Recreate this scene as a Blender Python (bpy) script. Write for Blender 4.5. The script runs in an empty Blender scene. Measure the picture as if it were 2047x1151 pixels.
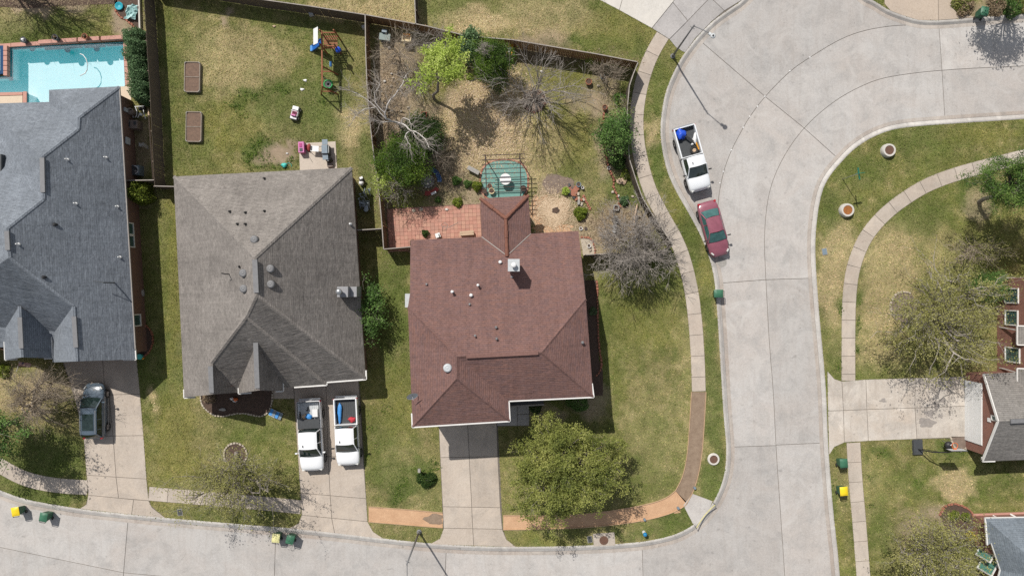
import bpy, math, random
import numpy as np
from mathutils import Vector, Matrix
from mathutils.geometry import delaunay_2d_cdt, tessellate_polygon

# ------------------------------------------------------------------ camera, sky, sun, exposure
S = bpy.context.scene
COL = S.collection
CAMH, FPX = 58.3, 1400.0            # drone height (m) and focal length in photo pixels
cam = bpy.data.objects.new('camera', bpy.data.cameras.new('camera'))
COL.objects.link(cam)
cam.location = (0, 0, CAMH)
cam.data.sensor_width = 36.0
cam.data.lens = FPX / 2047.0 * 36.0
cam.data.clip_end = 2000
S.camera = cam

SUN_H = Vector((0.424, -0.680))     # shadow offset per metre of height
world = bpy.data.worlds.new('World')
S.world = world
world.use_nodes = True
wn = world.node_tree
wn.nodes.clear()
sky = wn.nodes.new('ShaderNodeTexSky')
sky.sky_type = 'NISHITA'
sky.sun_disc = False
sky.sun_elevation = math.atan(1.0 / SUN_H.length)
sky.sun_rotation = math.atan2(-SUN_H.x, -SUN_H.y)
sky.air_density = 1.0
sky.dust_density = 0.6
bg = wn.nodes.new('ShaderNodeBackground')
bg.inputs['Strength'].default_value = 0.10
wo = wn.nodes.new('ShaderNodeOutputWorld')
wt = wn.nodes.new('ShaderNodeHueSaturation')
wt.inputs['Saturation'].default_value = 0.38
wn.links.new(sky.outputs[0], wt.inputs['Color'])
wn.links.new(wt.outputs[0], bg.inputs['Color'])
wn.links.new(bg.outputs[0], wo.inputs['Surface'])

sl = bpy.data.lights.new('sun', 'SUN')
sl.energy = 4.3
sl.angle = math.radians(0.55)
sl.color = (1.0, 0.955, 0.89)
sun = bpy.data.objects.new('sun', sl)
COL.objects.link(sun)
sun.rotation_euler = Vector((SUN_H.x, SUN_H.y, -1)).to_track_quat('-Z', 'Y').to_euler()
sun.location = (-30, 45, 80)

S.view_settings.view_transform = 'Standard'
S.view_settings.look = 'None'
S.view_settings.exposure = 0.10
S.view_settings.gamma = 1.0
S.view_settings.use_curve_mapping = False
S.render.engine = 'CYCLES'
S.cycles.use_denoising = False
S.cycles.max_bounces = 6
S.cycles.diffuse_bounces = 3
S.cycles.glossy_bounces = 2
S.cycles.transparent_max_bounces = 8
S.cycles.caustics_reflective = False
S.cycles.caustics_refractive = False
S.cycles.sample_clamp_indirect = 4.0

rng = np.random.default_rng(7)
random.seed(7)
R = math.radians
MPP = CAMH / FPX                     # metres per photo pixel on the ground
ROADZ = -0.12

def P(px, py, z=0.0):
    """the point at height z that lies on the line of sight of a photo pixel"""
    s = (CAMH - z) / FPX
    return Vector(((px - 1023.5) * s, -(py - 575.5) * s, z))

def PL(pts, z=0.0):
    return [P(a[0], a[1], z) for a in pts]

# ------------------------------------------------------------------ materials
def nt(name):
    m = bpy.data.materials.new(name)
    m.use_nodes = True
    t = m.node_tree
    b = t.nodes['Principled BSDF']
    return m, t, b

def N(t, kind, **kw):
    n = t.nodes.new('ShaderNode' + kind)
    for k, v in kw.items():
        if k in n.inputs:
            n.inputs[k].default_value = v
        else:
            setattr(n, k, v)
    return n

def L(t, a, b):
    t.links.new(a, b)

def noise(t, scale, detail=4, rough=0.6, vec=None, dist=0.0):
    n = N(t, 'TexNoise')
    n.inputs['Scale'].default_value = scale
    n.inputs['Detail'].default_value = detail
    n.inputs['Roughness'].default_value = rough
    n.inputs['Distortion'].default_value = dist
    if vec is None:
        g = t.nodes.get('POSN')
        if g is None:
            g = N(t, 'NewGeometry'); g.name = 'POSN'
        vec = g.outputs['Position']
    L(t, vec, n.inputs['Vector'])
    return n.outputs['Fac']

def ramp(t, fac, lo, hi):
    r = N(t, 'MapRange')
    r.inputs['From Min'].default_value = lo
    r.inputs['From Max'].default_value = hi
    L(t, fac, r.inputs['Value'])
    return r.outputs['Result']

def mix(t, fac, a, b, mode='MIX'):
    n = N(t, 'Mix', data_type='RGBA', blend_type=mode)
    if isinstance(fac, (int, float)):
        n.inputs[0].default_value = fac
    else:
        L(t, fac, n.inputs[0])
    for s, v in ((6, a), (7, b)):
        if isinstance(v, (tuple, list)):
            n.inputs[s].default_value = (*v[:3], 1)
        else:
            L(t, v, n.inputs[s])
    return n.outputs[2]

def bump(t, b, h, strength, dist=0.02):
    n = N(t, 'Bump')
    n.inputs['Strength'].default_value = strength
    n.inputs['Distance'].default_value = dist
    L(t, h, n.inputs['Height'])
    L(t, n.outputs[0], b.inputs['Normal'])

def M(name, col, rough=0.75, col2=None, scale=4.0, bmp=0.0, metal=0.0, coat=0.0, spec=0.4, fine=0.25):
    m, t, b = nt(name)
    if col2 is None:
        col2 = tuple(c * 0.8 for c in col)
    f1 = ramp(t, noise(t, scale, 5, 0.65), 0.3, 0.7)
    c = mix(t, f1, col, col2)
    f2 = ramp(t, noise(t, scale * 9, 3, 0.6), 0.3, 0.75)
    c = mix(t, f2, c, mix(t, fine, c, (0.02, 0.018, 0.015)))
    L(t, c, b.inputs['Base Color'])
    b.inputs['Roughness'].default_value = rough
    b.inputs['Metallic'].default_value = metal
    b.inputs['Coat Weight'].default_value = coat
    b.inputs['Specular IOR Level'].default_value = spec
    if bmp:
        bump(t, b, noise(t, scale * 6, 4), bmp)
    return m

def concrete(name, base, warm, stain=0.5, grain=1.0, objrand=0.15):
    m, t, b = nt(name)
    c = mix(t, ramp(t, noise(t, 0.16, 5, 0.65, dist=0.8), 0.38, 0.64), base, warm)
    c = mix(t, ramp(t, noise(t, 0.55, 6, 0.7, dist=0.6), 0.45, 0.78), c, tuple(x * (1 - 0.50 * stain) for x in base))
    mp = N(t, 'Mapping'); mp.inputs['Scale'].default_value = (3.0, 0.35, 1)
    g = t.nodes['POSN']; L(t, g.outputs['Position'], mp.inputs['Vector'])
    c = mix(t, ramp(t, noise(t, 0.8, 5, 0.7, mp.outputs[0]), 0.5, 0.85), c, tuple(x * (1 - 0.25 * stain) for x in warm))
    c = mix(t, ramp(t, noise(t, 7, 5, 0.75), 0.30, 0.85), mix(t, 0.10 * grain, c, (1, 1, 1)), mix(t, 0.20 * grain, c, (0.05, 0.05, 0.05)))
    cl = ramp(t, noise(t, 0.33, 6, 0.75, dist=1.5), 0.52, 0.72)
    c = mix(t, cl, c, tuple(min(1, x * (1 + 0.14 * stain)) for x in base))
    sp = ramp(t, noise(t, 2.2, 2, 0.5), 0.68, 0.76)
    c = mix(t, sp, c, mix(t, 0.35 * stain, c, (0.06, 0.055, 0.05)))
    oi = N(t, 'ObjectInfo')
    k = N(t, 'MapRange'); k.inputs['To Min'].default_value = 1 - objrand; k.inputs['To Max'].default_value = 1.0
    L(t, oi.outputs['Random'], k.inputs['Value'])
    v = N(t, 'VectorMath', operation='SCALE'); L(t, c, v.inputs[0]); L(t, k.outputs[0], v.inputs['Scale'])
    L(t, v.outputs[0], b.inputs['Base Color'])
    b.inputs['Roughness'].default_value = 0.9
    b.inputs['Specular IOR Level'].default_value = 0.25
    return m

def shingle(name, c1, c2, c3, gap, stain, rowh=0.155, cup=1.0):
    m, t, b = nt(name)
    uv = N(t, 'UVMap'); uv.uv_map = 'UVMap'
    jit = N(t, 'VectorMath', operation='ADD')
    nz = N(t, 'TexNoise'); nz.inputs['Scale'].default_value = 0.7; L(t, uv.outputs[0], nz.inputs['Vector'])
    sc = N(t, 'VectorMath', operation='SCALE'); sc.inputs['Scale'].default_value = 0.03
    L(t, nz.outputs['Color'], sc.inputs[0]); L(t, uv.outputs[0], jit.inputs[0]); L(t, sc.outputs[0], jit.inputs[1])
    def br(a, b_, off, w):
        n = N(t, 'TexBrick', offset=off)
        L(t, jit.outputs[0], n.inputs['Vector'])
        n.inputs['Color1'].default_value = (*a, 1); n.inputs['Color2'].default_value = (*b_, 1)
        n.inputs['Mortar'].default_value = (*gap, 1)
        n.inputs['Scale'].default_value = 1.0
        n.inputs['Brick Width'].default_value = w; n.inputs['Row Height'].default_value = rowh
        n.inputs['Mortar Size'].default_value = 0.012; n.inputs['Mortar Smooth'].default_value = 0.6
        return n
    A = br(c1, c2, 0.37, 0.31)
    B = br(c3, c1, 0.61, 0.44)
    c = mix(t, 0.45, A.outputs['Color'], B.outputs['Color'])
    avg = tuple((p + q + r) / 3 for p, q, r in zip(c1, c2, c3))
    c = mix(t, 0.15, c, avg)
    mps = N(t, 'Mapping'); mps.inputs['Scale'].default_value = (1.6, 0.22, 1); L(t, uv.outputs[0], mps.inputs['Vector'])
    c = mix(t, ramp(t, noise(t, 0.9, 5, 0.7, mps.outputs[0]), 0.45, 0.8), c, mix(t, 0.38, c, gap))
    c = mix(t, ramp(t, noise(t, 4.5, 3, 0.7), 0.40, 0.75), c, mix(t, 0.30, c, tuple(min(1, x * 1.9) for x in avg)))
    c = mix(t, ramp(t, noise(t, 0.35, 5, 0.65), 0.42, 0.75), c, mix(t, stain, c, gap))
    c = mix(t, ramp(t, noise(t, 14, 3, 0.7), 0.3, 0.8), c, mix(t, 0.30, c, (0.03, 0.03, 0.03)))
    L(t, c, b.inputs['Base Color'])
    b.inputs['Roughness'].default_value = 0.95
    b.inputs['Specular IOR Level'].default_value = 0.2
    # course tilt put into the bump to deepen or soften sunlit-to-shaded slope contrast
    sx = N(t, 'SeparateXYZ'); L(t, jit.outputs[0], sx.inputs[0])
    mo = N(t, 'Math', operation='PINGPONG'); mo.inputs[1].default_value = rowh
    fr = N(t, 'Math', operation='WRAP'); fr.inputs[1].default_value = rowh; fr.inputs[2].default_value = 0.0
    L(t, sx.outputs['Y'], fr.inputs[0])
    inv = N(t, 'Math', operation='MULTIPLY'); inv.inputs[1].default_value = cup
    L(t, fr.outputs[0], inv.inputs[0])
    ad = N(t, 'Math', operation='MULTIPLY_ADD'); ad.inputs[1].default_value = 0.06
    L(t, noise(t, 20, 3), ad.inputs[0]); L(t, inv.outputs[0], ad.inputs[2])
    # the decking under the shingles is not quite flat
    mpw = N(t, 'Mapping'); mpw.inputs['Scale'].default_value = (0.9, 2.6, 1); mpw.inputs['Rotation'].default_value = (0, 0, 0.5); L(t, uv.outputs[0], mpw.inputs['Vector'])
    aw = N(t, 'Math', operation='MULTIPLY_ADD'); aw.inputs[1].default_value = 0.55
    L(t, noise(t, 1.1, 3, 0.55, mpw.outputs[0], 0.6), aw.inputs[0]); L(t, ad.outputs[0], aw.inputs[2])
    bump(t, b, aw.outputs[0], 0.6, 0.16)
    return m

def brickmat(name, c1, c2, mortar):
    m, t, b = nt(name)
    uv = N(t, 'UVMap'); uv.uv_map = 'UVMap'
    n = N(t, 'TexBrick')
    L(t, uv.outputs[0], n.inputs['Vector'])
    n.inputs['Color1'].default_value = (*c1, 1); n.inputs['Color2'].default_value = (*c2, 1)
    n.inputs['Mortar'].default_value = (*mortar, 1)
    n.inputs['Scale'].default_value = 1.0
    n.inputs['Brick Width'].default_value = 0.22; n.inputs['Row Height'].default_value = 0.075
    n.inputs['Mortar Size'].default_value = 0.010
    c = mix(t, ramp(t, noise(t, 1.2, 4), 0.35, 0.75), n.outputs['Color'], mix(t, 0.3, n.outputs['Color'], (0.08, 0.05, 0.04)))
    L(t, c, b.inputs['Base Color'])
    b.inputs['Roughness'].default_value = 0.9
    bump(t, b, n.outputs['Fac'], -0.4, 0.01)
    return m

def foliage(name, dark, mid, light, trans=0.25):
    m, t, b = nt(name)
    a = N(t, 'Attribute'); a.attribute_name = 'tone'
    r = N(t, 'ValToRGB')
    r.color_ramp.elements[0].color = (*dark, 1)
    r.color_ramp.elements[1].color = (*light, 1)
    e = r.color_ramp.elements.new(0.5); e.color = (*mid, 1)
    L(t, a.outputs['Fac'], r.inputs[0])
    L(t, r.outputs[0], b.inputs['Base Color'])
    b.inputs['Roughness'].default_value = 0.65
    b.inputs['Specular IOR Level'].default_value = 0.3
    tr = N(t, 'BsdfTranslucent'); L(t, r.outputs[0], tr.inputs['Color'])
    mx = N(t, 'MixShader'); mx.inputs[0].default_value = trans
    L(t, b.outputs[0], mx.inputs[1]); L(t, tr.outputs[0], mx.inputs[2])
    L(t, mx.outputs[0], t.nodes['Material Output'].inputs['Surface'])
    return m

def grassmat(name, attr):
    """ground / blades coloured from a per-vertex cover colour, broken up by noise"""
    m, t, b = nt(name)
    a = N(t, 'Attribute'); a.attribute_name = attr
    c = a.outputs['Color']
    if attr == 'cover':
        c = mix(t, ramp(t, noise(t, 2.6, 6, 0.75), 0.35, 0.75), c, mix(t, 0.35, c, (0.03, 0.035, 0.010)))
        c = mix(t, ramp(t, noise(t, 12, 4, 0.8), 0.45, 0.8), c, mix(t, 0.30, c, (0.45, 0.38, 0.20)))
        bump(t, b, noise(t, 16, 4, 0.8), 0.7, 0.05)
    L(t, c, b.inputs['Base Color'])
    b.inputs['Roughness'].default_value = 0.9
    b.inputs['Specular IOR Level'].default_value = 0.15
    return m

def glassmat(name, col, rough=0.06):
    m, t, b = nt(name)
    c = mix(t, ramp(t, noise(t, 3.0, 3), 0.3, 0.7), col, tuple(x * 1.6 + 0.01 for x in col))
    L(t, c, b.inputs['Base Color'])
    b.inputs['Roughness'].default_value = rough
    b.inputs['Specular IOR Level'].default_value = 0.7
    return m

def paint(name, col, rough=0.3, var=0.08):
    m, t, b = nt(name)
    c = mix(t, ramp(t, noise(t, 2.0, 5, 0.7), 0.4, 0.75), col, tuple(x * (1 - var) for x in col))
    L(t, c, b.inputs['Base Color'])
    b.inputs['Roughness'].default_value = rough
    b.inputs['Coat Weight'].default_value = 0.5
    b.inputs['Coat Roughness'].default_value = 0.08
    return m

m_road = concrete('road_concrete', (0.465, 0.442, 0.418), (0.445, 0.402, 0.366), 0.66)
m_walk = concrete('walk_concrete', (0.505, 0.435, 0.36), (0.44, 0.36, 0.29), 0.6, 0.9)
m_drive = concrete('drive_concrete', (0.50, 0.425, 0.35), (0.445, 0.365, 0.29), 0.62)
m_drive_pale = concrete('pale_drive_concrete', (0.56, 0.51, 0.45), (0.46, 0.385, 0.31), 0.8)
m_white_conc = concrete('white_concrete', (0.62, 0.585, 0.53), (0.58, 0.54, 0.48), 0.3)
m_greywalk = concrete('dark_drive_concrete', (0.41, 0.385, 0.37), (0.38, 0.355, 0.335), 0.6)
m_kerb = concrete('kerb_concrete', (0.50, 0.475, 0.44), (0.40, 0.365, 0.335), 0.8)
m_joint = M('joint_filler', (0.13, 0.112, 0.095), 0.95, (0.21, 0.18, 0.15), 3)
m_gutter = concrete('gutter_pan', (0.43, 0.385, 0.34), (0.36, 0.295, 0.245), 0.9)
m_stainc = concrete('oily_concrete', (0.30, 0.265, 0.235), (0.235, 0.205, 0.18), 0.9)
m_tanpave = concrete('tan_paving', (0.47, 0.375, 0.285), (0.44, 0.35, 0.27), 0.3)
m_soil = M('mulch', (0.075, 0.050, 0.038), 0.95, (0.15, 0.095, 0.07), 5, 0.9, fine=0.6)
m_bedsoil = M('raised_bed_soil', (0.24, 0.155, 0.11), 0.95, (0.15, 0.10, 0.075), 4, 0.9, fine=0.4)
m_dirt = M('bare_dirt', (0.26, 0.20, 0.16), 0.95, (0.17, 0.125, 0.10), 3, 0.8, fine=0.3)
m_wetdirt = M('grey_fill_sand', (0.33, 0.245, 0.175), 0.95, (0.235, 0.165, 0.115), 2.2, 0.8, fine=0.35)
m_sand = M('orange_sand', (0.62, 0.395, 0.24), 0.95, (0.50, 0.30, 0.175), 1.4, 0.8, fine=0.25)
m_straw = M('straw_mulch', (0.70, 0.55, 0.39), 0.95, (0.50, 0.36, 0.24), 5, 0.9, fine=0.3)
m_form = M('form_board', (0.60, 0.42, 0.26), 0.85, (0.45, 0.30, 0.18), 3)
m_fence = M('weathered_fence', (0.175, 0.135, 0.10), 0.95, (0.11, 0.09, 0.072), 3.5, 0.4, fine=0.4)
m_fence_brown = M('brown_fence', (0.30, 0.175, 0.085), 0.95, (0.21, 0.13, 0.07), 3.5, 0.4, fine=0.4)
m_fencecap = M('fence_cap', (0.42, 0.38, 0.34), 0.9, (0.28, 0.25, 0.22), 5)
m_sh_slate = shingle('slate_shingle', (0.215, 0.238, 0.270), (0.140, 0.158, 0.185), (0.29, 0.32, 0.358), (0.05, 0.055, 0.062), 0.3)
m_sh_taupe = shingle('taupe_shingle', (0.27, 0.244, 0.222), (0.155, 0.140, 0.128), (0.36, 0.328, 0.30), (0.05, 0.045, 0.042), 0.35)
m_sh_red = shingle('red_shingle', (0.20, 0.112, 0.10), (0.135, 0.096, 0.10), (0.255, 0.128, 0.09), (0.035, 0.02, 0.02), 0.2, cup=-0.3)
m_sh_pale = shingle('pale_shingle', (0.26, 0.245, 0.225), (0.165, 0.155, 0.145), (0.32, 0.30, 0.28), (0.06, 0.056, 0.052), 0.3)
m_sh_blue = shingle('blue_slate_shingle', (0.20, 0.235, 0.27), (0.135, 0.162, 0.19), (0.27, 0.30, 0.33), (0.05, 0.06, 0.07), 0.3)
m_brick_brown = brickmat('brown_brick', (0.235, 0.115, 0.075), (0.165, 0.085, 0.06), (0.20, 0.15, 0.12))
m_brick_red = brickmat('red_brick', (0.27, 0.095, 0.062), (0.205, 0.072, 0.05), (0.27, 0.19, 0.155))
m_siding = M('beige_siding', (0.42, 0.37, 0.30), 0.8, (0.38, 0.33, 0.27), 1.0)
m_trim = M('white_trim', (0.76, 0.75, 0.72), 0.5, (0.68, 0.66, 0.63), 2, fine=0.08)
m_fascia = M('grey_fascia', (0.36, 0.33, 0.30), 0.7, (0.30, 0.27, 0.25), 2)
m_winglass = glassmat('window_glass', (0.035, 0.075, 0.07))
m_steel = M('galvanised_steel', (0.50, 0.51, 0.52), 0.35, (0.40, 0.41, 0.42), 4, metal=0.7, fine=0.1)
m_paleplastic = M('pale_grey_plastic', (0.55, 0.57, 0.58), 0.5, (0.47, 0.49, 0.50), 4)
m_grey = M('mid_grey_metal', (0.215, 0.215, 0.22), 0.55, (0.17, 0.17, 0.175), 4)
m_darkgrey = M('dark_grey_plastic', (0.07, 0.075, 0.08), 0.6, (0.05, 0.054, 0.058), 4)
m_black = M('black_plastic', (0.018, 0.018, 0.02), 0.5, (0.026, 0.026, 0.028), 5)
m_rubber = M('tyre_rubber', (0.022, 0.022, 0.022), 0.85, (0.035, 0.033, 0.031), 5)
m_white = M('white_plastic', (0.78, 0.78, 0.77), 0.45, (0.70, 0.70, 0.69), 4, fine=0.06)
m_cream = M('cream_board', (0.70, 0.58, 0.35), 0.6, (0.62, 0.50, 0.30), 4, fine=0.1)
m_bin_green = M('bin_green', (0.035, 0.115, 0.065), 0.5, (0.045, 0.135, 0.08), 3)
m_bin_lid = M('bin_green_lid', (0.05, 0.17, 0.10), 0.5, (0.04, 0.14, 0.08), 3)
m_bin_yellow = M('bin_yellow', (0.82, 0.60, 0.015), 0.45, (0.74, 0.53, 0.02), 3, fine=0.06)
m_bin_paleyellow = M('bin_faded_yellow', (0.74, 0.70, 0.33), 0.5, (0.66, 0.62, 0.30), 3, fine=0.06)
m_terra = M('terracotta', (0.36, 0.14, 0.075), 0.8, (0.27, 0.11, 0.06), 6)
m_redbrickpiece = M('loose_red_brick', (0.40, 0.165, 0.105), 0.9, (0.30, 0.12, 0.08), 8, 0.3)
m_stone = M('edging_stone', (0.56, 0.49, 0.39), 0.9, (0.40, 0.34, 0.27), 8, 0.4)
m_greystone = M('grey_stone', (0.40, 0.38, 0.35), 0.9, (0.28, 0.265, 0.245), 8, 0.4)
m_redwood = M('redwood', (0.33, 0.12, 0.055), 0.75, (0.25, 0.09, 0.045), 5)
m_wood = M('grey_wood', (0.36, 0.31, 0.26), 0.9, (0.24, 0.20, 0.16), 6, 0.4)
m_palewood = M('pale_wood', (0.58, 0.43, 0.30), 0.85, (0.48, 0.35, 0.24), 6)
m_bark = M('grey_bark', (0.31, 0.275, 0.235), 0.95, (0.19, 0.165, 0.14), 9, 0.6)
m_twig = M('pale_twig', (0.46, 0.415, 0.37), 0.95, (0.30, 0.265, 0.235), 9, 0.2)
m_tantwig = M('tan_twig', (0.44, 0.37, 0.285), 0.95, (0.27, 0.22, 0.17), 9, 0.2)
m_whitebark = M('white_bark', (0.70, 0.665, 0.63), 0.9, (0.55, 0.51, 0.47), 7, 0.3)
m_rust = M('rusty_iron', (0.17, 0.085, 0.055), 0.85, (0.11, 0.065, 0.048), 8, 0.4)
m_rustorange = M('orange_rust', (0.38, 0.145, 0.035), 0.9, (0.24, 0.09, 0.03), 7, 0.5)
m_iron = M('wrought_iron', (0.045, 0.028, 0.024), 0.7, (0.06, 0.035, 0.03), 8)
m_teal = M('teal_paving', (0.135, 0.30, 0.26), 0.85, (0.19, 0.345, 0.31), 5, 0.2, fine=0.2)
m_pinkpave = M('pink_paver', (0.46, 0.225, 0.165), 0.9, (0.37, 0.185, 0.14), 2.2, 0.2, fine=0.2)
m_coping = M('pink_coping', (0.54, 0.30, 0.24), 0.85, (0.47, 0.25, 0.20), 3, 0.1, fine=0.12)
m_deck = M('cream_deck', (0.66, 0.545, 0.42), 0.9, (0.60, 0.49, 0.37), 2, 0.1, fine=0.08)
m_tile = M('blue_pool_tile', (0.015, 0.05, 0.13), 0.2, (0.02, 0.08, 0.19), 9)
m_plaster = M('pool_plaster', (0.86, 0.86, 0.88), 0.7, (0.80, 0.82, 0.85), 1.2, fine=0.03)
m_bluesheet = M('blue_tarp', (0.015, 0.07, 0.52), 0.4, (0.02, 0.10, 0.64), 5, 0.5)
m_skyblue = M('light_blue_cloth', (0.07, 0.31, 0.70), 0.6, (0.05, 0.24, 0.60), 6, 0.4)
m_slideblue = M('slide_blue', (0.01, 0.11, 0.42), 0.35, (0.015, 0.13, 0.47), 4)
m_redcloth = M('red_cloth', (0.58, 0.045, 0.06), 0.7, (0.45, 0.03, 0.05), 6, 0.3)
m_redbench = M('red_bench', (0.33, 0.045, 0.04), 0.7, (0.25, 0.04, 0.035), 6)
m_navybench = M('navy_bench', (0.025, 0.065, 0.17), 0.6, (0.035, 0.085, 0.21), 5)
m_orange = M('orange_plastic', (0.75, 0.17, 0.04), 0.5, (0.65, 0.14, 0.03), 5)
m_gold = M('amber_plastic', (0.72, 0.33, 0.02), 0.5, (0.62, 0.27, 0.02), 5)
m_pink = M('pink_plastic', (0.62, 0.20, 0.42), 0.45, (0.54, 0.16, 0.37), 5)
m_aqua = M('aqua_plastic', (0.06, 0.50, 0.44), 0.45, (0.08, 0.56, 0.50), 5)
m_green_ring = M('green_swing', (0.02, 0.32, 0.08), 0.45, (0.02, 0.27, 0.07), 5)
m_signgreen = M('sign_green', (0.0, 0.20, 0.13), 0.4, (0.0, 0.18, 0.12), 5)
m_blue_cap = M('marker_blue', (0.01, 0.20, 0.42), 0.5, (0.02, 0.22, 0.46), 5)
m_tape = M('caution_tape', (0.62, 0.57, 0.24), 0.6, (0.50, 0.45, 0.20), 5)
m_slateplastic = M('blue_grey_metal', (0.22, 0.28, 0.33), 0.5, (0.17, 0.22, 0.26), 6)
m_tanplastic = M('tan_tank', (0.27, 0.215, 0.185), 0.6, (0.23, 0.185, 0.16), 4)
m_patio = concrete('patio_concrete', (0.56, 0.485, 0.40), (0.52, 0.44, 0.36), 0.3)

m_leaf_oak = foliage('oak_leaf', (0.08, 0.105, 0.022), (0.225, 0.25, 0.055), (0.42, 0.42, 0.13), 0.3)
m_leaf_dark = foliage('dark_evergreen_leaf', (0.012, 0.030, 0.006), (0.038, 0.078, 0.012), (0.10, 0.16, 0.03))
m_leaf_bright = foliage('lime_leaf', (0.22, 0.31, 0.04), (0.43, 0.54, 0.10), (0.68, 0.75, 0.26), 0.4)
m_leaf_mid = foliage('mid_green_leaf', (0.035, 0.08, 0.018), (0.095, 0.185, 0.038), (0.21, 0.33, 0.09))
m_leaf_hedge = foliage('hedge_leaf', (0.04, 0.085, 0.032), (0.105, 0.185, 0.075), (0.22, 0.32, 0.16))
m_leaf_sparse = foliage('olive_catkin_leaf', (0.12, 0.12, 0.035), (0.29, 0.285, 0.085), (0.50, 0.47, 0.20), 0.35)
m_leaf_juniper = foliage('juniper_leaf', (0.018, 0.042, 0.006), (0.065, 0.125, 0.012), (0.18, 0.27, 0.03), 0.2)
m_leaf_pine = foliage('pine_needle', (0.025, 0.06, 0.010), (0.078, 0.15, 0.026), (0.20, 0.29, 0.06))
m_leaf_bush = foliage('yellow_green_bush', (0.05, 0.085, 0.008), (0.155, 0.21, 0.02), (0.36, 0.40, 0.06))
m_leaf_yellow = foliage('yellow_flower', (0.45, 0.36, 0.02), (0.66, 0.54, 0.05), (0.80, 0.70, 0.12))
m_leaf_dry = foliage('dry_leaf', (0.16, 0.115, 0.07), (0.30, 0.225, 0.14), (0.45, 0.36, 0.24))
m_lawn = grassmat('lawn_soil', 'cover')
m_blade = grassmat('grass_blade', 'tint')

# ------------------------------------------------------------------ mesh helpers
ORG = {}

def mesh_obj(name, me, mats, parent=None):
    o = bpy.data.objects.new(name, me)
    COL.objects.link(o)
    for m in (mats if isinstance(mats, (list, tuple)) else [mats]):
        me.materials.append(m)
    if parent is not None:
        o.parent = parent
        ORG[o.name] = ORG.get(parent.name, Matrix())
    else:
        ORG[o.name] = Matrix()
    return o

def offset_poly(pts, d):
    """inset (d>0) of a polygon given as xy tuples, any winding"""
    n = len(pts)
    a = sum(pts[i][0] * pts[(i + 1) % n][1] - pts[(i + 1) % n][0] * pts[i][1] for i in range(n))
    sgn = 1 if a > 0 else -1
    out = []
    for i in range(n):
        p0, p1, p2 = Vector(pts[i - 1][:2]), Vector(pts[i][:2]), Vector(pts[(i + 1) % n][:2])
        e1, e2 = (p1 - p0), (p2 - p1)
        if e1.length < 1e-6 or e2.length < 1e-6:
            out.append(p1); continue
        e1.normalize(); e2.normalize()
        n1 = Vector((-e1.y, e1.x)) * sgn; n2 = Vector((-e2.y, e2.x)) * sgn
        b = n1 + n2
        k = b.dot(n1)
        if abs(k) < 0.3:
            out.append(p1 + n1 * d)
        else:
            out.append(p1 + b * (d / k))
    return out

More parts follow.
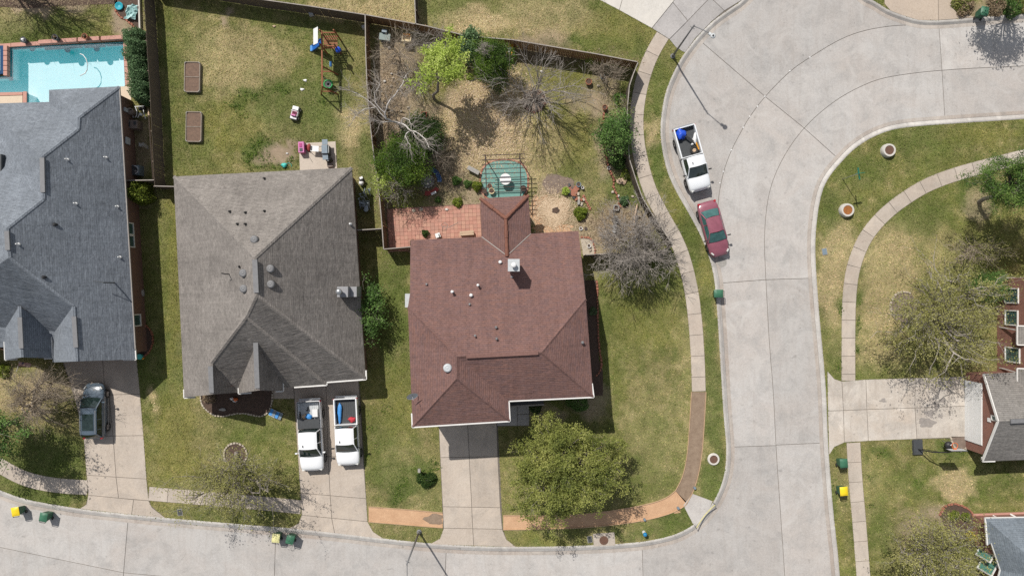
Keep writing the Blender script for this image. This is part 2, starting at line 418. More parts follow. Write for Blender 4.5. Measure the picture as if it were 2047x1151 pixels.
class MB:
    def __init__(s):
        s.v = []; s.f = []; s.mi = []
    def add(s, vs, fs, mi=0):
        k = len(s.v)
        s.v += [tuple(x) for x in vs]
        s.f += [tuple(i + k for i in f) for f in fs]
        s.mi += [mi] * len(fs)
        return s
    def box(s, c, size, rz=0.0, mi=0, taper=1.0):
        x, y, z = size[0] / 2, size[1] / 2, size[2] / 2
        ca, sa = math.cos(rz), math.sin(rz)
        vs = []
        for dz in (-1, 1):
            k = taper if dz > 0 else 1.0
            for dx, dy in ((-1, -1), (1, -1), (1, 1), (-1, 1)):
                a, b = dx * x * k, dy * y * k
                vs.append((c[0] + a * ca - b * sa, c[1] + a * sa + b * ca, c[2] + dz * z))
        return s.add(vs, [(3, 2, 1, 0), (4, 5, 6, 7), (0, 1, 5, 4), (1, 2, 6, 5), (2, 3, 7, 6), (3, 0, 4, 7)], mi)
    def bar(s, p0, p1, w, h=None, mi=0):
        """a square bar between two points"""
        h = h or w
        p0, p1 = Vector(p0), Vector(p1)
        d = (p1 - p0).normalized()
        up = Vector((0, 0, 1)) if abs(d.z) < 0.95 else Vector((0, 1, 0))
        a = d.cross(up).normalized() * (w / 2); b = a.cross(d).normalized() * (h / 2)
        vs = [p + i * a + j * b for p in (p0, p1) for i, j in ((-1, -1), (1, -1), (1, 1), (-1, 1))]
        return s.add(vs, [(3, 2, 1, 0), (4, 5, 6, 7), (0, 1, 5, 4), (1, 2, 6, 5), (2, 3, 7, 6), (3, 0, 4, 7)], mi)
    def tube(s, path, radii, n=6, mi=0, cap=True):
        path = [Vector(p) for p in path]
        if not isinstance(radii, (list, tuple, np.ndarray)):
            radii = [radii] * len(path)
        rings = []
        ref = None
        for i, p in enumerate(path):
            d = (path[min(i + 1, len(path) - 1)] - path[max(i - 1, 0)])
            if d.length < 1e-9:
                d = Vector((0, 0, 1))
            d.normalize()
            if ref is None:
                ref = Vector((1, 0, 0)) if abs(d.x) < 0.8 else Vector((0, 1, 0))
            a = d.cross(ref)
            if a.length < 1e-4:
                a = d.cross(Vector((0, 1, 0.3)))
            a.normalize(); b = d.cross(a)
            rings.append([p + (a * math.cos(2 * math.pi * k / n) + b * math.sin(2 * math.pi * k / n)) * radii[i] for k in range(n)])
        vs = [v for r in rings for v in r]
        fs = []
        for i in range(len(rings) - 1):
            for k in range(n):
                fs.append((i * n + k, i * n + (k + 1) % n, (i + 1) * n + (k + 1) % n, (i + 1) * n + k))
        if cap:
            fs.append(tuple(range(n - 1, -1, -1)))
            fs.append(tuple((len(rings) - 1) * n + k for k in range(n)))
        return s.add(vs, fs, mi)
    def lathe(s, prof, c=(0, 0, 0), n=20, mi=0, sx=1.0, sy=1.0):
        vs = []; fs = []
        for r, z in prof:
            for k in range(n):
                a = 2 * math.pi * k / n
                vs.append((c[0] + r * sx * math.cos(a), c[1] + r * sy * math.sin(a), c[2] + z))
        for i in range(len(prof) - 1):
            for k in range(n):
                fs.append((i * n + k, i * n + (k + 1) % n, (i + 1) * n + (k + 1) % n, (i + 1) * n + k))
        fs.append(tuple((len(prof) - 1) * n + k for k in range(n)))
        fs.append(tuple(range(n - 1, -1, -1)))
        return s.add(vs, fs, mi)
    def prism(s, poly, z0, z1, mi=0, bottom=False, inset_top=0.0):
        n = len(poly)
        a = sum(poly[i][0] * poly[(i + 1) % n][1] - poly[(i + 1) % n][0] * poly[i][1] for i in range(n))
        if a < 0:
            poly = list(reversed(poly))
        top = offset_poly(poly, inset_top) if inset_top else poly
        vs = [(p[0], p[1], z0) for p in poly] + [(p[0], p[1], z1) for p in top]
        fs = [(i, (i + 1) % n, n + (i + 1) % n, n + i) for i in range(n)]
        if n <= 4:
            fs.append(tuple(n + i for i in range(n)))
        else:
            tris = tessellate_polygon([[Vector((p[0], p[1], 0)) for p in top]])
            for t in tris:
                q = [top[i] for i in t]
                ar = (q[1][0] - q[0][0]) * (q[2][1] - q[0][1]) - (q[2][0] - q[0][0]) * (q[1][1] - q[0][1])
                fs.append(tuple(n + i for i in (t if ar > 0 else reversed(t))))
        if bottom:
            fs.append(tuple(range(n - 1, -1, -1)))
        return s.add(vs, fs, mi)
    def blob(s, c, r, seed=0, n=12, m=7, flat=1.0, rough=0.2, mi=0):
        rd = random.Random(seed)
        ph = [rd.uniform(0, 6.28) for _ in range(6)]
        vs = []
        for i in range(m + 1):
            th = math.pi * i / m
            for k in range(n):
                a = 2 * math.pi * k / n
                q = 1 + rough * (math.sin(3 * a + ph[0]) * math.sin(2 * th + ph[1]) + 0.6 * math.sin(5 * a + ph[2] + 3 * th))
                vs.append((c[0] + r[0] * q * math.sin(th) * math.cos(a), c[1] + r[1] * q * math.sin(th) * math.sin(a), c[2] + r[2] * flat * math.cos(th)))
        fs = [(i * n + k, (i + 1) * n + k, (i + 1) * n + (k + 1) % n, i * n + (k + 1) % n) for i in range(m) for k in range(n)]
        return s.add(vs, fs, mi)
    def build(s, name, mats, parent=None, world=True, smooth=False, uv=False):
        v = s.v
        if parent is not None and world:
            Mi = ORG[parent.name].inverted()
            v = [Mi @ Vector(x) for x in v]
        me = bpy.data.meshes.new(name)
        me.from_pydata([tuple(x) for x in v], [], s.f)
        if isinstance(mats, (list, tuple)) and len(mats) > 1:
            me.polygons.foreach_set('material_index', s.mi)
        if smooth:
            me.polygons.foreach_set('use_smooth', [True] * len(s.f))
        if uv:
            plane_uv(me)
        me.update()
        return mesh_obj(name, me, mats, parent)

def plane_uv(me):
    lay = me.uv_layers.new(name='UVMap')
    co = [v.co for v in me.vertices]
    for p in me.polygons:
        n = p.normal.copy()
        if n.z < 0: n = -n
        if n.z > 0.98:
            al, up = Vector((1, 0, 0)), Vector((0, 1, 0))
        else:
            up = (Vector((0, 0, 1)) - n * n.z).normalized(); al = up.cross(n)
        for li in p.loop_indices:
            c = co[me.loops[li].vertex_index]
            lay.data[li].uv = (c.dot(al), c.dot(up))

def tag(o, label, cat=None, group=None, kind=None):
    o['label'] = label
    if cat: o['category'] = cat
    if group: o['group'] = group
    if kind: o['kind'] = kind
    return o

def thing(name, label, cat, loc=(0, 0, 0), rz=0.0, group=None):
    o = bpy.data.objects.new(name, None)
    COL.objects.link(o)
    o.empty_display_size = 0.3
    o.location = loc
    o.rotation_euler = (0, 0, rz)
    ORG[o.name] = Matrix.Translation(Vector(loc)) @ Matrix.Rotation(rz, 4, 'Z')
    return tag(o, label, cat, group)

def copy_tree(o, parent=None):
    c = o.copy()
    COL.objects.link(c)
    c.parent = parent
    ORG[c.name] = ORG[o.name]
    for ch in list(o.children):
        copy_tree(ch, c)
    return c

def place_copy(o, loc, rz, label):
    c = copy_tree(o)
    c.location = loc
    c.rotation_euler = (0, 0, rz)
    c['label'] = label
    ORG[c.name] = Matrix.Translation(Vector(loc)) @ Matrix.Rotation(rz, 4, 'Z')
    return c

def smooth_curve(pts, step=0.6, iters=2):
    """Chaikin-rounded polyline through pixel points (kept in pixels)"""
    p = [Vector(a[:2]) for a in pts]
    for _ in range(iters):
        q = [p[0]]
        for a, b in zip(p[:-1], p[1:]):
            q += [a * 0.75 + b * 0.25, a * 0.25 + b * 0.75]
        q.append(p[-1])
        p = q
    return p

def seg_between(curve, a, b):
    """the stretch of a pixel polyline from nearest point to a, to nearest point to b"""
    def near(q):
        best = None
        for i in range(len(curve) - 1):
            s, e = curve[i], curve[i + 1]
            d = e - s
            t = max(0, min(1, (Vector(q) - s).dot(d) / max(d.length_squared, 1e-9)))
            pt = s + d * t
            dist = (pt - Vector(q)).length
            if best is None or dist < best[0]:
                best = (dist, i, t, pt)
        return best
    A, B = near(a), near(b)
    if (A[1], A[2]) <= (B[1], B[2]):
        return [A[3]] + [curve[i] for i in range(A[1] + 1, B[1] + 1)] + [B[3]]
    return [A[3]] + [curve[i] for i in range(A[1], B[1], -1)] + [B[3]]

def offset_line(pts, d):
    """offset an open polyline to its left (d>0) in its own units"""
    out = []
    for i, p in enumerate(pts):
        a = pts[max(i - 1, 0)]; b = pts[min(i + 1, len(pts) - 1)]
        t = (b - a)
        if t.length < 1e-9: t = Vector((1, 0))
        t.normalize()
        out.append(p + Vector((-t.y, t.x)) * d)
    return out

def along(pts, d):
    """points every d along a polyline, with the end points"""
    out = [pts[0]]; acc = 0.0
    for a, b in zip(pts[:-1], pts[1:]):
        l = (b - a).length
        t = d - acc
        while t < l:
            out.append(a + (b - a) * (t / l)); t += d
        acc = (acc + l) % d
    if (out[-1] - pts[-1]).length > d * 0.3: out.append(pts[-1])
    else: out[-1] = pts[-1]
    return out

PAVED = []          # world polygons where no grass grows
def pave(poly):
    PAVED.append([(p[0], p[1]) for p in poly])

def slabs(parent, polys_px, z, mat, gap=0.016, thick=0.10, name='slab', grass=True):
    for poly in polys_px:
        w = [(q.x, q.y) for q in PL(poly, z)]
        if grass: pave(offset_poly(w, -0.03))
        w = offset_poly(w, gap)
        MB().prism(w, z - thick, z, inset_top=0.006).build(name, mat, parent)

def leaf_mesh(name, pts, size, mat, parent, up=0.35, asp=0.5, seed=1, tone=None, flat=None):
    """one mesh of diamond leaves at the given points"""
    r = np.random.default_rng(seed)
    pts = np.asarray(pts, float)
    n = len(pts)
    nr = r.normal(size=(n, 3)); nr[:, 2] = np.abs(nr[:, 2]) + up
    nr /= np.linalg.norm(nr, axis=1)[:, None]
    t = r.normal(size=(n, 3)); t -= nr * (t * nr).sum(1)[:, None]
    t /= np.linalg.norm(t, axis=1)[:, None]
    b = np.cross(nr, t)
    s = size * r.uniform(0.6, 1.35, n)[:, None]
    v = np.empty((n, 4, 3))
    v[:, 0] = pts - t * s * 0.5; v[:, 1] = pts + b * s * asp * 0.5
    v[:, 2] = pts + t * s * 0.5; v[:, 3] = pts - b * s * asp * 0.5
    if tone is None:
        tone = r.uniform(0, 1, n)
    if parent is not None:
        o3 = np.array(ORG[parent.name].translation)
        v = v - o3
    me = bpy.data.meshes.new(name)
    me.vertices.add(n * 4); me.loops.add(n * 4); me.polygons.add(n)
    me.vertices.foreach_set('co', v.reshape(-1))
    me.loops.foreach_set('vertex_index', np.arange(n * 4, dtype=np.int32))
    me.polygons.foreach_set('loop_start', np.arange(0, n * 4, 4, dtype=np.int32))
    a = me.attributes.new('tone', 'FLOAT', 'POINT')
    a.data.foreach_set('value', np.repeat(np.clip(tone, 0, 1), 4).astype(np.float32))
    me.update()
    return mesh_obj(name, me, mat, parent)

def tubes_mesh(name, branches, mat, parent):
    """branches: list of (points, radii, sides)"""
    mb = MB()
    for pts, rad, n in branches:
        mb.tube(pts, rad, n, cap=False)
    return mb.build(name, mat, parent, smooth=True)

# ------------------------------------------------------------------ ground, road, kerbs
g = MB()
hx0, hx1, hy0, hy1 = P(-58, 0).x, P(249, 0).x, P(0, 217).y, P(0, 86).y      # the pool is dug through the ground sheet
for x0, y0, x1, y1 in ((-400, -400, 400, hy0), (-400, hy1, 400, 400), (-400, hy0, hx0, hy1), (hx1, hy0, 400, hy1)):
    g.add([(x0, y0, -0.32), (x1, y0, -0.32), (x1, y1, -0.32), (x0, y1, -0.32)], [(0, 1, 2, 3)])
o = g.build('ground', M('far_ground', (0.15, 0.14, 0.06), 0.95, (0.20, 0.17, 0.085), 0.3))
tag(o, 'flat ground sheet under the whole neighbourhood', 'ground', kind='structure')

KA = smooth_curve([(1600, -320), (1575, -200), (1545, -70), (1487, 0), (1457, 20), (1424, 43), (1391, 77), (1361, 117), (1341, 157), (1329, 190), (1322, 230),
                   (1320, 267), (1325, 307), (1335, 347), (1352, 384), (1377, 426), (1401, 470), (1417, 510), (1428, 553), (1432, 597),
                   (1436, 651), (1440, 717), (1443, 768), (1447, 834), (1452, 884), (1452, 924), (1446, 960), (1432, 994), (1414, 1022),
                   (1391, 1046), (1357, 1066), (1317, 1077), (1267, 1085), (1151, 1091), (1024, 1093), (892, 1089), (765, 1076),
                   (672, 1065), (579, 1055), (512, 1050), (333, 1035), (263, 1028), (167, 1018), (100, 1007), (50, 998), (0, 980), (-60, 955), (-300, 850)])
KB = smooth_curve([(1700, 1500), (1680, 1151), (1665, 1020), (1660, 954), (1655, 890), (1652, 800), (1648, 740), (1638, 637), (1632, 556), (1629, 500), (1631, 451),
                   (1640, 390), (1655, 355), (1683, 322), (1712, 293), (1755, 268), (1800, 255), (1890, 248), (2047, 238), (2400, 215)])
KC = smooth_curve([(2400, 12), (2047, 28), (1950, 36), (1876, 42), (1836, 41), (1803, 31), (1774, 20), (1749, 3), (1726, -6), (1700, -50), (1690, -200), (1690, -320)])
KD = smooth_curve([(-300, 1210), (0, 1235), (300, 1262), (700, 1290), (1150, 1300), (1500, 1320), (1540, 1500)])

def kerb(curve, side, label):
    prof = [(0.8, -0.02), (0.0, 0.020), (-3.4, 0.022), (-5.2, -0.015), (-7.4, -0.085), (-9.0, ROADZ + 0.006)]
    lines = [[P(q.x, q.y, z) for q in offset_line(curve, d * side)] for d, z in prof]
    n = len(curve)
    vs = [v for l in lines for v in l]
    fs = [(i * n + k, i * n + k + 1, (i + 1) * n + k + 1, (i + 1) * n + k) for i in range(len(prof) - 1) for k in range(n - 1)]
    o = MB().add(vs, fs).build('kerb', m_kerb, smooth=True)
    gp_ = [[P(q.x, q.y, ROADZ + 0.004) for q in offset_line(curve, d * side)] for d in (-9.4, -16.5)]
    MB().add(gp_[0] + gp_[1], [(k, k + 1, n + k + 1, n + k) for k in range(n - 1)]).build('gutter_pan', m_gutter, o)
    return tag(o, label, 'kerb', kind='structure')

kerb(KA, 1, 'rolled concrete kerb around the lot of the red roofed house')
kerb(KB, 1, 'rolled concrete kerb along the east side of the street')
kerb(KC, 1, 'rolled concrete kerb in the top right corner')
kerb(KD, -1, 'rolled concrete kerb south of the lower street')

eA = offset_line(KA, -9.6); eB = offset_line(KB, -9.6); eC = offset_line(KC, -9.6); eD = offset_line(KD, 9.6)
J1 = smooth_curve([(1590, 1480), (1569, 1151), (1560, 1020), (1551, 890), (1546, 780), (1538, 690), (1531, 560), (1527, 470), (1536, 383), (1563, 317), (1606, 255), (1669, 200), (1736, 165), (1783, 152), (1883, 140), (2047, 132), (2400, 118)])
J2 = smooth_curve([(1440, 566), (1434, 470), (1435, 400), (1446, 343), (1462, 300), (1486, 255), (1499, 233), (1529, 193), (1579, 142), (1619, 115), (1676, 80), (1723, 62), (1779, 52), (1830, 50)])

road = MB()
rp = list(eA) + list(eD) + list(reversed(eB))[:0]
road.prism([tuple(P(x, y).xy) for x, y in ((1240, -330), (2400, -330), (2400, 1500), (-300, 1500), (-300, 800), (1240, 960))], -0.30, ROADZ - 0.03)
road = road.build('road', m_joint)
tag(road, 'pale concrete street with its corner bend and dark slab joints', 'road', kind='structure')

def sb(c, a, b): return seg_between(c, a, b)
RP = []
# right-hand lane, bottom to top right
cuts = [((1590, 1480), (1700, 1480)), ((1551, 889), (1645, 885)), ((1531, 559), (1624, 556)), ((1606, 255), (1672, 314)), ((1883, 140), (1889, 238)), ((2400, 118), (2400, 205))]
for (a0, b0), (a1, b1) in zip(cuts[:-1], cuts[1:]):
    RP.append(sb(J1, a0, a1) + list(reversed(sb(eB, b0, b1))))
# left lane south of the transverse joint
RP.append(sb(J1, (1551, 890), (1531, 559)) + list(reversed(sb(eA, (1462, 893), (1440, 566)))))
# middle of the bend
RP.append(sb(J1, (1531, 559), (1606, 255)) + list(reversed(sb(J2, (1440, 566), (1529, 193)))))
RP.append(sb(J1, (1606, 255), (1883, 140)) + [Vector((1877, 52))] + list(reversed(sb(J2, (1529, 193), (1830, 50)))))
RP.append(sb(J1, (1883, 140), (2400, 118)) + list(reversed(sb(eC, (1877, 52), (2400, 20)))))
# outer side of the bend
RP.append(sb(J2, (1440, 566), (1529, 193)) + list(reversed(sb(eA, (1440, 566), (1402, 84)))))
RP.append([Vector((1402, 84)), Vector((1529, 193))] + sb(J2, (1529, 193), (1830, 50)) + sb(eC, (1826, 50), (1690, -320)) + sb(eA, (1608, -320), (1402, 84)))
# lower street
cx = [(-300, 860, -300, 1203), (256, 1038, 238, 1250), (551, 1064, 545, 1280), (892, 1099, 884, 1290), (1284, 1093, 1290, 1305)]
for a, b in zip(cx[:-1], cx[1:]):
    top = sb(eA, (a[0], a[1]), (b[0], b[1])); bot = sb(eD, (a[2], a[3]), (b[2], b[3]))
    # a lengthwise joint splits each bay
    mid = [Vector((a[0] + (a[2] - a[0]) * 0.5, a[1] + (a[3] - a[1]) * 0.5)), Vector((b[0] + (b[2] - b[0]) * 0.5, b[1] + (b[3] - b[1]) * 0.5))]
    RP.append(top + list(reversed(mid)))
    RP.append(mid + list(reversed(bot)))
RP.append(sb(eA, (1284, 1093), (1462, 893)) + sb(J1, (1551, 890), (1590, 1480)) + list(reversed(sb(eD, (1290, 1305), (1540, 1480)))))
slabs(road, RP, ROADZ, m_road, gap=0.016, thick=0.12, grass=False)

# raised lane markers and little road spots
for i, (x, y) in enumerate([(1529, 193), (1514, 213), (1499, 233), (1486, 255), (1462, 300), (1446, 343), (1439, 366), (1619, 115), (1579, 142)]):
    mk = MB().lathe([(0.055, 0), (0.05, 0.015), (0.025, 0.022)], P(x, y, ROADZ) + Vector((0, 0, 0.002)), 12).build('lane_marker', m_white)
    tag(mk, ['white round lane marker where the dark joint crosses', 'white lane marker second from the dark joint', 'white lane marker third from the dark joint',
             'white lane marker up left of the parked pickup', 'white lane marker level with the middle of the parked pickup', 'white lane marker beside the hood of the parked pickup',
             'lowest white lane marker in front of the parked pickup', 'topmost white lane marker on the bend', 'second topmost white lane marker on the bend'][i], 'lane marker', 'round lane markers on the bend')

# ------------------------------------------------------------------ lawn blocks (ground cover painted per vertex)
def vnoise(x, y, s, seed):
    r = np.random.default_rng(seed).uniform(0, 1, (257, 257))
    x = x / s + 1000.3; y = y / s + 1000.7
    xi = np.floor(x).astype(int); yi = np.floor(y).astype(int)
    fx = x - xi; fy = y - yi
    fx = fx * fx * (3 - 2 * fx); fy = fy * fy * (3 - 2 * fy)
    xi %= 256; yi %= 256
    return (r[xi, yi] * (1 - fx) + r[xi + 1, yi] * fx) * (1 - fy) + (r[xi, yi + 1] * (1 - fx) + r[xi + 1, yi + 1] * fx) * fy

# (px, py, rx, ry, kind, strength)   g lush green, d dry straw, s bare soil, o olive-yellow
BLOBS = [
    (500, 190, 26, 16, 'g', 1.0), (560, 180, 22, 8, 'g', .9), (475, 210, 22, 14, 'g', .9), (515, 300, 34, 28, 'g', 1.1), (530, 285, 26, 18, 'g', 1.0), (548, 330, 44, 10, 'g', .7),
    (560, 302, 32, 26, 's', 2.2), (538, 320, 26, 16, 's', 2.0), (452, 36, 13, 11, 's', 1.1), (580, 210, 90, 60, 'g', .45), (660, 180, 40, 130, 'g', .4), (640, 300, 60, 90, 'g', .35),
    (480, 120, 110, 70, 'd', .22), (380, 300, 50, 60, 'g', .25), (700, 260, 40, 40, 'd', .5), (735, 340, 20, 90, 'g', .6), (460, 250, 60, 60, 'o', .4),
    (340, 180, 14, 190, 'g', .4), (620, 60, 90, 20, 'g', .3),
    (300, 560, 60, 300, 'g', .25), (345, 560, 18, 200, 'o', .8), (332, 600, 6, 200, 'g', .5), (350, 860, 40, 90, 'o', .5), (370, 930, 50, 40, 'o', .7), (310, 800, 9, 30, 'd', .9), (500, 860, 90, 40, 'g', .25),
    (780, 620, 40, 130, 'g', .55), (800, 800, 60, 90, 'o', .3), (800, 960, 60, 40, 'g', .45), (800, 985, 22, 30, 'g', .9), (845, 945, 30, 25, 'g', .9), (830, 740, 30, 60, 'g', .3),
    (800, 20, 60, 60, 'd', .4), (690, 18, 70, 30, 'd', .45), (950, 45, 70, 26, 'd', .7), (1100, 40, 120, 40, 'd', .35), (890, 20, 60, 40, 'g', .45), (1230, 60, 80, 50, 'o', .5), (1180, 85, 100, 14, 'g', .6), (1270, 105, 26, 22, 'g', .6),
    (775, 250, 28, 190, 's', .9), (800, 140, 50, 70, 's', .85), (830, 240, 60, 60, 's', .6), (870, 330, 90, 60, 's', .7), (965, 250, 80, 95, 'd', 1.6), (1000, 200, 65, 65, 'd', 1.5), (1060, 300, 70, 70, 'd', .7),
    (1120, 260, 70, 90, 'o', .5), (1110, 340, 60, 40, 'g', .3), (1090, 90, 60, 30, 's', .6), (1200, 190, 40, 50, 's', .6), (1150, 160, 60, 40, 'o', .5), (1235, 340, 20, 90, 'g', .7), (1265, 380, 25, 40, 'g', .9),
    (1110, 370, 40, 24, 's', 1.1), (1180, 470, 60, 40, 's', .7), (1250, 450, 60, 40, 's', .8), (1095, 430, 50, 30, 's', .7), (1230, 300, 40, 70, 's', .6), (930, 400, 80, 30, 's', .7), (880, 400, 60, 26, 'o', .4),
    (1068, 200, 26, 22, 's', .9), (1147, 205, 24, 22, 's', .8), (860, 150, 40, 60, 'o', .4), (900, 200, 30, 30, 's', .6),
    (1290, 640, 80, 60, 'o', .35), (1230, 560, 60, 90, 'g', .15), (1300, 840, 60, 130, 'd', .12), (1300, 960, 60, 40, 'g', .15), (1200, 700, 20, 150, 'g', .3), (1080, 1075, 60, 12, 'o', .5), (1370, 1040, 70, 30, 'g', .7),
    (1310, 180, 20, 100, 'g', .35), (1302, 270, 14, 30, 'd', .7), (1310, 330, 18, 60, 'g', .8), (1380, 470, 30, 80, 'g', .6), (1350, 420, 30, 40, 'o', .5), (1420, 640, 18, 80, 'g', .8), (1415, 560, 16, 40, 'o', .6), (1425, 740, 16, 70, 'g', .5), (1430, 860, 18, 80, 'g', .6), (1425, 960, 30, 40, 'g', .8), (1290, 1068, 60, 14, 'g', .5),
    (1660, 560, 26, 100, 'd', .38), (1690, 500, 26, 60, 'd', .3), (1660, 420, 30, 50, 'g', .5), (1720, 340, 60, 40, 'g', .4), (1850, 280, 120, 30, 'g', .35), (1960, 270, 90, 24, 'o', .4), (1660, 720, 24, 40, 'g', .35),
    (1780, 560, 60, 120, 'd', .38), (1850, 500, 80, 60, 'd', .2), (1830, 430, 80, 40, 'g', .5), (1950, 390, 40, 40, 'g', .7), (1760, 680, 60, 60, 'd', .2), (1716, 600, 8, 14, 'g', 1.2), (1716, 650, 7, 30, 'g', .8), (1715, 700, 8, 14, 'g', 1.0), (1680, 620, 10, 16, 'g', .9),
    (1957, 410, 30, 26, 's', .8), (1960, 395, 22, 20, 'd', .5), (1900, 960, 50, 22, 'd', .6), (1910, 985, 40, 16, 'd', .6), (1830, 960, 60, 30, 'g', .25), (1890, 890, 20, 12, 'g', .9), (1920, 900, 20, 12, 'g', .7), (1830, 960, 12, 8, 'g', 1.0), (1735, 955, 12, 10, 'g', 1.0), (1755, 905, 16, 10, 'g', .8),
    (1980, 960, 70, 40, 'g', .3), (1668, 990, 14, 40, 'g', .6), (1670, 1080, 14, 60, 'o', .5), (1760, 1050, 30, 60, 'g', .25), (1850, 1060, 60, 50, 's', .35), (1910, 1035, 40, 22, 's', .8),
    (90, 920, 90, 60, 'g', .6), (60, 1000, 110, 20, 'g', .7), (40, 790, 70, 40, 'd', .55), (90, 770, 60, 40, 's', .6), (70, 60, 120, 40, 'g', .55), (60, 8, 120, 14, 's', 1.1), (255, 40, 30, 40, 's', 1.0), (30, 40, 50, 30, 'd', .3),
    (450, 1035, 120, 16, 'g', .35), (285, 300, 20, 70, 's', .6), (288, 390, 30, 20, 's', .6), (790, 1068, 60, 10, 'g', .2), (1300, 560, 60, 90, 'g', .2),
    (1180, 800, 40, 40, 's', .7), (1080, 830, 60, 20, 's', .6), (1995, 20, 60, 24, 's', .6), (1740, 0, 20, 8, 'g', .8),
]
PAL = {'b': (0.162, 0.165, 0.052), 'g': (0.076, 0.116, 0.023), 'd': (0.54, 0.415, 0.25), 's': (0.36, 0.27, 0.205), 'o': (0.20, 0.19, 0.052)}

def cover(X, Y):
    """rgb ground colour, and share of bare soil, at world positions"""
    px = X / MPP + 1023.5; py = -Y / MPP + 575.5
    wx = (vnoise(X, Y, 1.1, 1) - .5) * 26 + (vnoise(X, Y, .35, 2) - .5) * 12
    wy = (vnoise(X, Y, 1.1, 3) - .5) * 26 + (vnoise(X, Y, .35, 4) - .5) * 12
    w = {'b': np.full_like(X, 0.55), 'g': .95 * np.clip(vnoise(X, Y, 4.5, 5) - .45, 0, 1) + 1.5 * np.clip(vnoise(X, Y, .55, 6) - .55, 0, 1),
         'd': .35 * np.clip(vnoise(X, Y, 6.0, 7) - .45, 0, 1) + .65 * np.clip(vnoise(X, Y, .42, 8) - .55, 0, 1) + .55 * np.clip(vnoise(X, Y, .2, 12) - .6, 0, 1),
         's': np.zeros_like(X), 'o': .6 * np.clip(vnoise(X, Y, 9.0, 9) - .4, 0, 1)}
    for (bx, by, rx, ry, k, st) in BLOBS:
        d = ((px + wx - bx) / rx) ** 2 + ((py + wy - by) / ry) ** 2
        w[k] = w[k] + 3.4 * st ** 1.5 * np.clip(1.4 * (1.15 - d), 0, 1)
    tot = sum(w.values())
    rgb = np.zeros(X.shape + (3,))
    for k in w:
        rgb += (w[k] / tot)[..., None] * np.array(PAL[k])
    v = 0.70 + 0.36 * vnoise(X, Y, .3, 10) + 0.26 * vnoise(X, Y, 2.2, 11)
    return rgb * v[..., None], w['s'] / tot

def inside(poly, X, Y):
    p = np.asarray(poly, float)
    r = np.zeros(X.shape, bool)
    x0, y0 = p[:, 0].min(), p[:, 1].min(); x1, y1 = p[:, 0].max(), p[:, 1].max()
    idx = np.where((X >= x0) & (X <= x1) & (Y >= y0) & (Y <= y1))[0]
    if len(idx) == 0: return r
    xs, ys = X[idx], Y[idx]
    q = np.zeros(len(idx), bool)
    for i in range(len(p)):
        (ax, ay), (bx, by) = p[i], p[(i + 1) % len(p)]
        if ay == by: continue
        c = ((ay > ys) != (by > ys)) & (xs < (bx - ax) * (ys - ay) / (by - ay) + ax)
        q ^= c
    r[idx] = q
    return r

LAWNS = []
def lawn(name, poly_px, label, holes=()):
    w = [tuple(P(p[0], p[1]).xy) for p in poly_px]
    LAWNS.append((w, [[tuple(P(p[0], p[1]).xy) for p in h] for h in holes]))
    xs = np.arange(-46, 46, 0.5); ys = np.arange(-27, 27, 0.5)
    X, Y = np.meshgrid(xs, ys); X2, Y2 = np.meshgrid(np.arange(-55, 58, 2.5), np.arange(-36, 37, 2.5)); far = (abs(X2) > 47) | (abs(Y2) > 28)
    X = np.concatenate([X.ravel(), X2[far]]); Y = np.concatenate([Y.ravel(), Y2[far]])
    X = X.ravel() + rng.uniform(-.15, .15, X.size); Y = Y.ravel() + rng.uniform(-.15, .15, Y.size)
    keep = inside(w, X, Y)
    hs = LAWNS[-1][1]
    for h in hs: keep &= ~inside(h, X, Y)
    vs = [Vector(p) for p in w]
    ed = [(i, (i + 1) % len(w)) for i in range(len(w))]
    for h in hs:
        k = len(vs); vs += [Vector(p) for p in h]
        ed += [(k + i, k + (i + 1) % len(h)) for i in range(len(h))]
    vs += [Vector(p) for p in zip(X[keep].tolist(), Y[keep].tolist())]
    V, E, Fc = delaunay_2d_cdt(vs, ed, [], 0, 1e-4)[:3]
    V = np.array([(v.x, v.y) for v in V])
    cen = np.array([V[list(f)].mean(0) for f in Fc])
    ok = inside(w, cen[:, 0], cen[:, 1])
    for h in hs: ok &= ~inside(h, cen[:, 0], cen[:, 1])
    fs = [tuple(f) for f, k in zip(Fc, ok) if k]
    me = bpy.data.meshes.new(name)
    me.from_pydata([(a, b, 0.0) for a, b in V], [], fs)
    rgb, _ = cover(V[:, 0], V[:, 1])
    at = me.attributes.new('cover', 'FLOAT_COLOR', 'POINT')
    at.data.foreach_set('color', np.concatenate([rgb, np.ones((len(rgb), 1))], 1).astype(np.float32).ravel())
    me.update()
    o = mesh_obj(name, me, m_lawn)
    return tag(o, label, 'lawn', kind='structure')

POOL = [(20, 95), (246, 84), (250, 172), (240, 177), (240, 216), (54, 218), (54, 187), (-60, 191), (-60, 156), (20, 152)]
lawn('lawn', list(KA) + [(-300, 850), (-300, -320)], 'patchy lawns and yards of the block of three houses', holes=[POOL])
lawn('lawn', list(KB) + [(2400, 215), (2400, 1500)], 'lawn block east of the street')
lawn('lawn', list(KC) + [(2400, -320)], 'strip of planted ground in the top right corner')
lawn('lawn', list(KD) + [(-300, 1500)], 'lawn south of the lower street')

# ------------------------------------------------------------------ driveways and walks
def paving(name, label, outline, polys, mat, z=0.03, gap=0.016, kind='structure', cat=None):
    w = [tuple(P(p[0], p[1]).xy) for p in outline]
    o = MB().prism(w, -0.05, 0.008).build(name, m_joint)
    tag(o, label, cat or name.replace('_', ' '), kind=kind)
    pave(offset_poly(w, 0.035))
    slabs(o, polys, z, mat, gap, grass=False)
    return o

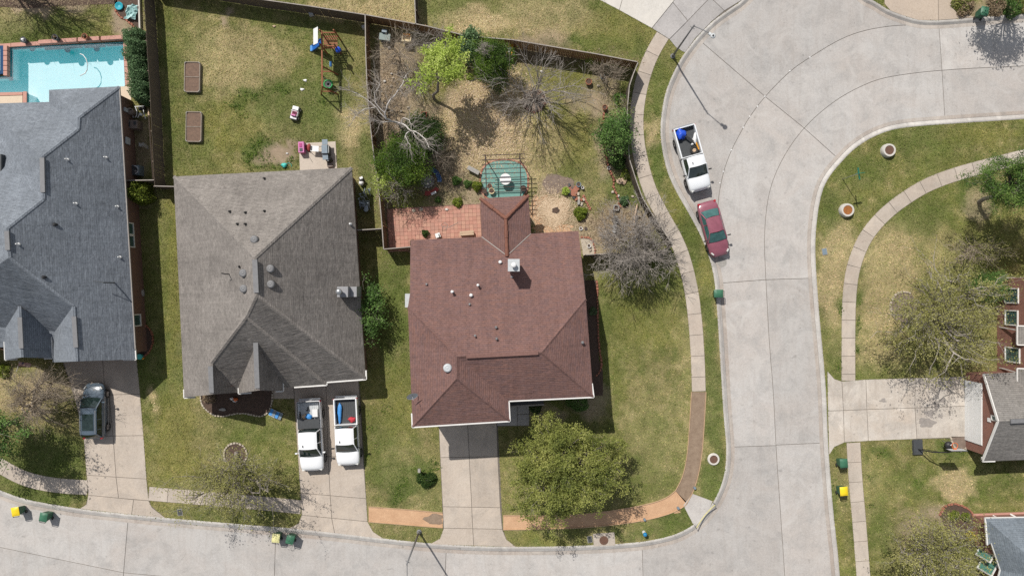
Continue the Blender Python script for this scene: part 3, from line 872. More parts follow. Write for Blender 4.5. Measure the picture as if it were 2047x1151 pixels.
def strip(name, label, center, width_px, mat, every=1.5, z=0.03, gap=0.014, first=0.0):
    """a walk along a smooth centre line, cut into slabs"""
    c = smooth_curve(center, iters=3)
    l = offset_line(c, -width_px / 2); r = offset_line(c, width_px / 2)
    cutpts = along(c, every / MPP)
    polys = []
    for a, b in zip(cutpts[:-1], cutpts[1:]):
        s = seg_between(c, a, b)
        # drop near-duplicate points
        q = [s[0]]
        for p in s[1:]:
            if (p - q[-1]).length > 1.0: q.append(p)
        if len(q) < 2: continue
        q[-1] = s[-1]
        polys.append(offset_line(q, -width_px / 2) + list(reversed(offset_line(q, width_px / 2))))
    return paving(name, label, l + list(reversed(r)), polys, mat, z, gap)

V2 = lambda *a: [Vector(p) for p in a]
# driveway of the red house
paving('driveway', 'two-lane concrete driveway of the red roofed house', [(874, 780), (992, 780), (1005, 1056), (1013, 1078), (1031, 1092), (860, 1087), (880, 1075), (886, 1058)],
       [V2((875, 790), (932, 790), (938, 913), (880, 914)), V2((932, 790), (991, 790), (995, 912), (938, 913)),
        V2((880, 914), (938, 913), (943, 1013), (885, 1012)), V2((938, 913), (995, 912), (1000, 1014), (943, 1013)),
        V2((885, 1012), (943, 1013), (945, 1056), (887, 1055)), V2((943, 1013), (1000, 1014), (1004, 1057), (945, 1056)),
        V2((887, 1055), (945, 1056), (947, 1090), (860, 1087), (879, 1076)), V2((945, 1056), (1004, 1057), (1012, 1077), (1031, 1092), (947, 1090))], m_drive)
paving('walkway', 'short concrete walk from porch to driveway of the red roofed house', [(990, 805), (1060, 803), (1058, 851), (993, 852)],
       [V2((993, 806), (1034, 805), (1034, 851), (993, 851)), V2((1034, 805), (1058, 804), (1058, 827), (1034, 828)), V2((1034, 828), (1058, 827), (1058, 850), (1034, 851))], m_greywalk)
# driveway with the two pickups
paving('driveway', 'concrete driveway with the two white pickups', [(540, 750), (718, 748), (735, 1044), (745, 1062), (767, 1076), (579, 1055), (597, 1045), (603, 1028), (588, 797), (545, 797)],
       [V2((545, 755), (586, 752), (588, 797), (546, 797)), V2((586, 752), (651, 750), (656, 912), (595, 910)), V2((651, 750), (716, 748), (726, 912), (656, 912)),
        V2((595, 910), (656, 912), (660, 990), (601, 985)), V2((656, 912), (726, 912), (732, 996), (660, 990)),
        V2((601, 985), (660, 990), (663, 1035), (603, 1029)), V2((660, 990), (732, 996), (735, 1042), (663, 1035)),
        V2((603, 1029), (663, 1035), (669, 1065), (579, 1055), (597, 1045)), V2((663, 1035), (735, 1042), (746, 1062), (767, 1076), (669, 1065))], m_drive)
# driveway with the dark car
paving('driveway', 'concrete driveway with the dark blue car', [(122, 715), (272, 715), (277, 767), (296, 985), (302, 1010), (330, 1034), (160, 1016), (172, 1008), (176, 990), (167, 870), (150, 800)],
       [V2((125, 718), (205, 717), (210, 789), (148, 790)), V2((205, 717), (273, 716), (280, 787), (210, 789)),
        V2((148, 790), (218, 789), (226, 871), (167, 872)), V2((218, 789), (280, 787), (287, 870), (226, 871)),
        V2((167, 872), (226, 871), (232, 953), (173, 949)), V2((226, 871), (287, 870), (293, 957), (232, 953)),
        V2((173, 949), (232, 953), (237, 995), (176, 989)), V2((232, 953), (293, 957), (297, 1000), (237, 995)),
        V2((176, 989), (267, 998), (263, 1028), (160, 1016), (173, 1007)), V2((267, 998), (297, 1000), (304, 1014), (330, 1034), (263, 1028))], m_drive)
# east driveway
ed = [(1654, 742), (1668, 757), (1683, 762), (1732, 758), (1832, 755), (1930, 752), (1933, 875), (1835, 877), (1736, 880), (1688, 884), (1668, 893), (1658, 908)]
paving('driveway', 'pale stained concrete driveway with basketball hoop beside it', ed,
       [V2((1654, 742), (1668, 757), (1683, 762), (1686, 820), (1655, 821)), V2((1655, 821), (1686, 820), (1688, 884), (1668, 893), (1658, 908)),
        V2((1683, 762), (1731, 758), (1733, 818), (1686, 820)), V2((1686, 820), (1733, 818), (1736, 881), (1688, 884)),
        V2((1731, 758), (1830, 755), (1829, 815), (1733, 818)), V2((1733, 818), (1829, 815), (1833, 877), (1736, 881)),
        V2((1830, 755), (1927, 752), (1929, 811), (1829, 815)), V2((1829, 815), (1929, 811), (1931, 873), (1833, 877))], m_drive_pale)
edr = bpy.data.objects['driveway.003']
for i, (x, y, rx, ry) in enumerate([(1858, 826, 9, 7), (1872, 812, 6, 9), (1843, 838, 5, 4), (1853, 845, 16, 9), (1885, 800, 7, 5), (1765, 800, 6, 4), (1880, 831, 5, 4)]):
    q = P(x, y); MB().blob((q.x, q.y, .0305), (rx * MPP, ry * MPP, .0025), i, 26, 4, rough=.3).build('oil_stain', m_stainc, edr)
# driveway at the top
paving('driveway', 'white concrete driveway at the top edge', [(1120, -40), (1200, 0), (1240, 22), (1303, 57), (1338, 79), (1352, 96), (1372, 104), (1391, 77), (1424, 43), (1457, 20), (1484, 0), (1530, -60)],
       [V2((1120, -40), (1255, -40), (1238, 21), (1198, 0)), V2((1255, -40), (1375, -40), (1345, 5), (1303, 57), (1238, 21)),
        ], m_white_conc)
ap = paving('driveway_apron', 'grey concrete apron where the top driveway meets the street', [(1303, 57), (1340, 80), (1391, 77), (1345, 5)],
       [V2((1345, 5), (1375, 42), (1338, 79), (1303, 57)), V2((1345, 5), (1380, -45), (1420, -5), (1375, 42)), V2((1375, 42), (1420, -5), (1448, 22), (1422, 44), (1390, 77), (1369, 106), (1352, 96), (1338, 79)),
        V2((1420, -5), (1470, -60), (1526, -60), (1484, 0), (1448, 22))], m_greywalk, z=0.034)
# tan driveway top right
paving('driveway', 'tan driveway in the top right corner', [(1768, -60), (1768, 8), (1780, 22), (1803, 31), (1836, 41), (1876, 42), (1950, 36), (1925, 25), (1915, 8), (1913, -60)],
       [V2((1768, -60), (1875, -60), (1876, 41), (1836, 41), (1803, 31), (1780, 22), (1768, 8)), V2((1875, -60), (1913, -60), (1915, 8), (1925, 25), (1950, 35), (1876, 41))], m_tanpave)
strip('sidewalk', 'curved sidewalk between the back fence and the street bend', [(1325, 71), (1305, 104), (1290, 140), (1278, 185), (1271, 240), (1276, 300), (1295, 375), (1326, 434), (1360, 492), (1382, 574), (1391, 651), (1395, 717), (1397, 782)], 28, m_walk, 1.75)
strip('sidewalk', 'curved sidewalk east of the street', [(2120, 290), (2047, 313), (1926, 343), (1860, 366), (1815, 392), (1772, 424), (1735, 465), (1715, 505), (1703, 545), (1698, 590), (1696, 634), (1696, 761)], 28, m_walk, 1.5)
strip('sidewalk', 'straight sidewalk below the basketball driveway', [(1706, 884), (1710, 960), (1717, 1034), (1726, 1151), (1740, 1330)], 28, m_walk, 1.65)
strip('sidewalk', 'sidewalk under the sparse oak beside the two pickups', [(297, 986), (390, 994), (512, 1004), (602, 1013)], 28, m_walk, 1.6)
strip('sidewalk', 'shaded sidewalk at the left edge', [(-90, 880), (0, 931), (50, 958), (110, 970), (175, 974)], 30, m_walk, 1.6)

# unfinished walk: sand bed between form boards
def formed(name, label, left, right, mat, board_left=True, board_right=True):
    l = smooth_curve(left, iters=2); r = smooth_curve(right, iters=2)
    w = [tuple(P(p.x, p.y).xy) for p in l + list(reversed(r))]
    t = thing(name, label, 'sand bed', P(l[0].x, l[0].y))
    MB().prism(w, -0.05, 0.014).build('sand_fill', mat, t)
    pave(offset_poly(w, -0.08))
    for c, on in ((l, board_left), (r, board_right)):
        if not on: continue
        pts = along(c, 3.0 / MPP)
        for a, b in zip(pts[:-1], pts[1:]):
            s = seg_between(c, a, b)
            q = [s[0]] + [p for p in s[1:-1] if 1] + [s[-1]]
            a1 = offset_line(q, -0.55); b1 = offset_line(q, 0.55)
            poly = [tuple(P(p.x, p.y).xy) for p in a1 + list(reversed(b1))]
            MB().prism(poly, -0.05, 0.085).build('form_board', m_form, t)
    return t
formed('unfinished_sidewalk', 'grey sand sidewalk bed between form boards beside the street', [(1382, 783), (1378, 850), (1374, 907), (1365, 952), (1350, 980)], [(1411, 783), (1407, 860), (1401, 927), (1388, 978), (1372, 1006)], m_wetdirt)
us = formed('unfinished_sidewalk', 'orange sand sidewalk bed between form boards around the corner', [(1006, 1029), (1134, 1030), (1224, 1020), (1291, 1008), (1330, 996), (1350, 980)], [(1006, 1058), (1134, 1056), (1224, 1049), (1291, 1039), (1340, 1026), (1367, 1012), (1374, 1004)], m_sand)
for (a, b) in (((1287, 1035), 0), ((1354, 1018), 1)):
    pz = P(*a); MB().prism([(pz.x - .26, pz.y - .32), (pz.x + .26, pz.y - .26), (pz.x + .22, pz.y + .2), (pz.x - .3, pz.y + .15)], -0.02, 0.018).build('sand_patch', m_sand, us)
formed('unfinished_sidewalk', 'orange sand bed between the two driveways', [(737, 1012), (810, 1017), (885, 1024)], [(737, 1042), (810, 1048), (885, 1054)], m_sand)
pz = P(868, 1037)
gp = MB().blob((pz.x, pz.y, 0.0), (0.9, 0.52, 0.03), 3, 18, 6, rough=.22).build('grey_fill', m_wetdirt, bpy.data.objects['unfinished_sidewalk.002'])
for i, (x, y) in enumerate([(1388, 974), (1355, 1014), (1288, 1037)]):
    tag(MB().lathe([(0.11, 0), (0.11, 0.22), (0.095, 0.25), (0.05, 0.255)], P(x, y, 0.015), 14).build('utility_standpipe', m_slateplastic),
        ['small grey standpipe at the inner edge of the corner ramp', 'small grey standpipe in the orange sand by the ramp', 'small grey standpipe on the lower edge of the sand strip'][i], 'standpipe', 'grey standpipes along the sand walk')
rmp = [(1384, 986), (1424, 1001), (1416, 1021), (1390, 1046), (1385, 1046), (1366, 1009)]
o = MB().prism([tuple(P(*p).xy) for p in rmp], -0.05, 0.035).build('kerb_ramp', m_road)
tag(o, 'new pale concrete corner ramp behind caution tape', 'ramp', kind='structure'); pave([tuple(P(*p).xy) for p in rmp])
# stakes with caution tape
t = thing('caution_tape', 'yellow caution tape strung between two dark stakes at the corner ramp', 'caution tape', P(1386, 1049))
A, B = P(1388, 1049), P(1425, 1003)
for q in (A, B):
    MB().tube([q, q + Vector((0, 0, .75))], .018, 6).build('stake', m_black, t)
tp = []
for i in range(13):
    k = i / 12
    q = A.lerp(B, k); tp.append(Vector((q.x, q.y, 0.68 - .30 * math.sin(math.pi * k))))
mb = MB()
for a, b in zip(tp[:-1], tp[1:]):
    e = Vector((0.015, -0.015, 0.035))
    mb.add([a - e, b - e, b + e, a + e], [(0, 1, 2, 3)])
mb.build('tape', m_tape, t)

# ------------------------------------------------------------------ houses
def eave_plane(p1, p2, h, pitch, inward):
    """roof plane through an eave line (pixels, at height h) rising by pitch towards the pixel 'inward'"""
    a, b = P(*p1, h), P(*p2, h)
    t = (b - a).normalized()
    n2 = Vector((-t.y, t.x, 0))
    if (P(*inward, h) - a).dot(n2) < 0: n2 = -n2
    up = (n2 + Vector((0, 0, pitch))).normalized()
    n = t.cross(up).normalized()
    return a, (n if n.z > 0 else -n)

def hit(pl, px, py):
    a, n = pl
    o = Vector((0, 0, CAMH)); d = P(px, py, 0) - o
    k = (a - o).dot(n) / d.dot(n)
    return o + d * k

def house(name, label, loc_px):
    return thing(name, label, 'house', P(*loc_px))

def roof(parent, V, faces, mat, thick=0.17, name='roof'):
    """V: key -> world Vector; faces: lists of keys (top side). Closed shell with fascia."""
    keys = list(V)
    ix = {k: i for i, k in enumerate(keys)}
    n = len(keys)
    top = []
    for f in faces:
        q = [ix[k] for k in f]
        ar = sum(V[keys[q[i]]].x * V[keys[q[(i + 1) % len(q)]]].y - V[keys[q[(i + 1) % len(q)]]].x * V[keys[q[i]]].y for i in range(len(q)))
        top.append(q if ar > 0 else q[::-1])
    cnt = {}
    for q in top:
        for a, b in zip(q, q[1:] + q[:1]):
            cnt[(a, b)] = 1
    vs = [V[k] for k in keys] + [V[k] - Vector((0, 0, thick)) for k in keys]
    fs = [tuple(q) for q in top]; mi = [0] * len(fs)
    for (a, b) in list(cnt):
        if (b, a) not in cnt:
            fs.append((b, a, a + n, b + n)); mi.append(1)
    mb = MB(); mb.v = [tuple(v) for v in vs]; mb.f = fs; mb.mi = mi
    return mb.build(name, [mat, m_fascia], parent, uv=True)

def walls(parent, loop, mat, inset=0.42, name='wall'):
    """vertical walls under a roof outline (world points with their eave heights)"""
    xy = offset_poly([(p.x, p.y) for p in loop], inset)
    n = len(loop)
    vs = [(q[0], q[1], -0.05) for q in xy] + [(q[0], q[1], p.z - 0.03) for q, p in zip(xy, loop)]
    ar = sum(xy[i][0] * xy[(i + 1) % n][1] - xy[(i + 1) % n][0] * xy[i][1] for i in range(n))
    fs = [(i, (i + 1) % n, n + (i + 1) % n, n + i) for i in range(n)]
    if ar < 0: fs = [f[::-1] for f in fs]
    pave([(q[0], q[1]) for q in xy])
    return MB().add(vs, fs).build(name, mat, parent, uv=True)

def gutter(parent, pts, mat=None, w=0.11, name='gutter'):
    mb = MB()
    for a, b in zip(pts[:-1], pts[1:]):
        mb.bar(Vector(a) + Vector((0, 0, -.05)), Vector(b) + Vector((0, 0, -.05)), w, 0.12)
    return mb.build(name, mat or m_trim, parent)

def caps(parent, pairs, mat, r=0.13, name='ridge_cap', lift=0.03):
    """a low angled cap along each ridge or hip line"""
    for a, b in pairs:
        a, b = Vector(a), Vector(b)
        d = (b - a).normalized()
        s = d.cross(Vector((0, 0, 1))).normalized() * r
        dn = Vector((0, 0, -r * 0.55)); u = Vector((0, 0, lift))
        vs = [a + s + dn + u, a + u * 1.6, a - s + dn + u, b + s + dn + u, b + u * 1.6, b - s + dn + u]
        mb = MB().add(vs, [(0, 1, 4, 3), (1, 2, 5, 4), (0, 2, 1), (3, 4, 5)])
        mb.build(name, mat, parent, uv=True)

def facing(p, n):   # rotation that turns local x to normal n (2d)
    return math.atan2(n.y, n.x)

def roof_pipe(parent, px, py, h, height=0.35, r=0.05, mat=None, cap=True, name='vent_pipe'):
    p = P(px, py, h)
    mb = MB().lathe([(0.11, -0.12), (0.10, 0.02), (r * 1.3, 0.06), (r, 0.09), (r, height)], p, 10)
    if cap: mb.lathe([(r * 1.5, height), (r * 1.5, height + .05), (r * .8, height + .12)], p, 10)
    return mb.build(name, mat or m_trim, parent)

def roof_turtle(parent, px, py, h, mat=None, r=0.30, name='roof_vent'):
    p = P(px, py, h)
    return MB().lathe([(r, -0.2), (r, 0.02), (r * 1.02, 0.10), (r * .8, 0.17), (r * .45, 0.20), (r * .42, 0.19), (r * .3, 0.215)], p, 22).build(name, mat or m_grey, parent, smooth=True)

def window(parent, c, n, w, h, panes=(2, 2), name='window', curtain=None):
    """framed window on a wall; c centre, n outward 2d normal"""
    n = Vector((n[0], n[1], 0)).normalized(); t = Vector((-n.y, n.x, 0))
    fr = MB()
    z = Vector((0, 0, 1))
    c = Vector(c)
    for s in (-1, 1):
        fr.bar(c + t * s * w / 2 - z * h / 2 + n * .03, c + t * s * w / 2 + z * h / 2 + n * .03, .09, .09)
        fr.bar(c - t * (w / 2 + .04) + z * s * h / 2 + n * .03, c + t * (w / 2 + .04) + z * s * h / 2 + n * .03, .09, .09)
    f = fr.build(name, m_trim, parent)
    nx, ny = panes
    for i in range(nx):
        for j in range(ny):
            a = c + t * (-w / 2 + w * (i + .5) / nx) + z * (-h / 2 + h * (j + .5) / ny) + n * .012
            u = t * (w / nx / 2 - .02); v = z * (h / ny / 2 - .02)
            MB().add([a - u - v, a + u - v, a + u + v, a - u + v], [(0, 1, 2, 3)]).build('pane', curtain or m_winglass, f)
    return f

# ---- slate house at the left edge
HA = house('slate_house', 'house with blue-grey slate shingle roof beside the pool', (150, 450))
pE = eave_plane((238, 173), (271, 718), 2.70, 0.92, (100, 450))
e = lambda x, y: hit(pE, x, y)
V = {'c0': P(238, 173, 2.7), 'c1': P(271, 718, 2.7), 'g1': e(152, 722), 'g0': e(146, 612), 'r6': e(18, 515), 'r5': e(13, 456), 'r4': e(86, 398),
     'r3': e(84, 313), 'r2': e(155, 258), 'r1': e(156, 235), 'n0': P(98, 180, 2.7), 'n1': P(98, 204, 2.75), 'n2': P(-40, 208, 2.75),
     'n3': P(-40, 292, 3.6), 'n4': P(-160, 300, 2.75), 'w5': P(-170, 470, 3.8), 's0': P(-170, 640, 3.6), 'gl': P(104, 724, 2.72), 'gk': e(110, 662) * 1.0}
V['gk'] = P(110, 662, 3.0)
V['s1'] = P(110, 690, 2.75); V['s2'] = P(-170, 700, 2.75)
roof(HA, V, [['c0', 'r1', 'r2', 'r3', 'r4', 'r5', 'r6', 'g0', 'g1', 'c1'], ['n0', 'r1', 'c0'], ['n0', 'n1', 'r2', 'r1'], ['n1', 'n2', 'r3', 'r2'], ['n2', 'n3', 'r4', 'r3'],
             ['n3', 'n4', 'r5', 'r4'], ['n4', 'w5', 'r6', 'r5'], ['w5', 's0', 's2', 's1', 'gk', 'g0', 'r6'], ['g0', 'gk', 'gl', 'g1']], m_sh_slate)
VG = {'a': P(38, 612, V['g0'].z * .86 + .3), 'b': P(43, 714, 4.6), 'l0': P(7, 662, 2.9), 'l1': P(10, 719, 2.9), 'q0': P(101, 655, 2.9), 'q1': P(104, 716, 2.9)}
VG['b'].z = VG['a'].z; VG['b'] = P(43, 714, VG['a'].z)
roof(HA, VG, [['a', 'l0', 'l1', 'b'], ['a', 'b', 'q1', 'q0']], m_sh_slate, name='gable_roof')
walls(HA, [V['c0'], V['n0'], V['n1'], V['n2'], V['n4'], V['s2'], P(-20, 700, 2.7), P(12, 714, 2.75), P(43, 711, 4.4), P(101, 712, 2.75), P(110, 716, 2.75), V['g1'], V['c1']], m_brick_brown)
gutter(HA, [P(8, 664, 2.9), P(10, 719, 2.9), P(34, 718, 2.9)]); gutter(HA, [P(101, 656, 2.9), P(104.5, 716, 2.9), P(88, 717, 2.9)]); gutter(HA, [P(270, 698, 2.7), P(271.5, 718.5, 2.7), P(246, 719.5, 2.7)])
gutter(HA, [P(238.5, 173, 2.7), P(270.5, 700, 2.7)], m_fascia, 0.07, 'drip_edge')
caps(HA, [(V['c0'], V['r1']), (V['r1'], V['r2']), (V['r2'], V['r3']), (V['r3'], V['r4']), (V['r4'], V['r5']), (V['r5'], V['r6']), (V['r6'], V['g0']), (V['g0'], V['g1']), (VG['a'], VG['b'])], m_sh_slate)
for (x0, y0, x1, y1, zz) in ((85.5, 316, 87, 385, 0), (15, 462, 17, 500, 0), (149, 632, 153, 694, 0), (41, 634, 44, 696, VG['a'].z)):
    a = e(x0, y0) if not zz else P(x0, y0, zz); b = e(x1, y1) if not zz else P(x1, y1, zz)
    a.z += .06; b.z += .06
    MB().bar(a, b, .34, .10).build('ridge_vent', m_grey, HA)
for x, y in ((135, 319), (212, 315), (152, 407), (235, 413), (37, 488), (240, 514)):
    q = e(x, y); roof_pipe(HA, x, y, q.z, .2, .042, m_white)
for x, y in ((112, 449), (90, 554)):
    q = e(x, y); roof_pipe(HA, x, y, q.z, .16, .09, m_black)
q = e(229, 565)
mb = MB().tube([q, q + Vector((0, 0, .9)), q + Vector((-.05, 0, 1.5))], .045, 8); mb.tube([q + Vector((0, 0, 1.45)), q + Vector((-.7, .12, 1.6))], .03, 6)
mb.build('antenna_mast', m_darkgrey, HA)
q = hit((P(98, 203, 2.75), Vector((-.1, .45, .85)).normalized()), 25, 427)
roof_turtle(HA, 25, 427, 5.2)
dk = P(2, 328, 4.4); MB().box(dk, (0.9, 1.3, 1.2)).build('chimney', m_darkgrey, HA)
wx = offset_poly([(V['c0'].x, V['c0'].y), (V['n0'].x, V['n0'].y), (V['c1'].x, V['c1'].y)], 0.42)[0].x
def wallA(py, z):   # east wall of the slate house
    k = (py - 173) / (718 - 173)
    q = P(238 + 33 * k, py, 2.7); return Vector((q.x - .40, P(0, py, z).y, z))
for yy in (457, 482): window(HA, wallA(yy, 1.75), (1, .06), .92, 1.15, (1, 1))
window(HA, wallA(640, 1.5), (1, .06), .9, 1.2, (1, 2))
q = wallA(282, 1.3); MB().box(q + Vector((.06, 0, 0)), (.10, .55, .6)).build('meter_box', m_paleplastic, HA)
q = wallA(220, 1.3); MB().box(q + Vector((.06, 0, 0)), (.12, .3, .5)).build('meter_box', m_paleplastic, HA)

# ---- taupe house in the middle left
HB = house('taupe_house', 'house with taupe-brown shingle hip roof and five round roof vents', (540, 560))
hr = 8.5
V = {'A': P(347, 353, 2.75), 'B': P(703, 335, 2.75), 'C': P(731, 757, 2.75), 'J0': P(653, 763, 2.75), 'J1': P(652.5, 769, 2.72), 'K': P(566, 774, 2.75), 'M': P(508, 515, hr), 'N': P(512, 590, hr), }
pW = eave_plane((347, 353), (368, 793), 2.75, (hr - 2.75) / ((V['M'].x - P(355, 515, 2.75).x)), (500, 560))
V['Q'] = hit(pW, 492, 632); V['L0'] = hit(pW, 421.5, 725); V['L1'] = hit(pW, 424, 788); V['D'] = P(368, 794, 2.75)
V['E'] = P(478, 784, 2.78); V['Z'] = P(500, 777, 2.75)
roof(HB, V, [['A', 'M', 'B'], ['A', 'D', 'L1', 'L0', 'Q', 'N', 'M'], ['B', 'M', 'N', 'C'], ['N', 'Q', 'J0', 'C'], ['Q', 'J1', 'J0'], ['Q', 'L0', 'Z'], ['Q', 'Z', 'K'], ['Q', 'K', 'J1'], ['L0', 'L1', 'E', 'Z']], m_sh_taupe)
gz = 5.9
VG = {'a': P(511, 660, gz), 'b': P(515.5, 780, gz), 'l0': P(475, 706, 3.05), 'l1': P(477, 786, 3.05), 'q0': P(563, 712, 3.05), 'q1': P(566, 781, 3.05)}
roof(HB, VG, [['a', 'l0', 'l1', 'b'], ['a', 'b', 'q1', 'q0']], m_sh_taupe, name='gable_roof')
walls(HB, [V['A'], V['B'], V['C'], V['J0'], V['J1'], V['K'], P(563, 776, 2.9), P(515, 777, gz), P(479, 780, 2.9), V['L1'], V['D']], m_brick_brown)
gutter(HB, [P(731.5, 740, 2.75), P(732, 758, 2.75), P(653, 764, 2.75), P(653, 769.5, 2.75), P(588, 774, 2.75)])
gutter(HB, [P(563.5, 718, 3.05), P(566, 781.5, 3.05), P(551, 782.5, 3.05)]); gutter(HB, [P(474.5, 716, 3.05), P(477, 786.5, 3.05), P(502, 785, 3.05)]); gutter(HB, [P(367.5, 778, 2.75), P(368, 795, 2.75), P(390, 794, 2.75)])
caps(HB, [(V['B'], V['M']), (V['M'], V['N']), (V['A'], V['M']), (V['N'], V['C']), (V['N'], V['Q']), (V['Q'], V['L0']), (V['L0'], V['L1']), (V['Q'], V['J1']), (VG['a'], VG['b'])], m_sh_taupe, 0.15)
for (a, b) in ((P(509.5, 519, hr + .07), P(512.5, 585, hr + .07)), (VG['a'].lerp(VG['b'], .15) + Vector((0, 0, .07)), VG['a'].lerp(VG['b'], .96) + Vector((0, 0, .07))), (V['L0'].lerp(V['L1'], .1) + Vector((0, 0, .07)), V['L0'].lerp(V['L1'], .95) + Vector((0, 0, .07)))):
    MB().bar(a, b, .36, .10).build('ridge_vent', m_grey, HB)
pEB = (V['B'], (V['C'] - V['B']).cross(V['M'] - V['B']).normalized())
pNB = (V['A'], (V['B'] - V['A']).cross(V['M'] - V['A']).normalized())
for i, (x, y) in enumerate(((509, 479), (487, 546), (488, 577), (541, 537), (542, 568))):
    q = hit(pEB if x > 515 else pW if y > 500 else pNB, x, y); roof_turtle(HB, x, y, q.z + .08, m_grey, .29)
for x, y, m, hh in ((460, 423, m_black, .2), (491, 425, m_black, .15), (529, 422, m_black, .15), (529, 357, m_black, .2), (475, 448, m_black, .15), (491, 448, m_black, .2), (479, 533, m_black, .12)):
    q = hit(pNB if y < 500 else pW, x, y); roof_pipe(HB, x, y, q.z, hh, .05, m)
q = hit(pW, 458, 548); MB().tube([q, q + Vector((0, 0, .75)), q + Vector((-.22, .06, .85))], .04, 8).build('antenna_mast', m_black, HB)
q = hit(pEB, 701, 448); roof_pipe(HB, 701, 448, q.z, .2, .06, m_white)
# chimney: box with a lower shoulder and a round flue cap
q = hit(pEB, 690, 583)
ch = MB().box((P(689, 583, 4.2).x, P(689, 583, 4.2).y, 3.6), (0.82, 0.80, 2.6)); ch.box((P(705, 583, 4.0).x, P(705, 583, 4.0).y, 3.35), (0.70, 0.78, 1.7))
ch = ch.build('chimney', M('flashing_grey', (0.34, 0.34, 0.35), 0.5, (0.28, 0.28, 0.29), 3, metal=.3), HB)
fq = P(678.5, 583, 5.2)
MB().lathe([(.15, -.4), (.15, .1), (.24, .12), (.24, .24), (.18, .34), (.05, .38)], fq, 20).build('flue_cap', m_steel, ch, smooth=True)
for x in (625, 690):   # garage doors under the south eave
    c = P(x, 765, 1.1) + Vector((0, .43, 0))
    MB().box((c.x, P(x, 762, 2.7).y + .41, 1.08), (2.45, .05, 2.16), R(3)).build('garage_door', m_siding, HB)
q = P(360, 610, 1.5); MB().box((P(358, 610, 2.7).x - .0, q.y, 2.2), (.10, .9, .5)).build('side_vent', m_white, HB)

# ---- red house in the centre
HC = house('red_roof_house', 'two-storey house with red-brown shingle roof and white gutters', (1000, 650))
E, RG = 5.6, 7.35
pN = (P(913, 712.5, RG), (P(1082.5, 704, RG) - P(913, 712.5, RG)).cross(P(1171, 597, E) - P(913, 712.5, RG)).normalized())
nh = lambda x, y: hit(pN, x, y)
NE_ = nh(1010, 470).z
V = {'nw': nh(820.5, 480), 'v0': nh(963, 473.5), 'ne0': nh(1061, 467), 'ne': nh(1156.5, 461.5), 'eh': P(1171, 597, E), 'se': P(1186, 793, E), 'ic': P(1017, 801, E),
     'gse': P(1019, 841, E), 'gsw': P(824.5, 853, E), 'wh': nh(815.5, 613), 'wj': nh(819.5, 588), 'r0': P(913, 712.5, RG), 'r1': P(1082.5, 704, RG), 'r2': P(913, 756, RG)}
roof(HC, V, [['nw', 'v0', 'ne0', 'ne', 'eh', 'r1', 'r0', 'wh', 'wj'], ['eh', 'se', 'r1'], ['r0', 'r1', 'se', 'ic'], ['r0', 'ic', 'gse', 'r2'], ['r2', 'gse', 'gsw'], ['wh', 'r0', 'r2', 'gsw']], m_sh_red)
sr = hit(pN, 1013.5, 511)
VS = {'a': P(960, 397, NE_), 'b': P(1056.5, 391, NE_), 'c': P(1061.5, 467.5, NE_ + .03), 'd': P(963, 474, NE_ + .03), 'p': P(1011, 436.5, sr.z), 'q': sr + Vector((0, 0, .02))}
roof(HC, VS, [['a', 'p', 'b'], ['a', 'd', 'q', 'p'], ['b', 'p', 'q', 'c']], m_sh_red, name='sunroom_roof')
walls(HC, [V['nw'], V['v0'], VS['a'], VS['b'], V['ne0'], V['ne'], V['eh'], V['se'], V['ic'], V['gse'], V['gsw'], V['wh'], V['wj']], m_siding, .4)
gutter(HC, [P(1183.5, 766, E), P(1187, 793.5, E), P(1017.3, 801.5, E), P(1019.3, 841.5, E), P(824.3, 853.7, E), P(823, 826, E)])
caps(HC, [(V['r0'], V['r1']), (V['r0'], V['r2']), (V['r1'], V['eh']), (V['r1'], V['se']), (V['r2'], V['gse']), (V['r2'], V['gsw']), (V['r0'], V['wh'])], m_sh_red, .14)
MB().bar(P(932, 712.5, RG + .05), P(1076, 705, RG + .05), .26, .1).build('ridge_vent', m_sh_red, HC)
m_ridgetile = M('orange_ridge_tile', (0.235, 0.10, 0.065), 0.85, (0.165, 0.07, 0.05), 6)
for a, b in ((VS['a'], VS['p']), (VS['b'], VS['p']), (VS['p'], VS['q'])):
    n = max(3, int((b - a).length / .42))
    for i in range(n):
        p0 = a.lerp(b, i / n); p1 = a.lerp(b, (i + 1.12) / n)
        d = Vector((0, 0, .05))
        rr = .15 + .015 * ((i * 7) % 3 - 1)
        MB().tube([p0 + d * .4, p1 + d], [rr * 1.05, rr * .9], 8).build('ridge_tile', m_ridgetile, HC)
for a, b in ((V['v0'], VS['q']), (V['ne0'], VS['q'])):
    MB().bar(a + Vector((0, 0, .03)), b + Vector((0, 0, .03)), .06, .03).build('valley_flashing', m_fascia, HC)
# chimney
q = hit(pN, 1027, 545)
cc = P(1027, 530, 7.0)
print('NE', NE_, [round(v.z, 2) for v in V.values()])
ch = MB().box((cc.x, cc.y, 5.9), (.78, .82, 2.2)).build('chimney', m_white, HC)
MB().box((cc.x, cc.y, 7.03), (.86, .90, .08)).build('chimney_cap', m_paleplastic, ch)
MB().lathe([(.14, 0), (.14, .25), (.20, .27), (.20, .36), (.15, .42), (.04, .45)], (cc.x, cc.y, 7.07), 20).build('flue_cap', m_white, ch, smooth=True)
for x, y, m, hh, rr in ((1000, 524, m_white, .18, .09), (905, 583, m_white, .5, .08), (956, 570, m_white, .5, .07), (942, 590, m_white, .22, .09), (853, 568, m_steel, .12, .06), (939, 608, m_steel, .12, .06),
                    (950, 671, m_steel, .22, .05), (992, 654, m_grey, .18, .07), (993, 677, m_grey, .2, .06), (1023, 554, m_steel, .1, .04)):
    q = hit(pN, x, y); roof_pipe(HC, x, y, q.z, hh, rr, m)
pEc = (V['eh'], (V['se'] - V['eh']).cross(V['r1'] - V['eh']).normalized())
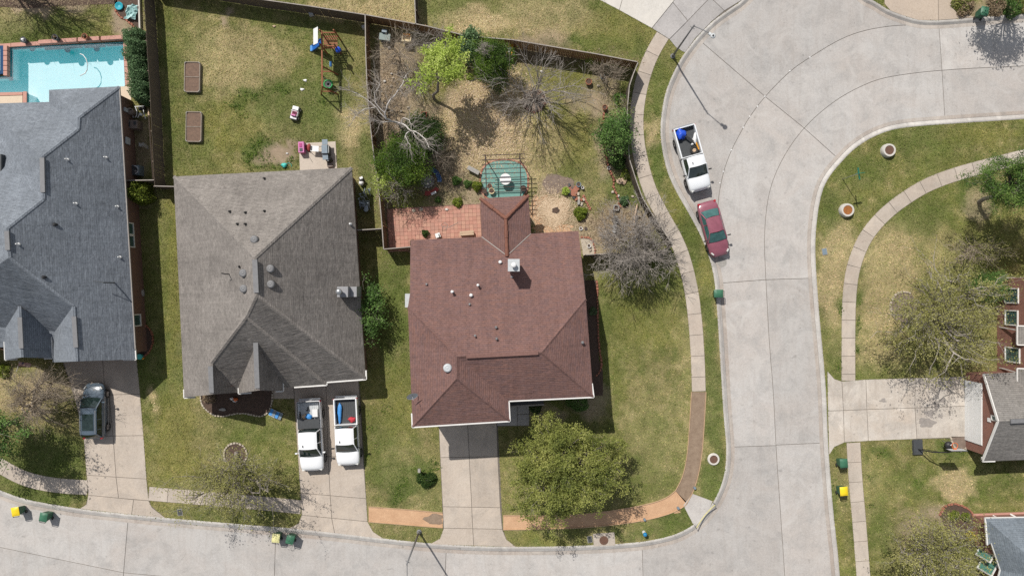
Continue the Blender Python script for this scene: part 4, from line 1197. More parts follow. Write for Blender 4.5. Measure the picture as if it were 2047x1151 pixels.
q = hit(pEc, 1164, 684); roof_pipe(HC, 1164, 684, q.z, .2, .08, m_grey)
pWc = (V['wh'], (V['gsw'] - V['wh']).cross(V['r0'] - V['wh']).normalized())
q = hit(pWc, 895, 735); roof_turtle(HC, 895, 735, q.z + .08, m_paleplastic, .32)
# satellite dish on the west eave
q = hit(pWc, 832, 786)
sd = MB().tube([q, q + Vector((0, 0, .55)), q + Vector((-.15, -.05, .75))], .03, 8).build('dish_mast', m_steel, HC)
mb = MB(); axd = Vector((.25, -.62, .55)).normalized(); uu = axd.cross(Vector((0, 0, 1))).normalized(); vv = uu.cross(axd)
cen = q + Vector((-.18, -.02, .95)); rings = []
for r_ in (0.0, .12, .24, .34, .38):
    rings.append([cen + axd * (.5 * r_ * r_) + (uu * math.cos(2 * math.pi * k / 20) * 1.12 + vv * math.sin(2 * math.pi * k / 20)) * r_ for k in range(20)])
mb.add([v for r_ in rings for v in r_], [(i * 20 + k, i * 20 + (k + 1) % 20, (i + 1) * 20 + (k + 1) % 20, (i + 1) * 20 + k) for i in range(4) for k in range(20)])
mb.build('satellite_dish', m_paleplastic, HC, smooth=True)
MB().bar(cen, cen + axd * .45 - Vector((0, 0, .12)), .035).build('dish_arm', m_grey, HC)
# porch beam, garage door and front windows under the south eave
MB().box((P(1050, 805, 3).x, P(1050, 805, 3).y, 2.75), (2.9, .55, .3), R(3)).build('porch_roof', m_darkgrey, HC)
MB().box((P(1050, 808, 2.9).x, P(1050, 808.5, 2.9).y - .06, 2.93), (3.0, .12, .1), R(3)).build('porch_gutter', m_fascia, HC)
c = P(922, 846, 5.5)
MB().box((c.x, c.y + .38, 1.1), (4.6, .05, 2.2), R(3)).build('garage_door', m_trim, HC)
for x, zz in ((880, 4.2), (960, 4.2)): window(HC, (P(x, 847, 5.5).x, P(x, 848, 5.5).y + .41, zz), (0.05, -1), 1.2, 1.3, (2, 2))
for x, zz in ((1080, 1.5), (1140, 1.5), (1080, 4.2), (1140, 4.2)): window(HC, (P(x, 797, 5.5).x, P(x, 797, 5.5).y + .41, zz), (0.05, -1), 1.1, 1.4, (2, 2))
for y, zz in ((640, 1.5), (720, 1.5), (700, 4.2)): window(HC, (P(1176, y, 5.5).x - .40, P(1176, y, zz).y, zz), (1, .05), 1.0, 1.3, (1, 2))
bx = P(817, 600, 1.0)
MB().box((P(814, 600, 2.9).x, bx.y, 2.2), (.5, 1.1, .4)).build('side_awning', m_paleplastic, HC)

# ---- brick house on the east side
HD = house('brick_house', 'red brick house with pale grey gable roof and white garage door', (1990, 750))
gx = P(1930, 757).x; ys, yn, yr = P(0, 896).y, P(0, 744).y, P(0, 822).y
pk, ev = 4.35, 2.55
oh = .28
V = {'p': Vector((gx - oh, yr, pk)), 'p2': Vector((gx + 22, yr + .9, pk)), 's': Vector((gx - oh, ys - .45, ev)), 's2': Vector((gx + 22, ys + .45, ev)), 'n': Vector((gx - oh, yn + .2, ev + .15)), 'n2': Vector((gx + 22, yn + 1.1, ev + .15))}
roof(HD, V, [['p', 's', 's2', 'p2'], ['p', 'p2', 'n2', 'n']], m_sh_pale)
vs = [Vector((gx, ys, -.05)), Vector((gx, yn, -.05)), Vector((gx, yn, ev)), Vector((gx, yr, pk - .14)), Vector((gx, ys, ev)), Vector((gx + 22, ys + .9, -.05)), Vector((gx + 22, ys + .9, ev)), Vector((gx + 22, yn + .9, -.05)), Vector((gx + 22, yn + .9, ev))]
MB().add(vs, [(1, 0, 4, 3, 2), (0, 5, 6, 4), (7, 1, 2, 8)]).build('wall', m_brick_red, HD, uv=True)
pave([(gx, ys), (gx + 22, ys), (gx + 22, yn), (gx, yn)])
y0, y1 = P(0, 879).y, P(0, 759).y
gd = MB()
for i in range(4):
    gd.box((gx - .03, (y0 + y1) / 2, .27 + .53 * i), (.05, y1 - y0 - .1, .515))
gd = MB().box((gx - .035, (y0 + y1) / 2, 1.06), (.03, y1 - y0, 2.16)).build('garage_door', m_trim, HD)
for i in range(4): MB().box((gx - .065, (y0 + y1) / 2, .27 + .53 * i), (.035, y1 - y0 - .08, .50)).build('door_panel', m_white, gd)
tb = MB()
for a, b in (((gx - oh, ys - .45, ev), (gx - oh, yr, pk)), ((gx - oh, yr, pk), (gx - oh, yn + .2, ev + .15))): tb.bar(Vector(a) + Vector((-.02, 0, -.03)), Vector(b) + Vector((-.02, 0, -.03)), .07, .2)
tb.build('rake_trim', m_trim, HD)
gutter(HD, [V['s'] + Vector((0, .35, 0)), V['s'], V['s'] + Vector((1.0, 0.02, 0))])
MB().bar(V['p'] + Vector((.9, .02, .06)), V['p'] + Vector((5, .2, .06)), .32, .1).build('ridge_vent', m_grey, HD)
MB().box((gx - .03, yr - .15, 2.75 + .2), (.08, .3, .35)).build('wall_lamp', m_white, HD)
window(HD, (gx - .02, yr + .1, 3.5), (-1, 0), .35, .5, (1, 1))
# two-storey block behind
bx_ = P(1993, 600).x; yb0, yb1 = P(0, 765).y, P(0, 556).y
MB().box((bx_ + 6, (yb0 + yb1) / 2, 2.9), (12, yb1 - yb0, 5.9)).build('wall', m_brick_red, HD, uv=True)
pave([(bx_, yb0), (bx_ + 12, yb0), (bx_ + 12, yb1), (bx_, yb1)])
V = {'a': Vector((bx_ - .1 + .4, yb0 - .4, 5.9)), 'b': Vector((bx_ + 12.4, yb0 - .4, 5.9)), 'c': Vector((bx_ + 12.4, yb1 + .4, 5.9)), 'd': Vector((bx_ + .3, yb1 + .4, 5.9)), 'p': Vector((bx_ + 4.6, (yb0 + yb1) / 2, 8.6)), 'q': Vector((bx_ + 8, (yb0 + yb1) / 2, 8.6))}
roof(HD, V, [['a', 'b', 'q', 'p'], ['b', 'c', 'q'], ['c', 'd', 'p', 'q'], ['d', 'a', 'p']], m_sh_pale, name='upper_roof')
MB().bar((bx_ - .04, yb1, .06), (bx_ + 3, yb1, .06), .12, .14).build('foundation', m_white_conc, HD)
for py, z, h in ((591, 1.75, 1.5), (635, 1.75, 1.4), (709, 1.85, 1.6)):
    window(HD, (bx_ - .02, P(0, py, z).y, z), (-1, 0), 1.15, h, (2, 3))
for py in (670, 755):
    q = Vector((bx_ + .1, P(0, py, 3.0).y, 3.0))
    V = {'a': q + Vector((-.55, -.75, 0)), 'b': q + Vector((-.55, .75, 0)), 'c': q + Vector((.4, .75, .5)), 'd': q + Vector((.4, -.75, .5))}
    br = roof(HD, V, [['a', 'd', 'c', 'b']], m_sh_pale, name='bay_roof')
    gutter(HD, [V['d'], V['a'], V['b'], V['c']], None, .08)
    MB().bar(q + Vector((-.5, .4, -.1)), q + Vector((-.05, .5, -2.8)), .09, .07).build('downpipe', m_trim, HD)

# ---- blue-grey roof house in the lower right corner
HE = house('blue_roof_house', 'brick house with blue-grey shingle roof in the lower right corner', (2010, 1100))
xw, yn_ = P(1945, 1030).x, P(0, 1029).y
MB().prism([(xw, yn_), (xw + 14, yn_ + .5), (xw + 14, yn_ - 14), (xw + .15, yn_ - 14), (xw + .15, yn_ - 5.6), (xw + 1.0, yn_ - 4.7), (xw + .8, yn_ - 2.4), (xw, yn_ - 2.4)], -.05, 2.75).build('wall', m_brick_red, HE, uv=True)
pave([(xw, yn_), (xw + 14, yn_ + .5), (xw + 14, yn_ - 14), (xw, yn_ - 14)])
MB().bar((xw - .05, yn_ + .05, .07), (xw + 14, yn_ + .55, .07), .16, .16).build('foundation', m_coping, HE)
H2 = 2.85
V = {'a': P(1970, 1035, H2), 'b': P(2200, 1031, H2), 'f': P(2330, 1200, H2 + 3.2), 'c': P(1974, 1089, H2), 'd': P(1982, 1085, H2 + .05), 'e': P(2000, 1139, H2 + .05), 'h': P(1985, 1200, H2), 'g': P(1990, 1330, H2), 'k': P(2110, 1160, H2 + 3.0)}
roof(HE, V, [['a', 'b', 'k'], ['a', 'k', 'd', 'c'], ['d', 'k', 'e'], ['e', 'k', 'g', 'h']], m_sh_blue)
gutter(HE, [V['b'], V['a'], V['c']], None, .1); gutter(HE, [V['d'], V['e'], V['h']], None, .08)
n2 = Vector((-.88, .47)).normalized()
for (px, py) in ((1972, 1103), (1975, 1130)):
    z = 1.35; q = P(px, py, z)
    window(HE, q, n2, 1.15, 1.7, (2, 1), curtain=M('teal_blind', (0.10, 0.27, 0.22), 0.3, (0.13, 0.32, 0.27), 8))
for px, py in ((1985, 1030), (2020, 1027)):
    a = P(px, py, .3); MB().bar(a, a + Vector((.6, -.5, 2.3)), .12, .08).build('downpipe', m_trim, HE)

# satisfy from other viewpoints: front doors
MB().box((P(600, 778, 2.7).x, P(600, 772, 2.7).y + .1, 1.05), (.95, .06, 2.1)).build('front_door', m_redwood, HB)

# ------------------------------------------------------------------ fences
FH = 1.83
def fence(label, top_px, mat, cap=True, side=1, h=FH, name='fence', group='wooden privacy fences'):
    """picket fence whose top edge follows the given pixels at height h"""
    pts = [P(x, y, h) for x, y in top_px]
    pts = [Vector((p.x, p.y)) for p in pts]
    t = thing(name, label, 'fence', (pts[0].x, pts[0].y, 0), group=group)
    pk = MB(); rd = random.Random(len(label) + int(top_px[0][0]))
    total = along(pts, 0.142)
    for a, b in zip(total[:-1], total[1:]):
        d = b - a
        if d.length < .05: continue
        rz = math.atan2(d.y, d.x); c = (a + b) / 2
        hh = h + rd.uniform(-.03, .02)
        nrm = Vector((-d.y, d.x)).normalized() * rd.uniform(-.012, .012)
        pk.box((c.x + nrm.x, c.y + nrm.y, hh / 2 + .02), (d.length - .012, .022, hh - .04), rz)
    o = pk.build('picket_row', mat, t); o['kind'] = 'stuff'
    posts = along(pts, 2.44)
    for p in posts:
        q = p
        # posts stand behind the pickets
        i = min(range(len(pts) - 1), key=lambda k: ((pts[k] + pts[k + 1]) / 2 - p).length)
        d = (pts[i + 1] - pts[i]).normalized(); nn = Vector((-d.y, d.x)) * side * .075
        MB().box((p.x + nn.x, p.y + nn.y, (h - .05) / 2), (.09, .09, h - .05), math.atan2(d.y, d.x)).build('post', mat, t)
    for z in (.35, 1.0, h - .28):
        r = MB()
        for a, b in zip(pts[:-1], pts[1:]):
            d = (b - a).normalized(); nn = Vector((-d.y, d.x)) * side * .034
            r.bar((a.x + nn.x, a.y + nn.y, z), (b.x + nn.x, b.y + nn.y, z), .045, .09)
        r.build('rail', mat, t)
    if cap:
        r = MB()
        for a, b in zip(pts[:-1], pts[1:]):
            r.bar((a.x, a.y, h + .02), (b.x, b.y, h + .02), .07, .035)
        r.build('cap_board', m_fencecap, t)
    return t
fence('long dark fence between the pool yard and the raised beds', [(284, -40), (288, 0), (294, 100), (300, 190), (305, 300), (309, 372)], m_fence, False, -1)
fence('low-lit fence panel with light cap beside the round bush', [(249, 361), (308, 360)], m_fence, True, 1)
fence('short fence panel joining the taupe house to the long dark fence', [(309, 372), (349, 373)], m_fence, True, 1)
fence('fence along the top of the swing set yard', [(288, -38), (400, -20), (512, -2), (620, 13), (730, 30)], m_fence, True, 1)
fence('brown fence between the swing set yard and the garden', [(730, 30), (731, 100), (734, 180), (742, 267), (750, 333), (757, 375), (764, 455), (767, 498)], m_fence_brown, True, 1)
fence('short light-topped fence beside the brick patio', [(767, 498), (824, 493)], m_fence_brown, True, 1)
fence('light-topped fence panel from the taupe house to the brown fence', [(714, 460), (763, 457)], m_fence, True, 1)
fence('brown fence along the top of the garden', [(731, 30), (742, 32), (829, 48), (855, 53), (932, 72), (1024, 80), (1124, 97), (1191, 108), (1274, 124)], m_fence_brown, True, 1)
fence('short fence running up to the top edge between two lawns', [(827, -40), (829, 0), (831, 49)], m_fence, True, 1)
fence('fence along the curved sidewalk with a pale top', [(1275, 126), (1266, 148), (1258, 172), (1254, 215), (1254, 255), (1258, 318), (1272, 362), (1284, 395), (1303, 427)], m_fence, True, 1)
fence('weathered fence behind the bare tree by the sidewalk', [(1303, 427), (1325, 460), (1345, 490), (1330, 502), (1250, 506), (1171, 509)], m_fence, True, 1)
# pool yard border strip
o = MB().prism([tuple(P(*p).xy) for p in ((278, -40), (281, -40), (284, 64), (281, 64))], -.02, .28).build('planter_border', m_white_conc)
tag(o, 'narrow pale border strip beside the long dark fence', 'border')
o = MB().prism([tuple(P(*p).xy) for p in ((296, 218), (299, 218), (309, 358), (306, 358))], -.02, .12).build('planter_border', m_palewood)
tag(o, 'pale timber edging between pool equipment and the long dark fence', 'edging')

# ------------------------------------------------------------------ swimming pool
PW = [tuple(P(*p).xy) for p in POOL]
pool = thing('swimming_pool', 'turquoise swimming pool with pink coping beside the slate house', 'pool', P(130, 140))
DEP = 1.25
n = len(PW)
ar = sum(PW[i][0] * PW[(i + 1) % n][1] - PW[(i + 1) % n][0] * PW[i][1] for i in range(n))
W2 = PW if ar > 0 else PW[::-1]
mb = MB().add([(p[0], p[1], -DEP) for p in W2] + [(p[0], p[1], .0) for p in W2], [((i + 1) % n, i, n + i, n + (i + 1) % n) for i in range(n)])
mb.build('basin_wall', m_plaster, pool)
fl = MB().prism(W2, -DEP - .1, -DEP + .002); fl.build('basin_floor', m_plaster, pool)
mb = MB().add([(p[0], p[1], -.24) for p in offset_poly(W2, .012)] + [(p[0], p[1], .0) for p in offset_poly(W2, .012)], [((i + 1) % n, i, n + i, n + (i + 1) % n) for i in range(n)])
mb.build('tile_band', M('aqua_tile', (0.02, 0.20, 0.24), 0.25, (0.03, 0.26, 0.30), 12), pool)
wm, wt_, wb = nt('pool_water')
tr = N(wt_, 'BsdfTransparent'); tr.inputs['Color'].default_value = (0.94, 0.99, 1.0, 1)
df = N(wt_, 'BsdfDiffuse'); df.inputs['Color'].default_value = (0.0, 0.86, 1.0, 1)
gl = N(wt_, 'BsdfGlossy'); gl.inputs['Roughness'].default_value = .03
fz = N(wt_, 'Fresnel'); fz.inputs['IOR'].default_value = 1.33
m1 = N(wt_, 'MixShader'); m1.inputs[0].default_value = 0.19
m2 = N(wt_, 'MixShader')
bp = N(wt_, 'Bump'); bp.inputs['Strength'].default_value = .15; L(wt_, noise(wt_, 3.5, 3), bp.inputs['Height']); L(wt_, bp.outputs[0], gl.inputs['Normal'])
L(wt_, tr.outputs[0], m1.inputs[1]); L(wt_, df.outputs[0], m1.inputs[2]); L(wt_, fz.outputs[0], m2.inputs[0]); L(wt_, m1.outputs[0], m2.inputs[1]); L(wt_, gl.outputs[0], m2.inputs[2])
L(wt_, m2.outputs[0], wt_.nodes['Material Output'].inputs['Surface'])
w = offset_poly(W2, .015)
tri = tessellate_polygon([[Vector((p[0], p[1], 0)) for p in w]])
MB().add([(p[0], p[1], -.11) for p in w], [tuple(t) for t in tri]).build('water', wm, pool)
def cop(poly, z=.05, mat=None, name='coping', par=pool):
    w = [tuple(P(*p).xy) for p in poly]; pave(offset_poly(w, -.02))
    return MB().prism(offset_poly(w, .012), -.03, z, inset_top=.01).build(name, mat or m_coping, par)
for x0, x1, zz in ((-60, 24, .10), (24, 83, .14), (83, 160, .42), (162, 205, .46), (207, 252, .42)):
    f = lambda x: 88.5 - (x * .0605)
    a = 8.5
    cop([(x0, f(x0)), (x1 - .5, f(x1)), (x1 - .5, f(x1) + a), (x0, f(x0) + a)], zz)
for i in range(7):
    k = i / 7; q = (i + 1) / 7
    cop([(246 + 4 * k, 84 + 88 * k), (255 + 4 * k, 84 + 88 * k), (255 + 4 * q, 84 + 88 * q), (246 + 4 * q, 84 + 88 * q)], .04)
for i in range(6):
    k = i * 10
    cop([(12, 94 + k), (20.5, 94 + k), (20.5, 104 + k), (12, 104 + k)], .35)
cop([(-60, 186), (46, 184), (46, 191), (-60, 194)], .05); cop([(46, 183), (54.5, 183), (54.5, 218), (46, 218)], .05)
cop([(-60, 194), (46, 191), (46, 218), (-60, 220)], .04, m_deck, 'deck_slab')
cop([(240, 173), (263, 172), (263, 201), (242, 201)], .03, m_deck, 'deck_slab'); cop([(234, 201), (242, 201), (242, 226), (234, 226)], .03, m_deck, 'deck_slab')
cop([(256, 60), (262, 60), (266, 172), (259, 172)], .02, m_stone, 'gravel_strip')
# raised spa at the left edge
spa = MB()
w = [tuple(P(*p).xy) for p in ((-60, 96), (12, 94), (12, 150), (-60, 152))]
spa.prism(w, -DEP, .32)
spa = spa.build('spa_wall', m_tile, pool)
w = offset_poly(w, .25)
MB().prism(w, .321, .345).build('spa_water', wm, pool)
MB().prism(offset_poly(w, .004), .30, .326).build('spa_floor', m_plaster, pool)
# cleaner hose
hp = [P(x, y, -.10) for x, y in ((160, 108), (166, 110), (172, 118), (175, 128), (174, 140), (170, 147), (160, 152))]
o = tag(MB().tube(hp, .035, 6).build('pool_hose', m_white, smooth=True), 'white pool cleaner hose curving over the water', 'hose')
q = P(144, 106, -.9); o = tag(MB().blob(q, (.22, .16, .12), 4, rough=.1).build('pool_cleaner', m_darkgrey, smooth=True), 'small dark pool cleaner under the water', 'pool cleaner')

# ------------------------------------------------------------------ patios and beds
# brick patio behind the red house
t = MB().prism([tuple(P(*p).xy) for p in ((772, 417), (962, 407), (965, 470), (965, 500), (820, 505), (776, 496))], -.04, .008).build('brick_patio', M('patio_joint', (0.30, 0.17, 0.13), .95, (0.22, 0.13, 0.10), 3))
tag(t, 'pink paver patio behind the red roofed house', 'patio', kind='structure'); pave([tuple(P(*p).xy) for p in ((770, 417), (962, 407), (965, 500), (776, 498))])
tile0 = None
m_pv = [M('pink_paver_%d' % i, c, .9, tuple(x * .82 for x in c), 2.5, .2, fine=.25) for i, c in enumerate([(0.56, 0.29, 0.22), (0.525, 0.265, 0.20), (0.57, 0.32, 0.235), (0.50, 0.275, 0.21)])]
meshes = []
a0 = P(774, 419); ux = (P(962, 409) - a0).normalized(); uy = Vector((ux.y, -ux.x, 0))
for m in m_pv:
    q = [ux * 0 + uy * 0, ux * .317, ux * .317 + uy * .317, uy * .317]
    b = MB().prism([(v.x, v.y) for v in q], 0, .03, inset_top=.006)
    me = bpy.data.meshes.new('paver'); me.from_pydata(b.v, [], b.f); me.materials.append(m); meshes.append(me)
rd = random.Random(5)
for i in range(24):
    for j in range(11):
        p = a0 + ux * (i * .322) + uy * (j * .322)
        if j > 9 and i > 4: continue
        o = bpy.data.objects.new('paver', meshes[rd.randrange(4)]); COL.objects.link(o); o.parent = t
        o.location = (p.x, p.y, .006 + rd.uniform(0, .008)); o.rotation_euler = (rd.uniform(-.01, .01), rd.uniform(-.01, .01), rd.uniform(-.008, .008))
# teal round patio with brick rim
c = P(1008, 362)
def ring(c, rx, ry, n, a0=0, sq=2.6):
    out = []
    for k in range(n):
        a = a0 + 2 * math.pi * k / n
        ca, sa = math.cos(a), math.sin(a)
        r = (abs(ca) ** sq + abs(sa) ** sq) ** (-1 / sq)
        out.append((c.x + rx * r * ca, c.y + ry * r * sa))
    return out
t = MB().prism(ring(c, 1.90, 1.68, 40), -.04, .03).build('teal_patio', m_teal)
tag(t, 'rounded teal patio with a brick rim under the iron trellis', 'patio', kind='structure'); pave(ring(c, 2.1, 1.9, 30))
ro = ring(c, 2.08, 1.86, 44); ri = ring(c, 1.92, 1.70, 44)
for k in range(44):
    q = [ri[k], ro[k], ro[(k + 1) % 44], ri[(k + 1) % 44]]
    MB().prism(offset_poly(q, .012), -.03, .06, inset_top=.006).build('rim_brick', m_pv[k % 4] if k % 3 else m_redbrickpiece, t)
# patio slab behind the taupe house
t = MB().prism([tuple(P(*p).xy) for p in ((598, 287), (671, 283), (675, 350), (600, 352))], -.04, .05, inset_top=.006).build('patio_slab', m_patio)
tag(t, 'pale concrete patio slab with grill behind the taupe house', 'patio', kind='structure'); pave([tuple(P(*p).xy) for p in ((597, 286), (672, 282), (676, 350), (599, 352))])

def bed(name, label, outline_px, mat, stone_path, stone_mat, size=.22, z=.03, closed=False, cat='flower bed', zh=.12, jit=.3, iters=2):
    w = [tuple(P(*p).xy) for p in outline_px]
    t = thing(name, label, cat, (w[0][0], w[0][1], 0))
    if mat is not None:
        MB().prism(w, -.03, z).build('soil', mat, t); pave(w)
    if stone_path:
        c = smooth_curve(stone_path, iters=iters)
        rd = random.Random(int(outline_px[0][0]))
        pp = along(c, size / MPP * 1.05)
        for a, b in zip(pp[:-1], pp[1:]):
            q = P(*((a + b) / 2)); d = b - a; s = size * rd.uniform(.8, 1.1)
            MB().box((q.x + rd.uniform(-.02, .02), q.y + rd.uniform(-.02, .02), zh * .45), (s * .95, s * rd.uniform(.5, .75), zh * rd.uniform(.8, 1.2)), math.atan2(-d.y, d.x) + rd.uniform(-jit, jit), taper=.85).build('edging_stone', stone_mat, t)
    return t
el = [(402, 786), (401, 800), (408, 815), (424, 828), (440, 832), (460, 829), (478, 825), (500, 827), (515, 832), (530, 830), (541, 818), (545, 800), (546, 780)]
bed('mulch_bed', 'dark mulch bed edged with stones in front of the taupe house', [(402, 770)] + el + [(546, 765)], m_soil, el, m_stone)
def circ(x, y, r, n=24, ry=None): return [(x + r * math.cos(2 * math.pi * k / n), y + (ry or r) * math.sin(2 * math.pi * k / n)) for k in range(n)]
cc_ = circ(471, 908, 23); bed('tree_ring', 'stone ring filled with mulch around the front yard oak', cc_, m_soil, cc_ + cc_[:1], m_stone, .24, cat='tree ring', iters=0)
cc_ = circ(1806, 613, 27, 24, 30); bed('tree_ring', 'pale stone ring around the sparse tree east of the street', cc_, m_dirt, cc_[8:21], m_stone, .24, cat='tree ring', iters=0)
cc_ = circ(1068, 203, 22); bed('tree_ring', 'dark edged mulch ring around the bare garden tree', cc_, m_dirt, cc_ + cc_[:1], m_rust, .3, cat='tree ring', iters=0)
bd = [(1878, 1030), (1885, 1012), (1905, 1005), (1925, 1010), (1942, 1022), (1946, 1035)]
bed('flower_bed', 'dark mulch bed with clipped shrubs by the blue-grey roof house', bd + [(1945, 1100), (1900, 1080)], m_soil, bd, m_redbrickpiece, .26)
bd = [(1900, 872), (1902, 886), (1908, 895), (1917, 901), (1927, 899), (1934, 893)]
bed('flower_bed', 'small rock edged bed beside the white garage door', bd + [(1934, 880), (1932, 872)], m_dirt, bd, m_stone, .26)
bd = [(275, 715), (292, 712), (302, 698), (308, 680), (303, 660), (292, 650), (286, 650)]
bed('flower_bed', 'small dark bed at the front corner of the slate house', bd, m_soil, bd, m_terra, .22)
bd = [(1160, 474), (1178, 474), (1186, 485), (1190, 500), (1188, 512)]
bed('flower_bed', 'little gravel bed with brick rim at the red roof corner', bd + [(1166, 512)], m_stone, bd, m_redbrickpiece, .24)
bd = [(1194, 640), (1198, 600), (1192, 560)]
bed('flower_bed', 'shaded side bed along the east wall of the red roofed house', [(1160, 560), (1193, 560), (1197, 720), (1205, 740), (1205, 790), (1160, 790)], m_soil, [(1193, 560), (1197, 700), (1203, 720), (1200, 745), (1190, 752)], m_redbrickpiece, .26)
bd = [(231, 20), (238, 33), (248, 38), (260, 46), (270, 55), (276, 62)]
bed('flower_bed', 'brick edged mulch corner beside the pool yard fence', [(225, -30)] + bd + [(283, 64), (280, -30)], m_soil, bd, m_redbrickpiece, .24)
bed('flower_bed', 'leaf littered planting strip along the top left edge', [(-60, -60), (225, -60), (235, 8), (120, 12), (60, 17), (0, 14), (-60, 15)], m_soil, None, None)
# brick border of the garden along the fence
bd = [(1213, 212), (1206, 232), (1205, 250), (1208, 280), (1211, 312), (1216, 335), (1220, 345), (1229, 360), (1224, 372), (1230, 384), (1235, 396), (1237, 406), (1240, 415)]
bed('garden_border', 'crooked row of bricks bordering the planted strip by the sidewalk fence', bd[:1], None, bd, m_redbrickpiece, .27, jit=.8, zh=.16, iters=1, cat='brick border')
# straw and dirt circles
def patch(name, label, x, y, rx, ry, mat, seed, z=.03, cat='mulch'):
    q = P(x, y); o = MB().blob((q.x, q.y, -.01), (rx * MPP, ry * MPP, z), seed, 48, 6, rough=.20).build(name, mat)
    tag(o, label, cat, kind='stuff'); pave([(v[0] * .92 + q.x * .08, v[1] * .92 + q.y * .08) for v in [(q.x + rx * MPP * math.cos(a), q.y + ry * MPP * math.sin(a)) for a in np.linspace(0, 6.28, 20)]])
    return o
patch('straw_mulch', 'ring of pale straw mulch beside the red roof', 1108, 421, 32, 31, m_straw, 2, .07, 'straw')
patch('stump_hole', 'dark rotted stump hole in the straw mulch', 1111, 421, 11, 9, m_soil, 5, .10, 'stump')
patch('bare_earth', 'mound of bare grey earth with one bright shrub', 1115, 368, 34, 20, m_dirt, 8, .05, 'earth')
patch('orange_earth', 'strip of orange earth between the red roof and the straw', 1078, 425, 20, 44, m_sand, 9, .02, 'earth')
patch('orange_earth', 'strip of orange earth below the straw mulch', 1110, 457, 44, 11, m_sand, 3, .02, 'earth')

# raised vegetable beds
def raised_bed(x, y, label):
    q = P(x, y)
    t = thing('raised_bed', label, 'raised bed', q, R(-1), 'raised vegetable beds')
    w_, l_ = 1.25, 2.45
    for s in (-1, 1):
        MB().box((s * w_ / 2, 0, .15), (.06, l_ - .2, .30)).build('side_board', m_wood, t, world=False)
        MB().box((0, s * l_ / 2, .15), (w_ - .2, .06, .30)).build('end_board', m_wood, t, world=False)
        for s2 in (-1, 1):
            MB().box((s * (w_ / 2 - .05), s2 * (l_ / 2 - .05), .17), (.17, .06, .34), s * s2 * R(-45)).build('corner_board', m_greystone, t, world=False)
    MB().box((0, 0, .25), (w_ - .1, .05, .06)).build('cross_tie', m_wood, t, world=False)
    MB().box((0, 0, .12), (w_ - .05, l_ - .05, .24)).build('soil', m_bedsoil, t, world=False)
    pave([tuple(P(x + a, y + b).xy) for a, b in ((-16, -31), (16, -31), (16, 31), (-16, 31))])
raised_bed(387, 156, 'raised vegetable bed nearer the top edge'); raised_bed(390, 255, 'raised vegetable bed nearer the taupe roof')

# ------------------------------------------------------------------ vehicles (local x forward, z up)
def loft(mb, st, mi=0):
    """st: list of (x, half profile [(y,z) from bottom centre outwards to top centre])"""
    rings = []
    for x, pr in st:
        full = [(x, y, z) for y, z in pr] + [(x, -y, z) for y, z in reversed(pr[1:-1])]
        rings.append(full)
    n = len(rings[0])
    vs = [v for r in rings for v in r]
    fs = [(i * n + k, i * n + (k + 1) % n, (i + 1) * n + (k + 1) % n, (i + 1) * n + k) for i in range(len(rings) - 1) for k in range(n)]
    fs.append(tuple(range(n))); fs.append(tuple((len(rings) - 1) * n + k for k in reversed(range(n))))
    return mb.add(vs, fs, mi)

def prof(w, zb, zt, crown=.03, tuck=.93, sh=.90):
    return [(0, zb), (w * .88, zb), (w * tuck, zb + .10), (w, zb + (zt - zb) * .45), (w * .985, zt - .10), (w * sh, zt - .015), (w * .5, zt + crown * .8), (0, zt + crown)]

def subsurf(o, lv=1):
    m = o.modifiers.new('sub', 'SUBSURF'); m.levels = lv; m.render_levels = lv
    return o

def wheel(t, x, y, r, w, rim):
    o = MB()
    n = 22
    pr = [(r * .62, -w / 2), (r * .93, -w / 2), (r, -w * .32), (r, w * .32), (r * .93, w / 2), (r * .62, w / 2)]
    vs = []
    for rr, yy in pr:
        for k in range(n):
            a = 2 * math.pi * k / n; vs.append((x + rr * math.cos(a), y + yy, r + rr * math.sin(a)))
    fs = [(i * n + k, i * n + (k + 1) % n, (i + 1) * n + (k + 1) % n, (i + 1) * n + k) for i in range(5) for k in range(n)]
    o.add(vs, fs)
    wl = o.build('wheel', m_rubber, t, world=False, smooth=True)
    d = MB()
    s = 1 if y > 0 else -1
    for k in range(n):
        pass
    vs = [(x, y + s * w * .36, r)] + [(x + r * .63 * math.cos(2 * math.pi * k / 20), y + s * w * (.47 if k % 4 < 2 else .36), r + r * .63 * math.sin(2 * math.pi * k / 20)) for k in range(20)]
    d.add(vs, [(0, 1 + k, 1 + (k + 1) % 20) for k in range(20)]).build('rim', rim, wl, world=False)
    # dark arch lining just inside the wing
    a = MB(); vs = []
    for k in range(13):
        th = math.pi * k / 12
        for yy in (y + s * w * .30, y - s * .12):
            vs.append((x + r * 1.16 * math.cos(th), yy, r + r * 1.16 * math.sin(th)))
    a.add(vs, [(2 * k, 2 * k + 1, 2 * k + 3, 2 * k + 2) for k in range(12)]).build('wheel_arch', m_black, t, world=False)
    return wl

def pane(t, name, c, mat, bow=(0, 0, 0), n=5, parent=None):
    """bowed quad pane from corners a,b (bottom left/right), c,d (top right/left)"""
    a, b, cc, d = [Vector(v) for v in c]
    vs = []; bw = Vector(bow)
    for j in range(4):
        v = j / 3
        for i in range(n + 1):
            u = i / n
            vs.append((a.lerp(b, u)).lerp(d.lerp(cc, u), v) + bw * (4 * u * (1 - u)) * (.5 + .5 * math.sin(math.pi * (.2 + .6 * v))))
    fs = [(j * (n + 1) + i, j * (n + 1) + i + 1, (j + 1) * (n + 1) + i + 1, (j + 1) * (n + 1) + i) for j in range(3) for i in range(n)]
    return MB().add(vs, fs).build(name, mat, parent or t, world=False, smooth=True)

